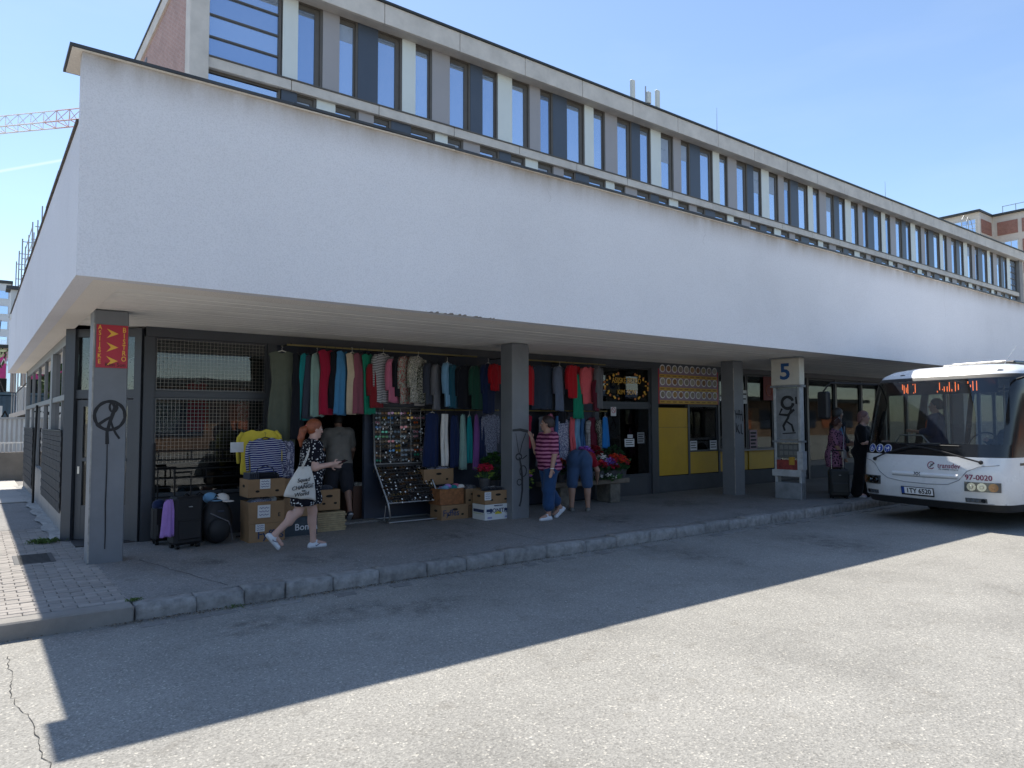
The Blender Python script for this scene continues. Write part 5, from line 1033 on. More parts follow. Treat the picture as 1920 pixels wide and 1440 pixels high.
# ================================================================== PEOPLE
def surface_nets(F, org, h):
    """one closed quad surface from a sampled distance field"""
    s = F < 0; nx, ny, nz = F.shape
    cs = s[:-1, :-1, :-1].astype(np.int8)
    acc = np.zeros((nx - 1, ny - 1, nz - 1), np.int8)
    corners = [(a, b, c) for a in (0, 1) for b in (0, 1) for c in (0, 1)]
    for a, b, c in corners: acc += s[a:nx - 1 + a, b:ny - 1 + b, c:nz - 1 + c]
    act = (acc > 0) & (acc < 8); idx = -np.ones(act.shape, np.int64); I = np.argwhere(act); idx[act] = np.arange(len(I))
    pos = np.zeros((len(I), 3)); cnt = np.zeros(len(I))
    for a in corners:
        for ax in range(3):
            if a[ax]: continue
            b = list(a); b[ax] = 1
            fa = F[I[:, 0] + a[0], I[:, 1] + a[1], I[:, 2] + a[2]]; fb = F[I[:, 0] + b[0], I[:, 1] + b[1], I[:, 2] + b[2]]
            m = (fa < 0) != (fb < 0); t = np.where(m, fa / np.where(m, fa - fb, 1), 0)
            p = np.array(a, float)[None, :].repeat(len(I), 0); p[:, ax] += t
            pos[m] += p[m]; cnt[m] += 1
    V = org + (I + pos / cnt[:, None]) * h; faces = []
    for ax in range(3):
        u, v = [(1, 2), (2, 0), (0, 1)][ax]
        sl0 = [slice(1, -1)] * 3; sl0[ax] = slice(0, -1); sl1 = [slice(1, -1)] * 3; sl1[ax] = slice(1, None)
        A = s[tuple(sl0)]; B = s[tuple(sl1)]; E = np.argwhere(A != B); flip = A[tuple(E.T)]
        off = np.array([1, 1, 1]); off[ax] = 0; E = E + off
        def ci(du, dv):
            q = E.copy(); q[:, u] += du; q[:, v] += dv; return idx[tuple(q.T)]
        q = np.stack([ci(-1, -1), ci(0, -1), ci(0, 0), ci(-1, 0)], 1); q[~flip] = q[~flip][:, ::-1]; faces.append(q)
    return V, np.concatenate(faces)
class Field:
    def __init__(s, lo, hi, h):
        s.h = h; s.o = np.array(lo) - 3 * h; n = np.ceil((np.array(hi) - s.o) / h).astype(int) + 4
        s.F = np.full(n, 1.0); s.n = n
    def _sub(s, lo, hi):
        a = np.clip(np.floor((np.array(lo) - s.o) / s.h).astype(int), 0, s.n); b = np.clip(np.ceil((np.array(hi) - s.o) / s.h).astype(int) + 1, 0, s.n)
        if (b <= a).any(): return None
        g = np.meshgrid(*[s.o[i] + s.h * np.arange(a[i], b[i]) for i in range(3)], indexing='ij')
        return tuple(slice(a[i], b[i]) for i in range(3)), np.stack(g, -1)
    def _join(s, sl, d, k):
        F = s.F[sl]
        if k <= 0: s.F[sl] = np.minimum(F, d); return
        hh = np.clip(.5 + .5 * (F - d) / k, 0, 1); s.F[sl] = F + (d - F) * hh - k * hh * (1 - hh)
    def cone(s, a, b, r1, r2, k=.03, flat=None):
        a, b = np.array(a, float), np.array(b, float); m = max(r1, r2) + k + 2 * s.h
        q = s._sub(np.minimum(a, b) - m, np.maximum(a, b) + m)
        if q is None: return s
        sl, p = q; ba = b - a; t = np.clip(((p - a) @ ba) / max(ba @ ba, 1e-9), 0, 1); w = p - a - t[..., None] * ba
        if flat is not None:
            nv, f = np.array(flat[0], float), flat[1]; nv /= np.linalg.norm(nv); w = w + (w @ nv)[..., None] * nv * (1 / f - 1)
        s._join(sl, np.linalg.norm(w, axis=-1) - (r1 + (r2 - r1) * t), k); return s
    def ell(s, c, r, ax=None, k=.02):
        c = np.array(c, float); r = np.array(r, float); m = r.max() + k + 2 * s.h; q = s._sub(c - m, c + m)
        if q is None: return s
        sl, p = q; w = p - c
        if ax is not None: w = np.stack([w @ ax[0], w @ ax[1], w @ ax[2]], -1)
        kk = np.linalg.norm(w / r, axis=-1); d = (kk - 1) * r.min() if r.max() / r.min() < 1.05 else kk * (kk - 1) / np.maximum(np.linalg.norm(w / (r * r), axis=-1), 1e-6)
        s._join(sl, d, k); return s
    def pts(s): return np.stack(np.meshgrid(*[s.o[i] + s.h * np.arange(s.n[i]) for i in range(3)], indexing='ij'), -1)
    def cut(s, point, normal):
        n = np.array(normal, float); n /= np.linalg.norm(n); s.F = np.maximum(s.F, (s.pts() - np.array(point)) @ n); return s
    def obj(s, name, m, parent):
        V, Q = surface_nets(s.F, s.o, s.h)
        me = bpy.data.meshes.new(name); me.vertices.add(len(V)); me.vertices.foreach_set("co", V.ravel().astype(np.float32))
        me.loops.add(Q.size); me.loops.foreach_set("vertex_index", Q.ravel().astype(np.int32)); me.polygons.add(len(Q))
        me.polygons.foreach_set("loop_start", np.arange(0, Q.size, 4, dtype=np.int32)); me.polygons.foreach_set("loop_total", np.full(len(Q), 4, np.int32))
        me.update(calc_edges=True); me.validate()
        me.polygons.foreach_set("use_smooth", [True] * len(me.polygons)); me.materials.append(m); return link(name, me, parent)
def nrm(v): v = np.array(v, float); return v / np.linalg.norm(v)
def skin(n_, c):
    m = mat("skin_" + n_, c, .55, 0, .08, 12); p = m.node_tree.nodes["Principled BSDF"]; p.inputs["Subsurface Weight"].default_value = .08; p.inputs["Subsurface Radius"].default_value = (.01, .004, .002); return m
M_EYE = mat("eye_dark", (.02, .015, .012), .2); M_EYEW = mat("eye_white", (.6, .58, .55), .3); M_LIP = mat("lip", (.35, .12, .10), .5)
def person(label, loc, rz, H, sk, hair, pose, outfit, fat=1.0, bust=.0, res=.010, hairkind='short', base=0.):
    """local frame: +x the way the person faces, +y left, +z up. All directions are vectors."""
    s = H / 1.70; root = thing("person", label, "person", loc, rz)
    T = nrm(pose.get('torso', (0, 0, 1))); S = nrm(pose.get('side', (0, 1, 0))); Fw = np.cross(S, T); Hd = nrm(pose.get('head', T)); look = nrm(pose.get('look', (1, 0, 0)))
    legs = pose.get('legs', {1: ((0, .04, -1), (0, 0, -1), (1, .15, 0)), -1: ((0, -.04, -1), (0, 0, -1), (1, -.15, 0))})
    arms = pose.get('arms', {1: ((0, .15, -1), (.15, .05, -1)), -1: ((0, -.15, -1), (.15, -.05, -1))})
    Lt, Ls, Lu, Lf = .43 * s, .41 * s, .285 * s, .25 * s
    hipo = {e: S * e * .088 * s * (1 + (fat - 1) * .5) for e in (1, -1)}; J = {}; low = 1e9
    for e in (1, -1):
        th, sh, ft = [nrm(v) for v in legs[e]]; J['k', e] = hipo[e] + th * Lt; J['a', e] = J['k', e] + sh * Ls; J['f', e] = ft
        low = min(low, J['a', e][2] - .085 * s, (J['a', e] + ft * .17 * s)[2] - .03 * s)
    Pv = np.array([0, 0, -low + base]) if 'pelvis' not in pose else np.array(pose['pelvis'], float)
    for e in (1, -1): J['h', e] = Pv + hipo[e]; J['k', e] = J['k', e] + Pv; J['a', e] = J['a', e] + Pv
    Wst, Ch, Nk = Pv + T * .17 * s, Pv + T * .36 * s, Pv + T * .52 * s; hc = Nk + Hd * .175 * s
    for e in (1, -1):
        ua, fa = [nrm(v) for v in arms[e][:2]]; J['s', e] = Nk - T * .055 * s + S * e * .165 * s; J['e', e] = J['s', e] + ua * Lu; J['w', e] = J['e', e] + fa * Lf; J['hd', e] = nrm(arms[e][2]) if len(arms[e]) > 2 else fa
    allp = np.array(list(v for q, v in J.items() if q[0] not in ('f', 'hd')) + [Pv, Nk, hc]); lo, hi = allp.min(0) - .26 * s * max(1, fat), allp.max(0) + .26 * s * max(1, fat); lo[2] = min(lo[2], base - .02)
    def torso(F, g=0., k=.05):
        for e in (1, -1):
            F.cone(Pv + S * e * .07 * s * fat - T * .03 * s, Wst + S * e * .055 * s * fat, .098 * s * fat + g, .088 * s * fat + g, k); F.cone(Wst + S * e * .055 * s * fat, Ch + S * e * .065 * s, .088 * s * fat + g, .092 * s * (fat * .5 + .5) + g, k)
            F.cone(Ch + S * e * .065 * s, J['s', e] - T * .005, .092 * s * (fat * .5 + .5) + g, .058 * s + g, k); F.ell(Pv + S * e * .075 * s - Fw * .065 * s - T * .03 * s, np.array([.085, .085, .10]) * s * fat + g, None, k)
            if bust: F.ell(Ch + S * e * .075 * s + Fw * (.055 + bust) * s - T * .02 * s, (.062 * s + g,) * 3, None, k)
        for e in (1, -1): F.cone(Nk + T * .012 * s, J['s', e], .048 * s + g * .6, .05 * s + g, k)
        if fat > 1.05: F.ell(Wst + Fw * .06 * s * fat, np.array([.10, .13, .12]) * s * fat + g, None, k)
    def leg(F, e, upto, g=0., k=.03, loose=0.):
        a, b, c = J['h', e], J['k', e], J['a', e]; ff = fat * .5 + .5
        t = min(1, upto); b2 = a + (b - a) * t; F.cone(a, b2, .088 * s * fat + g, (.088 * fat * (1 - t) + .056 * ff * t) * s + g + loose * t, k)
        if upto > 1:
            t = upto - 1; c2 = b + (c - b) * t; F.cone(b, c2, .056 * s * ff + g + loose, (.056 * (1 - t) + .036 * t) * s * ff + g + loose * (1 + t), k)
            if t > .3 and not loose: F.ell(b + (c - b) * .3 - np.cross(np.array([0, 1, 0]), nrm(b - c)) * .016 * s, np.array([.05, .05, .095]) * s * ff + g, None, k)
    def arm(F, e, upto, g=0., k=.025):
        a, b, c = J['s', e], J['e', e], J['w', e]; ff = fat * .6 + .4; t = min(1, upto); F.cone(a, a + (b - a) * t, .053 * s * ff + g, (.053 * (1 - t) + .040 * t) * s * ff + g, k)
        if upto > 1: t = upto - 1; F.cone(b, b + (c - b) * t, .041 * s * ff + g, (.041 * (1 - t) + .027 * t) * s * ff + g, k)
    B = Field(lo, hi, res); torso(B)
    for e in (1, -1):
        leg(B, e, 2); arm(B, e, 2)
        B.cone(J['a', e], J['a', e] + J['f', e] * .16 * s - np.array([0, 0, .045 * s]) * (1 if J['f', e][2] > -.4 else 0), .036 * s, .026 * s, .02)
        w, fd = J['w', e], J['hd', e]; sd = nrm(np.cross(fd, S * e) + 1e-6); pn = nrm(np.cross(sd, fd)); curl = pose.get('curl', -pn * .0 + np.array([.25, 0, -.1]))
        B.cone(w, w + fd * .075 * s, .023 * s, .030 * s, .012, (pn, .55))
        for q, (o_, l_) in enumerate(((-.024, .066), (-.008, .076), (.008, .072), (.023, .056))):
            b0 = w + fd * .082 * s + sd * o_ * s; b1 = b0 + nrm(fd + curl * .3) * l_ * .5 * s; b2 = b1 + nrm(fd + curl * 1.6) * l_ * .5 * s; B.cone(b0, b1, .0095 * s, .009 * s, .004); B.cone(b1, b2, .009 * s, .0075 * s, .004)
        t0 = w + fd * .03 * s - sd * .022 * s; t1 = t0 + nrm(fd * .6 - sd + curl * .3) * .035 * s; B.cone(t0, t1, .0115 * s, .0105 * s, .006); B.cone(t1, t1 + nrm(fd - sd * .2 + curl) * .03 * s, .0105 * s, .008 * s, .004)
    B.cone(Nk - T * .03 * s, hc - Hd * .06 * s, .056 * s, .05 * s, .03)
    hx = nrm(look - Hd * (look @ Hd)); hy = np.cross(Hd, hx); ax = (hx, hy, Hd)
    B.ell(hc + Hd * .02 * s - hx * .012 * s, np.array([.098, .078, .105]) * s, ax, .02); B.ell(hc + hx * .022 * s - Hd * .045 * s, np.array([.068, .056, .08]) * s, ax, .03)
    B.cone(hc + hx * .088 * s + Hd * .012 * s, hc + hx * .108 * s - Hd * .024 * s, .010 * s, .015 * s, .012); B.ell(hc + hx * .078 * s - Hd * .092 * s, (.022 * s,) * 3, None, .02); B.ell(hc + hx * .088 * s - Hd * .058 * s, np.array([.014, .024, .011]) * s, ax, .008)
    for e in (1, -1): B.ell(hc + hy * e * .078 * s - hx * .005 * s - Hd * .01 * s, np.array([.022, .012, .032]) * s, ax, .006)
    body = B.obj("body", sk, root)
    for e in (1, -1):
        c = hc + hx * .083 * s + hy * e * .031 * s + Hd * .008 * s; MB().ball(c, (.012 * s,) * 3, 8).obj("eye", M_EYEW, root, smooth=True); MB().ball(c + hx * .007 * s, (.007 * s,) * 3, 8).obj("iris", M_EYE, root, smooth=True)
        MB().tube([c + Hd * .02 * s - hy * .016 * s + hx * .006, c + Hd * .025 * s + hx * .009, c + Hd * .02 * s + hy * .016 * s + hx * .004], .004 * s, 5).obj("eyebrow", hair, root)
    MB().tube([hc + hx * .094 * s - Hd * .06 * s - hy * .022 * s, hc + hx * .1035 * s - Hd * .06 * s, hc + hx * .094 * s - Hd * .06 * s + hy * .022 * s], .005 * s, 5).obj("mouth", M_LIP, root)
    # hair
    Hh = Field(hc - .24 * s, hc + .22 * s, .008); Hh.ell(hc + Hd * .026 * s - hx * .018 * s, np.array([.112, .090, .114]) * s, ax, .02)
    if hairkind in ('bob', 'short'): Hh.ell(hc - hx * .05 * s - Hd * (.03 if hairkind == 'short' else .06) * s, np.array([.075, .088, .09]) * s, ax, .03)
    n_ = hx * .82 - Hd * .57; Hh.cut(hc + hx * .028 * s + Hd * .012 * s, n_); Hh.cut(hc - Hd * (.075 if hairkind != 'bob' else .12) * s, -Hd)
    if hairkind == 'pony':
        p0 = hc - hx * .105 * s + Hd * .01 * s; Hh2 = Field(p0 - .34, p0 + .1, .008); Hh2.cone(p0, p0 - hx * .05 - Hd * .05, .03, .045, .02).cone(p0 - hx * .05 - Hd * .05, p0 - hx * .06 - Hd * .15, .045, .04, .02).cone(p0 - hx * .06 - Hd * .15, p0 - hx * .045 - Hd * .25, .04, .015, .02); pt = Hh2.obj("ponytail", hair, root)
        MB().ball(p0 - hx * .008, (.03, .03, .03), 8).obj("hair_tie", outfit.get('tie', M_LIP), root, smooth=True)
    Hh.obj("hair", hair, root)
    # clothing
    def wrinkle(F, amp):
        p = F.pts(); F.F += amp * (np.sin(p[..., 2] * 38 + 9 * np.sin(p[..., 0] * 9) + 5 * np.sin(p[..., 1] * 13)) * .6 + np.sin(p[..., 0] * 41 + p[..., 2] * 23 + 4 * np.sin(p[..., 1] * 17)) * .4)
    if 'top' in outfit:
        m, sl, hem, g = outfit['top']; F = Field(lo, hi, res); torso(F, g + .008)
        for e in (1, -1): arm(F, e, sl, g + .012)
        if 'skirt' in outfit:
            for e in (1, -1):
                a, b = J['h', e], J['k', e]; t = outfit['skirt']; F.cone(a, a + (b - a) * t, .115 * s * fat, .145 * s * fat, .12)
            F.cut(Pv + (J['k', 1] + J['k', -1] - 2 * Pv) * .5 * outfit['skirt'] - np.array([0, 0, .06]), (0, 0, -1))
        else: F.cut(Pv - T * hem, -T)
        F.cut(Nk + T * .022 * s + Fw * .01, T * .9 + Fw * .35)
        for e in (1, -1):
            if sl < 2: pass
        wrinkle(F, .0035); F.obj(outfit.get('topname', "shirt"), m, root)
    if 'pants' in outfit:
        m, ln_, g, loose = outfit['pants']; F = Field(lo, hi, res)
        for e in (1, -1):
            F.cone(Pv + S * e * .07 * s * fat - T * .03 * s, Wst + S * e * .055 * s * fat, .098 * s * fat + g, .088 * s * fat + g, .05); F.ell(Pv + S * e * .075 * s - Fw * .065 * s - T * .03 * s, np.array([.085, .085, .10]) * s * fat + g, None, .05); leg(F, e, ln_, g, .035, loose)
        F.cut(Pv + T * outfit.get('waist', .09) * s, T); wrinkle(F, .004); F.obj(outfit.get('pantsname', "trousers"), m, root)
    sh_m, sole_m = outfit['shoes']
    for e in (1, -1):
        a, f = J['a', e], J['f', e]; dn = np.array([0, 0, -1.]); dn = nrm(dn - f * (dn @ f)); sd = np.cross(f, dn); ax2 = (f, sd, -dn); heel = a + dn * .055 * s - f * .035 * s; toe = a + dn * .06 * s + f * .155 * s
        F = Field(np.minimum(heel, toe) - .12, np.maximum(heel, toe) + .14, .007); F.cone(heel, toe, .040 * s, .034 * s, .02).cone(heel + f * .03 * s, a + f * .03 * s, .042 * s, .036 * s, .03); F.cut(a + dn * .078 * s, dn); F.cut(a - dn * .02 * s - f * .0, -dn)
        so = F.obj("shoe", sh_m, root)
        F = Field(np.minimum(heel, toe) - .12, np.maximum(heel, toe) + .12, .007); F.cone(heel, toe, .046 * s, .040 * s, .01); F.cut(a + dn * .086 * s, dn); F.cut(a + dn * .062 * s, -dn); so2 = F.obj("sole", sole_m, so)
        if 'mark' in outfit:
            cc = a + f * .05 * s + dn * .035 * s
            for q in (1, -1): MB().tube([cc + sd * q * .040 * s - f * .04 + dn * .005, cc + sd * q * .0415 * s - f * .015 + dn * .02, cc + sd * q * .040 * s + f * .045 - dn * .012], [.004, .008, .003], 5).obj("side_mark", outfit['mark'], so)
    return root, J, dict(P=Pv, N=Nk, hc=hc, hx=hx, hy=hy, Hd=Hd, s=s, T=T, S=S, F=Fw)
SKP, SKM, SKD = skin("pale", (.50, .31, .25)), skin("mid", (.38, .22, .16)), skin("tan", (.27, .15, .10))
def hairm(n_, c): return mat("hair_" + n_, c, .5, 0, .35, 30, .004, 120)
W_SH = mat("white_leather", (.60, .62, .66), .5, 0, .06); W_SO = mat("white_sole", (.50, .51, .53), .6); D_SH = mat("dark_shoe", (.03, .035, .05), .6); G_SH = mat("grey_trainer", (.16, .15, .14), .7, 0, .3, 20)
P_DOT = cloth_dots("polka_dots", (.008, .008, .014), (.55, .55, .55), 30, .31, .6); P_PINKSTR = cloth_stripes("pink_plum_stripes", (.42, .15, .24), (.09, .012, .05), 15.5, .5); P_PURP = cloth_dots("purple_animal", (.26, .12, .19), (.018, .012, .018), 24, .40, 1.0)
# 1 woman walking to the right
wlk, J1, Q1 = person("red-haired woman in polka dot dress walking past with phone", (3.42, 8.80, WALK), R(-4), 1.61, SKP, hairm("copper", (.22, .055, .018)),
    dict(torso=(.10, 0, 1), head=(.16, 0, 1), look=(1, .05, -.04), legs={1: ((.22, .02, -1), (.03, .0, -1), (1, 0, -.0)), -1: ((-.42, -.03, -1), (-.80, 0, -.72), (.62, 0, -.78))},
         arms={-1: ((-.10, -.16, -1), (.97, .10, .16), (1, .25, .0)), 1: ((.22, .14, -1), (.96, -.12, -.02), (1, -.1, -.1))}), dict(top=(P_DOT, .55, .3, .012), skirt=.62, topname="dress", shoes=(W_SH, W_SO), mark=mat("shoe_grey_mark", (.16, .16, .22), .6), tie=C['coral']), 1.12, .03, .009, 'pony')
tot = thing("tote_bag", "white cotton tote bag with black handwriting on her shoulder", "bag", (3.27, 8.58, WALK + .64), R(-4)); tot.scale = (.84,) * 3
rows = []
for i in range(15):
    v = i / 14; ww = .235 * (1 - .62 * v ** 1.5) if v < .8 else .235 * (.55 - (v - .8) * .9); cx = -.05 + .07 * v
    rows.append([(cx + ww * math.cos(a), (.055 * math.sin(math.pi * min(1, .25 + v * .8)) + .012) * math.sin(a) * (1 - .25 * abs(math.cos(a))) + .006 * math.sin(6 * a + v * 9), .50 * v + .05 * (math.cos(a) - 1) * -(1 - v) * .9 + .012 * math.sin(5 * a) * (1 - v)) for a in np.linspace(0, 2 * math.pi, 28, endpoint=False)])
tb_ = MB(); tb_.grid(rows, True); tb_.f += [tuple(range(27, -1, -1)), tuple(range(14 * 28, 15 * 28))]; tb_.m += [0, 0]; M_TOTE = cloth("tote_canvas", (.55, .53, .49)); tb_.obj("bag_body", M_TOTE, tot, smooth=True)
for yy in (-.03, .03): MB().tube([(-.03, yy, .47), (.03, yy - .01, .60), (.08, yy * .6 + .02, .72), (.11, .07, .775), (.12, .14, .72)], .011, 6, flat=.6).obj("strap", M_TOTE, tot, smooth=True)
for sx_, zz, ss, txt in ((-.02, .31, .078, "Squad"), (.01, .26, .04, "and"), (-.035, .205, .078, "CHANGE"), (-.02, .15, .03, "THE"), (-.05, .105, .08, "World")): text("lettering", txt, ss, M_INK, tot, (sx_, -.078 if zz > .1 else -.07, zz), (math.pi / 2 + .02, -.12, 0), shear=.25, ext=.003, off=.0008)
w_ = np.array([3.42, 8.80, WALK]); hnd = Matrix.Rotation(R(-4), 4, 'Z') @ Vector(J1['w', -1] + J1['hd', -1] * .12)
phn = MB(); phn.box((-.07, -.036, -.004), (.07, .036, .004)); po = phn.obj("phone", mat("phone_black", (.012, .012, .014), .2), None, bevel=.003); po.location = Vector(w_) + hnd + Vector((.02, .0, .018)); po.rotation_euler = (R(10), R(-18), R(10)); tag(po, "black smartphone held by the red-haired woman", "phone")
# 2 man entering the shop
person("man in grey polo and dark shorts entering the dark shop", (4.85, 11.15, WALK + .02), R(78), 1.72, SKM, hairm("black", (.012, .010, .009)), dict(torso=(.12, 0, 1), head=(.3, 0, 1), look=(1, -.1, -.3), legs={1: ((.12, .05, -1), (.0, 0, -1), (1, .1, 0)), -1: ((-.2, -.08, -1), (-.45, 0, -.9), (.8, 0, -.5))}, arms={1: ((.3, .25, -1), (.6, 0, -.8)), -1: ((.15, -.3, -1), (.7, -.1, -.6))}),
    dict(top=(cloth("polo_grey", (.20, .185, .165)), .65, .04, .022), pants=(cloth("shorts_dark", (.035, .036, .045)), .98, .022, .03), pantsname="shorts", waist=.02, shoes=(D_SH, W_SO)), 1.12, 0, .011)
# 3 woman in striped shirt walking left
str_, J3, Q3 = person("woman in pink striped shirt and cropped jeans walking left", (7.62, 9.05, WALK), R(172), 1.66, SKM, hairm("dark_brown", (.022, .010, .010)), dict(torso=(.03, 0, 1), head=(.10, .0, 1), look=(.8, -.55, -.15), legs={1: ((.17, .03, -1), (.02, 0, -1), (1, .1, 0)), -1: ((-.12, -.03, -1), (-.62, 0, -.85), (.75, 0, -.62))},
    arms={1: ((.02, .18, -1), (.28, .1, -1)), -1: ((.35, -.25, -1), (.45, .15, .95))}), dict(top=(P_PINKSTR, .8, .10, .018), pants=(cloth("cropped_jeans", (.022, .058, .14)), 1.62, .016, .022), pantsname="cropped_jeans", shoes=(W_SH, W_SO)), 1.22, .04, .010, 'short')
MB().tube([tuple(J3['w', 1] + np.array([.03 * math.cos(a), .032 * math.sin(a), .004 * math.sin(a)])) for a in np.linspace(0, 6.28, 14)], .006, 5).obj("wristwatch", M_WHITE, str_)
# 4 woman bending over the flowers, seen from behind
person("woman in denim shorts bending over the flower bench", (8.72, 9.50, WALK), R(52), 1.66, SKM, hairm("brown", (.05, .03, .02)), dict(torso=(.97, -.18, .10), side=(.12, 1, 0), head=(.8, -.1, -.5), look=(.3, 0, -1), legs={1: ((-.05, .09, -1), (.02, .02, -1), (1, .15, 0)), -1: ((-.05, -.09, -1), (.02, -.02, -1), (1, -.15, 0))},
    arms={1: ((.35, .15, -1), (.6, 0, -.5)), -1: ((.10, -.42, -.85), (.55, -.05, -.6))}), dict(top=(cloth("red_shirt", (.24, .008, .02)), .5, -.02, .016), pants=(cloth("denim_shorts", (.045, .085, .17)), .98, .018, .02), pantsname="denim_shorts", waist=.12, shoes=(G_SH, mat("grey_sole", (.12, .12, .11), .8))), 1.28, .02, .010, 'short')
# 5 woman in purple print with suitcase
lug = suitcase("black upright trolley case beside the woman in purple", 14.35, 7.72, .38, .24, .60, R(-50), .38, mat("graphite_shell", (.02, .023, .024), .5), mat("chrome_tube", (.7, .7, .7), .25, .9))
person("woman in purple print tunic with sunglasses on her head waiting", (14.72, 7.98, WALK), R(-70), 1.64, SKD, hairm("auburn", (.05, .016, .012)), dict(torso=(.04, 0, 1), head=(.2, .1, 1), look=(.8, .5, -.5), arms={-1: ((.15, -.12, -1), (.5, -.05, -.85)), 1: ((.1, .12, -1), (.9, -.3, .1))}),
    dict(top=(P_PURP, .75, .14, .026), skirt=.5, topname="tunic", pants=(cloth("taupe_trousers", (.06, .045, .035)), 1.95, .014, .02), shoes=(D_SH, D_SH)), 1.18, .04, .012, 'short')
sgl = link("sunglasses", kinds[1][1], None, (14.735, 7.87, WALK + 1.665), (R(-30), 0, R(20))); sgl.scale = (1.15,) * 3; tag(sgl, "sunglasses pushed up on the waiting woman's hair", "sunglasses")
crs = thing("shoulder_bag", "pale grey shoulder bag at the purple-tunic woman's hip", "bag", (14.62, 7.74, WALK + .80), R(-60)); MB().box((-.05, -.13, 0), (.05, .13, .20)).obj("bag_body", cloth("bag_grey", (.22, .20, .20)), crs, bevel=.03); MB().tube([(.0, -.12, .18), (.0, -.06, .42), (.03, .06, .68)], .012, 6, flat=.5).obj("strap", cloth("strap_white", (.48, .50, .56)), crs)
# 6 tall man behind with blue scarf
person("tall man in dark top and grey shorts behind the queue", (15.5, 8.35, WALK), R(-40), 1.84, SKD, hairm("grizzled", (.05, .045, .04)), dict(torso=(.03, 0, 1), head=(.1, 0, 1), look=(.9, .3, -.2), arms={1: ((.1, .15, -1), (.8, -.2, -.2)), -1: ((.05, -.15, -1), (.3, 0, -1))}),
    dict(top=(cloth("charcoal_top", (.018, .018, .022)), 1.9, .08, .022), pants=(cloth("grey_trousers", (.10, .10, .105)), 1.95, .016, .02), shoes=(G_SH, D_SH)), 1.12, 0, .013)
garment("scarf", "pale blue scarf hanging on the tall man's chest", "scarf", 15.22, WALK + 1.50, WALK + .98, .12, C['ltblue'], 'sheath', R(50), 8.12, None, 150, False)
# 7 person boarding the bus
person("passenger in black shirt with pale collar boarding the bus", (14.95, 7.52, WALK), R(-75), 1.76, SKP, hairm("blond_pink", (.20, .10, .09)), dict(torso=(.06, 0, 1), head=(.12, 0, 1), look=(1, .1, -.1), legs={1: ((.12, .04, -1), (.0, 0, -1), (1, .1, 0)), -1: ((-.08, -.04, -1), (-.15, 0, -1), (1, -.1, 0))}, arms={1: ((.2, .15, -1), (.95, -.05, .05)), -1: ((.15, -.18, -1), (.95, .05, .0))}),
    dict(top=(cloth("black_shirt", (.010, .010, .012)), .8, .06, .024), pants=(cloth("black_trousers", (.010, .010, .012)), 1.95, .02, .03), shoes=(mat("lilac_white_shoe", (.40, .38, .48), .6), W_SO)), 1.12, 0, .012, 'bob')
# ================================================================== BUS
BA = math.atan2(.173, -.985)
bus = thing("bus", "white city bus with black windscreen surround waiting at stop five", "bus", (12.79, 5.45, 0), BA)
M_BW = mat("bus_white", (.72, .73, .74), .28, 0, .03, 1.5, coat=.5)
def _bus_dirt(m):
    n, l = m.node_tree.nodes, m.node_tree.links; p = n["Principled BSDF"]; src = p.inputs["Base Color"].links[0].from_socket; g = _pos(n); s_ = n.new("ShaderNodeSeparateXYZ"); l.new(g, s_.inputs[0])
    h_ = n.new("ShaderNodeMapRange"); h_.inputs[1].default_value = .85; h_.inputs[2].default_value = .36; l.new(s_.outputs[2], h_.inputs[0])
    l.new(_mix(n, l, _math(n, l, 'MULTIPLY', h_.outputs[0], _math(n, l, 'MULTIPLY', _noise(n, l, g, 6, 7, .7), .75)), src, (.30, .27, .23)), p.inputs["Base Color"])
_bus_dirt(M_BW)
M_BBLK = mat("bus_black_gloss", (.010, .011, .013), .12, 0, .1, spec=.6); M_BRUB = mat("bus_rubber", (.015, .015, .016), .6)
M_BGL = glass("bus_glass", (.78, .84, .84), 1.5, 2.2); M_BSEAM = mat("bus_seam", (.22, .23, .25), .6); M_BINT = mat("bus_interior_grey", (.14, .145, .15), .7, 0, .1)
def xf(z): return float(np.interp(z, [.3, .42, .6, .95, 1.15, 1.36, 2.0, 2.45, 2.55, 2.64, 2.70, 2.74], [-.10, -.03, 0, -.015, -.05, -.10, -.28, -.42, -.50, -.66, -.95, -1.6]))
def wf(z): return float(np.interp(z, [.3, .42, .6, 2.3, 2.45, 2.56, 2.64, 2.70, 2.74], [1.20, 1.24, 1.25, 1.24, 1.22, 1.17, 1.06, .80, .2]))
def fp(t, z, off=0.):
    """front outline point, t from -1 (kerb side) to 1 (road side)"""
    a = t * math.pi / 2; w = wf(z) + off; p = 4.2; c, s_ = abs(math.cos(a)), abs(math.sin(a)); r = (c ** p + s_ ** p) ** (-1 / p)
    return (xf(z) - .50 + (.5 + off) * c * r - .05 * (s_ * r) ** 2 if c > 1e-6 else xf(z) - .55, math.copysign(w * s_ * r, t), z)
def tof(y, z):
    lo_, hi_ = -1., 1.
    for _ in range(40):
        m_ = (lo_ + hi_) / 2
        if fp(m_, z)[1] < y: lo_ = m_
        else: hi_ = m_
    return (lo_ + hi_) / 2
def fpy(y, z, off=0.): return fp(tof(y, z), z, off)
def front(name, t0, t1, z0, z1, m, parent, off=0., nt=28, nz=6, smooth=True):
    return MB().grid([[fp(t0 + (t1 - t0) * k / nt, z0 + (z1 - z0) * i / nz, off) for k in range(nt + 1)] for i in range(nz + 1)]).obj(name, m, parent, smooth=smooth, fixn=False)
LB = -10.5
def sidep(sd, f, z): x0 = xf(z) - .55; return (x0 + (LB - x0) * f, sd * wf(z), z)
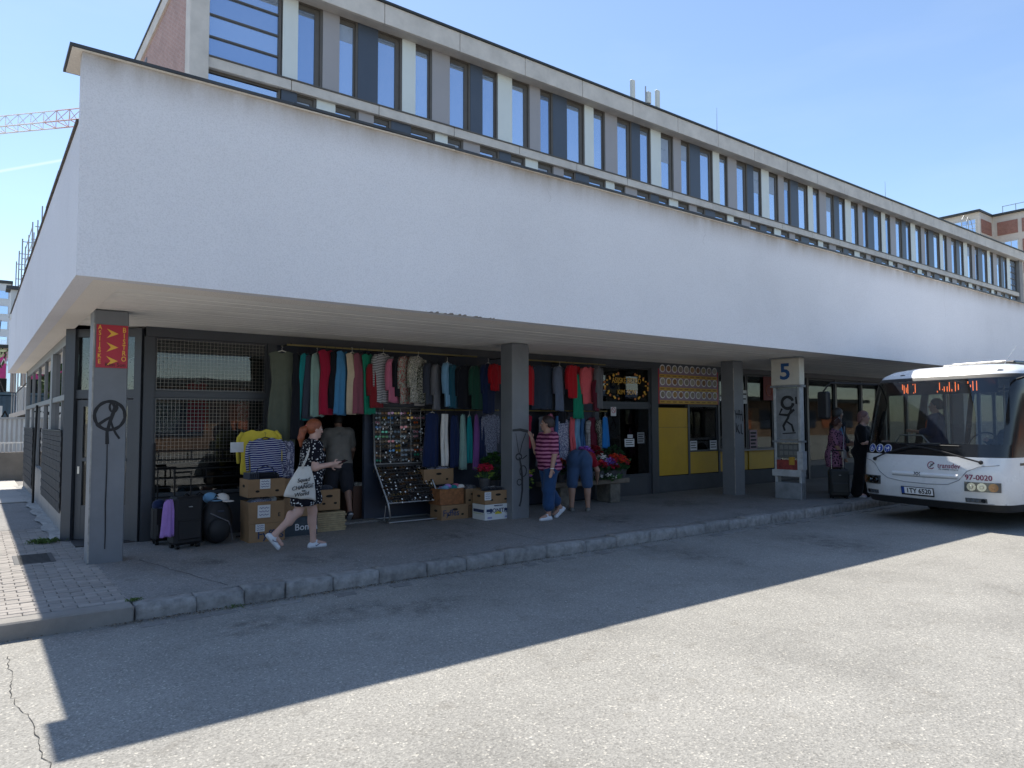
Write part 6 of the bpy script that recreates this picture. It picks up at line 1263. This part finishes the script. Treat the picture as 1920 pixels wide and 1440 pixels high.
def sideg(name, sd, f0, f1, z0, z1, m, parent, nz=4, nf=6): return MB().grid([[sidep(sd, f0 + (f1 - f0) * k / nf, z0 + (z1 - z0) * i / nz) for k in range(nf + 1)] for i in range(nz + 1)]).obj(name, m, parent, smooth=True, fixn=False)
T0 = .985
body_l = front("front_panel", -1, 1, .42, 1.155, M_BW, bus, nt=60, nz=14); front("bumper_underside", -1, 1, .3, .42, M_BRUB, bus, nt=40, nz=2)
front("windscreen_apron", -1, 1, 1.157, 1.36, M_BBLK, bus, nt=60, nz=3)
TW = tof(1.16, 1.9)
front("windscreen", -TW, TW, 1.36, 2.44, M_BGL, bus, nt=44, nz=12); front("windscreen_pillar", -1, -TW, 1.36, 2.44, M_BBLK, bus, nt=8, nz=8); front("windscreen_pillar", TW, 1, 1.36, 2.44, M_BBLK, bus, nt=8, nz=8)
front("windscreen_top_seal", -1, 1, 2.44, 2.50, M_BRUB, bus, nt=60, nz=2); front("roof_dome", -1, 1, 2.50, 2.74, M_BW, bus, nt=60, nz=10)
for sd in (-1, 1):
    sideg("side_panel", sd, 0, 1, .42, 1.155, M_BW, bus); sideg("roof_side", sd, 0, 1, 2.50, 2.74, M_BW, bus, 8); sideg("window_header", sd, 0, 1, 2.40, 2.50, M_BBLK, bus); sideg("skirt", sd, 0, 1, .3, .42, M_BRUB, bus, 1)
    fs = [0, .012, .115, .14, .28, .30, .44, .46, .60, .62, .76, .78, .97, 1.0]
    for k in range(len(fs) - 1): sideg("side_pillar" if k % 2 == 0 else "side_window", sd, fs[k], fs[k + 1], 1.155, 2.40, M_BBLK if k % 2 == 0 else M_BGL, bus)
    sideg("trim_strip", sd, 0.0, 1, 1.03, 1.07, M_BBLK, bus, 1).location = (0, sd * .004, 0)
MB().grid([[(-1.5, -.22, 2.741), (-10.5, -.22, 2.741)], [(-1.5, .22, 2.741), (-10.5, .22, 2.741)]]).obj("roof_centre", M_BW, bus); MB().box((LB - .02, -1.2, .35), (LB, 1.2, 2.7)).obj("rear_wall", M_BW, bus)
# roof hatch, rails, aerial
MB().box((-2.9, -.75, 2.72), (-1.9, .55, 2.80)).obj("roof_hatch", M_BBLK, bus, bevel=.03); MB().box((-2.8, -.6, 2.80), (-2.0, .35, 2.82)).obj("hatch_lid", M_BW, bus, bevel=.02)
MB().tube([(-1.75, .45, 2.72), (-2.05, .50, 3.05)], .006, 5).obj("aerial", M_GALV, bus)
for k in range(5): MB().box((-3.6 - k * .9, .55, 2.7), (-3.1 - k * .9, .95, 2.86)).obj("roof_cowl", M_BW, bus, bevel=.06)
# seams of the bonnet flap
def strip_on(name, pts, r, m, parent=bus, off=.003): return MB().tube([fpy(y, z, off) for y, z in pts], r, 5).obj(name, m, parent)
def dense(pts, n_=8): return [(a[0] + (b[0] - a[0]) * k / n_, a[1] + (b[1] - a[1]) * k / n_) for a, b in zip(pts[:-1], pts[1:]) for k in range(n_)] + [pts[-1]]
strip_on("bonnet_seam", dense([(-1.18, 1.06), (-1.0, 1.03), (-.88, .97), (-.78, .84), (-.62, .74), (-.3, .695), (.1, .685), (.45, .70), (.62, .78), (.74, .93), (.9, 1.01), (1.15, 1.04)]), .006, M_BSEAM)
strip_on("bumper_seam", dense([(-1.2, .43), (0, .425), (1.2, .43)]), .006, M_BSEAM)
fl = MB(); rows = [[fpy(y, z, .022 * math.sin(max(0, min(1, (z - .80) / .07)) * math.pi)) for y in np.linspace(-.52, .60, 20)] for z in np.linspace(.80, .87, 6)]; fl.grid(rows); fl.obj("grille_ridge", M_BW, bus, smooth=True, fixn=False)
strip_on("grille_shadow_line", dense([(-.52, .80), (-.1, .795), (.05, .795), (.6, .80)]), .005, M_BSEAM, off=.006)
# emblem, text
def on_front(y, z, off=.006):
    p = Vector(fpy(y, z, off)); a = Vector(fpy(y + .05, z, off)) - Vector(fpy(y - .05, z, off)); u = Vector(fpy(y, z + .03, off)) - Vector(fpy(y, z - .03, off)); a.normalize(); u = (u - a * u.dot(a)).normalized(); n_ = a.cross(u)
    return p, Matrix((a, u, n_)).transposed().to_euler()
def ftext(name, s_, size, m, y, z, **k): p, e = on_front(y, z); return text(name, s_, size, m, bus, p, e, **k)
M_TRED = mat("text_maroon", (.22, .02, .07), .5); M_TGR = mat("text_grey", (.08, .085, .09), .5)
ftext("logo_lettering", "transdev", .11, M_TRED, .46, 1.0, off=.001, sx=.95); ftext("logo_strapline", "the mobility company", .036, M_TGR, .46, .945)
p_, e_ = on_front(.175, 1.0); lg = MB().tube([(.058 * math.cos(a), .058 * math.sin(a), 0) for a in np.linspace(.5, 5.6, 20)], .007, 5).obj("logo_ring", M_TRED, bus); lg.location = p_; lg.rotation_euler = e_
lg2 = MB().tube([(-.02, -.03, .004), (.01, .0, .004), (.045, .035, .004)], .009, 5).tube([(-.01, .02, .004), (.03, .0, .004)], .007, 5).obj("logo_figure", M_TGR, bus); lg2.location = p_; lg2.rotation_euler = e_
ftext("fleet_number", "97-0020", .115, M_TRED, .90, .835, off=.002)
p_, e_ = on_front(-.06, .845); em = MB().tube([(.022 * math.cos(a), .022 * math.sin(a), .01) for a in np.linspace(0, 6.28, 14)], .008, 5).tube([(-.05, .03, .01), (-.036, 0, .01), (-.055, -.03, .01)], .008, 5).tube([(.05, .03, .01), (.036, 0, .01), (.055, -.03, .01)], .008, 5).obj("maker_emblem", M_TGR, bus); em.location = p_; em.rotation_euler = e_
# number plate
p_, e_ = on_front(-.06, .545, .012); npl = MB().box((-.285, -.07, 0), (.285, .075, .012)).obj("number_plate", M_BBLK, bus); npl.location = p_; npl.rotation_euler = e_
MB().box((-.275, -.045, .0125), (.275, .065, .016)).obj("plate_face", M_WHITE, npl); MB().box((-.275, -.045, .0162), (-.222, .065, .018)).obj("country_band", mat("plate_blue", (.01, .05, .25), .5), npl); text("plate_lettering", "1TY 6520", .112, M_INK, npl, (.028, .008, .018), (0, 0, 0), off=.003, sx=.98)
# lamps
M_LAMPB = mat("lamp_housing", (.10, .105, .11), .3, .3); M_CHR = mat("chrome_reflector", (.42, .43, .44), .15, 1., .03); M_AMB = mat("amber_lens", (.45, .20, .06), .2); M_LGL = glass("lamp_glass", (.9, .93, .93))
def patch(y0, y1, z0, z1, off, m, name, parent, n_=10): return MB().grid([[fpy(y0 + (y1 - y0) * k / n_, z0 + (z1 - z0) * i / 4, off) for k in range(n_ + 1)] for i in range(5)]).obj(name, m, parent, smooth=True, fixn=False)
for sd in (-1, 1):
    ys_ = (-1.19, -.76) if sd < 0 else (.70, 1.17)
    hl = patch(ys_[0], ys_[1], .615, .765, .004, M_LAMPB, "headlight", bus)
    for k, fr in enumerate((.22, .52, .82)):
        y = ys_[0] + (ys_[1] - ys_[0]) * (fr if sd > 0 else 1 - fr); p_, e_ = on_front(y, .69, .008)
        rf = MB().tube([(0, 0, 0), (0, 0, .012)], [.062, .066], 18).tube([(0, 0, .0121), (0, 0, .02)], [.03, .022], 12).obj("reflector" if k < 2 else "indicator", M_CHR if k < 2 else M_AMB, hl, smooth=False); rf.location = p_; rf.rotation_euler = e_
    patch(ys_[0], ys_[1], .615, .765, .032, M_LGL, "lamp_cover", hl)
    yf_ = (-1.1, -.82) if sd < 0 else (.70, 1.0); fg = patch(yf_[0], yf_[1], .44, .51, .004, M_LAMPB, "fog_light", bus)
    p_, e_ = on_front(yf_[0] + .05 if sd < 0 else yf_[1] - .05, .475, .006); q = MB().tube([(0, 0, 0), (0, 0, .01)], .032, 14).obj("round_lamp", M_BBLK, fg); q.location = p_; q.rotation_euler = e_
    for k in range(3): p_, e_ = on_front((yf_[0] + .13 + k * .06) if sd < 0 else (yf_[0] + .05 + k * .06), .475, .006); q = MB().tube([(0, 0, 0), (0, 0, .008)], .024, 10).obj("led_lamp", M_CHR, fg); q.location = p_; q.rotation_euler = e_
# accessibility icons
M_ICB = mat("icon_blue", (.015, .05, .28), .5)
for k in range(3):
    p_, e_ = on_front(-.98 + k * .17, 1.25, .006); ic = MB().tube([(0, 0, 0), (0, 0, .003)], .078, 20).obj("access_icon", M_WHITE, bus); ic.location = p_; ic.rotation_euler = e_; MB().tube([(0, 0, .0032), (0, 0, .006)], .068, 20).obj("icon_disc", M_ICB, ic)
    g_ = MB()
    if k == 0: g_.tube([(-.01, .035, .008), (-.005, 0, .008), (.025, 0, .008), (.035, -.03, .008)], .006, 5); g_.tube([(.022 * math.cos(a) - .005, .022 * math.sin(a) - .018, .008) for a in np.linspace(2, 6, 10)], .005, 5)
    elif k == 1: g_.tube([(0, .025, .008), (0, -.005, .008), (-.012, -.04, .008)], .010, 5); g_.tube([(0, -.005, .008), (.014, -.04, .008)], .008, 5); g_.ball((0, .042, .008), .010, 6); g_.tube([(-.022, .0, .008), (0, .02, .008), (.022, .0, .008)], .005, 5)
    else: g_.tube([(-.04, .025, .008), (-.025, .0, .008), (.03, .0, .008)], .006, 5); g_.tube([(.0, .002, .008), (.02, .03, .008), (.03, .0, .008)], .008, 5); g_.ball((-.015, -.03, .008), .009, 6); g_.ball((.025, -.03, .008), .009, 6)
    g_.obj("icon_figure", M_WHITE, ic)
# wipers
def wiper(pts, hub):
    w_ = strip_on("wiper", dense(pts, 5), .014, M_BRUB, off=.05); p_, e_ = on_front(hub[0], hub[1], .03); MB().ball(p_, (.035,) * 3, 8).obj("wiper_hub", M_BRUB, w_); return w_
wiper([(-.86, 1.06), (-.62, 1.17), (-.3, 1.27), (-.1, 1.30)], (-.86, 1.06)); wiper([(.92, 1.08), (.7, 1.14), (.4, 1.22), (.1, 1.28), (-.25, 1.32)], (.92, 1.08))
strip_on("wiper_blade", dense([(-.45, 1.34), (.6, 1.33)], 10), .008, M_BRUB, off=.03)
# mirrors
MB().tube([fpy(-1.15, 2.42, .02), (.15, -1.62, 2.46), (.22, -1.72, 2.30)], .018, 6).obj("mirror_arm", M_BRUB, bus); MB().box((.12, -1.86, 1.78), (.24, -1.62, 2.3)).obj("kerb_mirror", M_BRUB, bus, bevel=.03)
MB().tube([fpy(1.2, 2.40, .02), (-.38, 1.55, 2.44), (-.36, 1.62, 2.32)], .02, 6).obj("mirror_arm", M_BRUB, bus); MB().box((-.45, 1.48, 1.82), (-.30, 1.74, 2.32)).obj("road_mirror", M_BRUB, bus, bevel=.03)
for y in (-.62, .98): p_, e_ = on_front(y, 2.56, .004); q = MB().ball((0, 0, 0), (.055, .018, .012), 10).obj("marker_lamp", M_AMB if 0 else M_LAMPB, bus); q.location = p_; q.rotation_euler = e_
# destination display: a row of dim amber LED strokes behind the glass
dd = MB().box((-.62, -.95, 2.20), (-.58, .95, 2.43)).obj("destination_display", M_BBLK, bus); M_LED = emit("amber_led", (1.0, .20, .05), .9)
for y, z0, z1 in ((-.66, 2.30, 2.40), (-.63, 2.23, 2.38), (-.59, 2.25, 2.34), (-.56, 2.23, 2.40), (-.46, 2.38, 2.40), (-.42, 2.24, 2.40), (-.45, 2.23, 2.25), (-.02, 2.23, 2.26), (.02, 2.27, 2.40), (.07, 2.27, 2.29), (.10, 2.24, 2.33), (.15, 2.24, 2.33), (.19, 2.24, 2.40), (.23, 2.24, 2.28), (.29, 2.24, 2.40), (.34, 2.26, 2.36), (.50, 2.36, 2.40), (.54, 2.30, 2.34), (.58, 2.24, 2.40), (.64, 2.24, 2.40)):
    MB().box((-.579, y - .0045, z0), (-.572, y + .0045, z1)).obj("led_stroke", M_LED, dd)
# interior
MB().box((LB + .05, -1.2, .34), (-.45, 1.2, .42)).obj("floor", M_BINT, bus); MB().box((-.75, -1.1, .42), (-.4, 1.1, 1.30)).obj("dashboard", M_BBLK, bus, bevel=.05); MB().box((LB + .05, -1.15, 2.44), (-1.2, 1.15, 2.48)).obj("ceiling", mat("bus_ceiling", (.40, .41, .42), .7), bus)
MB().box((-1.02, .1, .42), (-.98, 1.15, 1.15)).obj("cab_partition", M_BINT, bus); MB().tube([(-.8, .45 + .22 * math.cos(a), 1.32 + .0 * a) if 0 else (-.85 - .12 * math.sin(a), .55 + .22 * math.cos(a), 1.36 + .18 * math.sin(a)) for a in np.linspace(0, 6.28, 20)], .014, 6).obj("steering_wheel", M_BRUB, bus)
MB().tube([(-.62, -.85, 1.36), (-.62, -.75, 1.48), (-.62, -.35, 1.48), (-.62, -.22, 1.34)], .014, 6).obj("grab_rail", M_GALV, bus)
M_SEATB = cloth("bus_seat_blue", (.03, .04, .07))
for rx in (-1.7, -3.2, -4.1, -5.0, -6.0, -7.0):
    for yy in ((.55,) if rx == -1.7 else (.85, .42, -.42, -.85)):
        if rx == -3.2 and yy < 0: continue
        se = MB().box((rx - .45, yy - .2, .8), (rx, yy + .2, .92)).obj("seat", M_SEATB, bus, bevel=.03); MB().box((rx - .5, yy - .2, .92), (rx - .4, yy + .2, 1.62)).obj("seat_back", M_SEATB, se, bevel=.04)
for yy, xx in ((-.4, -1.5), (.35, -2.4), (-.4, -3.3)): MB().tube([(xx, yy, .42), (xx, yy, 2.44)], .016, 8).obj("grab_pole", mat("yellow_pole", (.35, .32, .26), .4), bus)
MB().box((-.66, -.3, 1.30), (-.5, -.05, 1.35)).obj("dash_papers", M_PAPER, bus); 
# wheels
for wx in (-2.45, -8.0):
    for sd in (-1, 1):
        w_ = MB().tube([(wx, sd * .95, .45), (wx, sd * 1.2, .45)], .45, 28).obj("wheel", M_BRUB, bus); MB().tube([(wx, sd * 1.201, .45), (wx, sd * 1.215, .45)], .27, 20).obj("rim", M_GALV, w_)
        MB().tube([(wx, sd * 1.19, .45), (wx, sd * 1.252 , .45)], .52, 28, True).obj("wheel_arch", M_BRUB, bus)
# door post and side details on the road side
MB().box((-1.3, 1.252, .5), (-1.2, 1.262, .66)).obj("side_reflector_slot", M_BBLK, bus); MB().box((-.95, 1.256, .42), (-.945, 1.262, 1.15)).obj("panel_seam", M_BSEAM, bus)
# passenger standing by the door and driver, seen through the windscreen
def in_bus(lx, ly, lz): return bus.matrix_basis if False else tuple(Matrix.Translation((12.79, 5.45, 0)) @ Matrix.Rotation(BA, 4, 'Z') @ Vector((lx, ly, lz)))
_pl, _J, _Q = person("person in navy jacket with orange lanyard standing inside the bus", in_bus(-1.35, -.55, .42), BA - R(70), 1.68, SKM, hairm("bus_dark", (.02, .015, .012)), dict(look=(.9, .2, -.1), arms={1: ((.2, .15, -1), (.9, 0, .1)), -1: ((.1, -.15, -1), (.5, 0, -.8))}), dict(top=(C['navy'], 1.5, .05, .02), pants=(C['navy'], 1.95, .016, .02), shoes=(D_SH, D_SH)), 1.08, 0, .014)
MB().tube([tuple(_Q["N"] + _Q["F"] * .08 + _Q["S"] * .06), tuple(_Q["N"] + _Q["F"] * .145 - _Q["T"] * .14), tuple(_Q["N"] + _Q["F"] * .15 - _Q["T"] * .34), tuple(_Q["N"] + _Q["F"] * .145 - _Q["T"] * .44)], [.012, .03, .045, .03], 8, flat=.4).obj("orange_lanyard", cloth("orange_fabric", (.45, .10, .05)), _pl)
person("bus driver in dark jacket seated behind the steering wheel", in_bus(-1.95, .55, .42), BA, 1.76, SKM, hairm("driver_grey", (.06, .055, .05)), dict(pelvis=(.12, 0, .60), legs={1: ((1, .15, -.1), (.2, 0, -1), (1, 0, 0)), -1: ((1, -.15, -.1), (.2, 0, -1), (1, 0, 0))}, arms={1: ((.75, .15, -.65), (1, -.05, .3)), -1: ((.75, -.15, -.65), (1, .05, .3))}), dict(top=(cloth("driver_jacket", (.015, .017, .025)), 1.9, .05, .02), pants=(C['slate'], 1.95, .016, .02), shoes=(D_SH, D_SH)), 1.1, 0, .014)
# ================================================================== ACROSS THE ROAD (mirrored in the shop glass)
op = thing("opposite_shelter", "long dark brick bus shelter across the station road", "building", (-40, -24, 0)); MB().box((0, -5, 0), (130, 0, 3.9)).obj("wall", mat("dark_brown_brick", (.24, .15, .10), .9, 0, .4, 1.0), op); MB().box((-.5, -5.5, 3.9), (130.5, 1.2, 4.3)).obj("roof", M_ROOFE, op)
for k in range(30): MB().box((1 + k * 4.3, .001, .9), (3.8 + k * 4.3, .06, 2.9)).obj("window", M_NAVY if k % 4 else mat("orange_poster", (.40, .12, .05), .6), op)

def broad_tree(label, x, y, h, cr_, seed):
    t = thing("broadleaf_tree", label, "tree", (x, y, 0)); rs = np.random.RandomState(seed)
    tr = MB().tube([(0, 0, 0), (.05, .03, h * .3), (-.05, .08, h * .62)], [.2, .15, .07], 8)
    for k in range(6): a = k * 1.05; tr.tube([(0, .05, h * (.3 + .05 * k)), (cr_ * .6 * math.cos(a), cr_ * .6 * math.sin(a), h * (.5 + .06 * k))], [.06, .02], 5)
    tr.obj("trunk", mat("bark", (.09, .07, .05), .95, 0, .3), t); lf = MB()
    for k in range(26):
        c = Vector((rs.normal(0, cr_ * .42), rs.normal(0, cr_ * .42), h * .66 + rs.normal(0, h * .14)))
        for q in range(90):
            d = Vector(rs.normal(0, 1, 3)); p = c + d.normalized() * cr_ * .36 * rs.rand() ** .4; u = Vector(rs.normal(0, 1, 3)).normalized() * .16; v = u.orthogonal().normalized() * .09; lf.add([p - u, p + v, p + u, p - v], [(0, 1, 2, 3)])
    tag(lf.obj("crown", mat("tree_leaf", (.055, .115, .03), .7, 0, .4, 2.), t, fixn=False), kind="stuff")
broad_tree("green street tree mirrored in the side windows", -.9, 33, 6.5, 1.7, 3); broad_tree("green tree crown peeping out beside the magenta billboard", -1.2, 60, 8.0, 3.2, 8)

# ================================================================== WEAR ON THE GROUND
def stain(x, y, z, r, seed, parent, a_=.5):
    key = "oil_stain"
    if key not in MATS:
        m = bpy.data.materials.new(key); m.use_nodes = True; n, l = m.node_tree.nodes, m.node_tree.links; p = n["Principled BSDF"]; p.inputs["Base Color"].default_value = (.03, .03, .03, 1); p.inputs["Roughness"].default_value = .6
        g = _pos(n, True); ln = n.new("ShaderNodeVectorMath"); ln.operation = 'LENGTH'; l.new(g, ln.inputs[0]); rr = n.new("ShaderNodeMapRange"); rr.inputs[1].default_value = .25; rr.inputs[2].default_value = 1.; rr.inputs[3].default_value = 1.; rr.inputs[4].default_value = 0.; l.new(ln.outputs["Value"], rr.inputs[0])
        nz = n.new("ShaderNodeMapRange"); nz.inputs[1].default_value = .42; nz.inputs[2].default_value = .7; nz.inputs[4].default_value = .42; l.new(_noise(n, l, _pos(n), 5.5, 7, .7), nz.inputs[0]); l.new(_math(n, l, 'MULTIPLY', rr.outputs[0], nz.outputs[0]), p.inputs["Alpha"]); MATS[key] = m
    o = MB().add([(math.cos(a) , math.sin(a), 0) for a in np.linspace(0, 6.28, 25)[:-1]], [tuple(range(24))]).obj("oil_stain", MATS[key], parent); o.location = (x, y, z); o.scale = (r, r * .6, 1); o.rotation_euler = (0, 0, seed)
for k, (x, y, r) in enumerate(((2.7, 6.2, .8), (3.5, 5.9, .6), (1.9, 6.3, .5), (9.8, 5.4, 1.2), (7.5, 6.1, 1.0))): stain(x, y, .006 + .0004 * k, r, k * .4, road)
for k, (x, y, r) in enumerate(((3.2, 8.2, .7), (5.4, 8.6, 1.0), (8.4, 8.3, .9), (2.2, 8.7, .5), (11.0, 9.2, 1.0))): stain(x, y, WALK + .003 + .0004 * k, r, k * .7, pave)
ls = MB()
for k in range(46):
    x, y = rng.uniform(1.5, 13), rng.uniform(7.5, 9.6); a = rng.uniform(0, 3.1); c, s_ = math.cos(a) * .012, math.sin(a) * .012; ls.add([(x - c, y - s_, WALK + .006), (x + s_ * .35, y - c * .35, WALK + .006), (x + c, y + s_, WALK + .008), (x - s_ * .35, y + c * .35, WALK + .007)], [(0, 1, 2, 3)])
for k in range(50):
    x, y = rng.uniform(.4, 14), rng.uniform(3.0, 6.9); a = rng.uniform(0, 3.1); c, s_ = math.cos(a) * .011, math.sin(a) * .011; ls.add([(x - c, y - s_, .006), (x + s_ * .35, y - c * .35, .006), (x + c, y + s_, .008), (x - s_ * .35, y + c * .35, .007)], [(0, 1, 2, 3)])
tag(ls.obj("paper_scraps", M_PAPER, fixn=False), "tiny paper scraps and cigarette ends scattered on the ground", "litter", kind="stuff")
def seam(pts, z, w, parent):
    L, Q = [], []
    for k, (a, b) in enumerate(pts): ww = w * rng.uniform(.6, 1.3); L.append((a - ww, b, z)); Q.append((a + ww, b, z))
    MB().grid([L, Q]).obj("pavement_seam", M_CRACK, parent)
seam([(2.05 - .45 * t + .01 * math.sin(t * 19), 7.35 + 2.0 * t) for t in np.linspace(0, 1, 24)], WALK + .004, .004, pave); seam([(6.2 + .012 * math.sin(t * 23), 7.3 + 2.6 * t) for t in np.linspace(0, 1, 24)], WALK + .004, .0035, pave); seam([(10.6 + .012 * math.sin(t * 17), 7.3 + 2.9 * t) for t in np.linspace(0, 1, 24)], WALK + .004, .0035, pave)

# chipped lower edge and a few hairline cracks in the canopy render
M_CHIP = mat("chipped_render", (.20, .17, .14), .95, 0, .5, 20); M_HAIR = mat("hairline_crack", (.50, .49, .49), .95)
for k in range(16):
    x = 4.2 + k * .07 + rng.uniform(-.02, .02); w = rng.uniform(.012, .045); h = rng.uniform(.006, .018)
    o = MB().prism([(x - w, ZB - .002), (x + w, ZB - .002), (x + w * .6, ZB + h), (x - w * .3, ZB + h * .8)], YF - .0025, YF + .02).obj("chipped_edge", M_CHIP if k % 3 else M_WPAINT, None); o.parent = st; o.matrix_parent_inverse = Matrix.Translation(-Vector((XL, YF, 0)))
for (x, z0, z1) in ((9.4, 4.6, 5.0), (6.1, 4.7, 5.0), (18.5, 4.2, 5.0)):
    pts = [(x + .03 * math.sin(t * 9 + x) + .012 * math.sin(t * 31), z0 + (z1 - z0) * t) for t in np.linspace(0, 1, 18)]
    o = ribbon("hairline_crack", pts, .0022, M_HAIR, None, Matrix.Translation((0, YF - .0015, 0))); o.parent = st; o.matrix_parent_inverse = Matrix.Translation(-Vector((XL, YF, 0)))
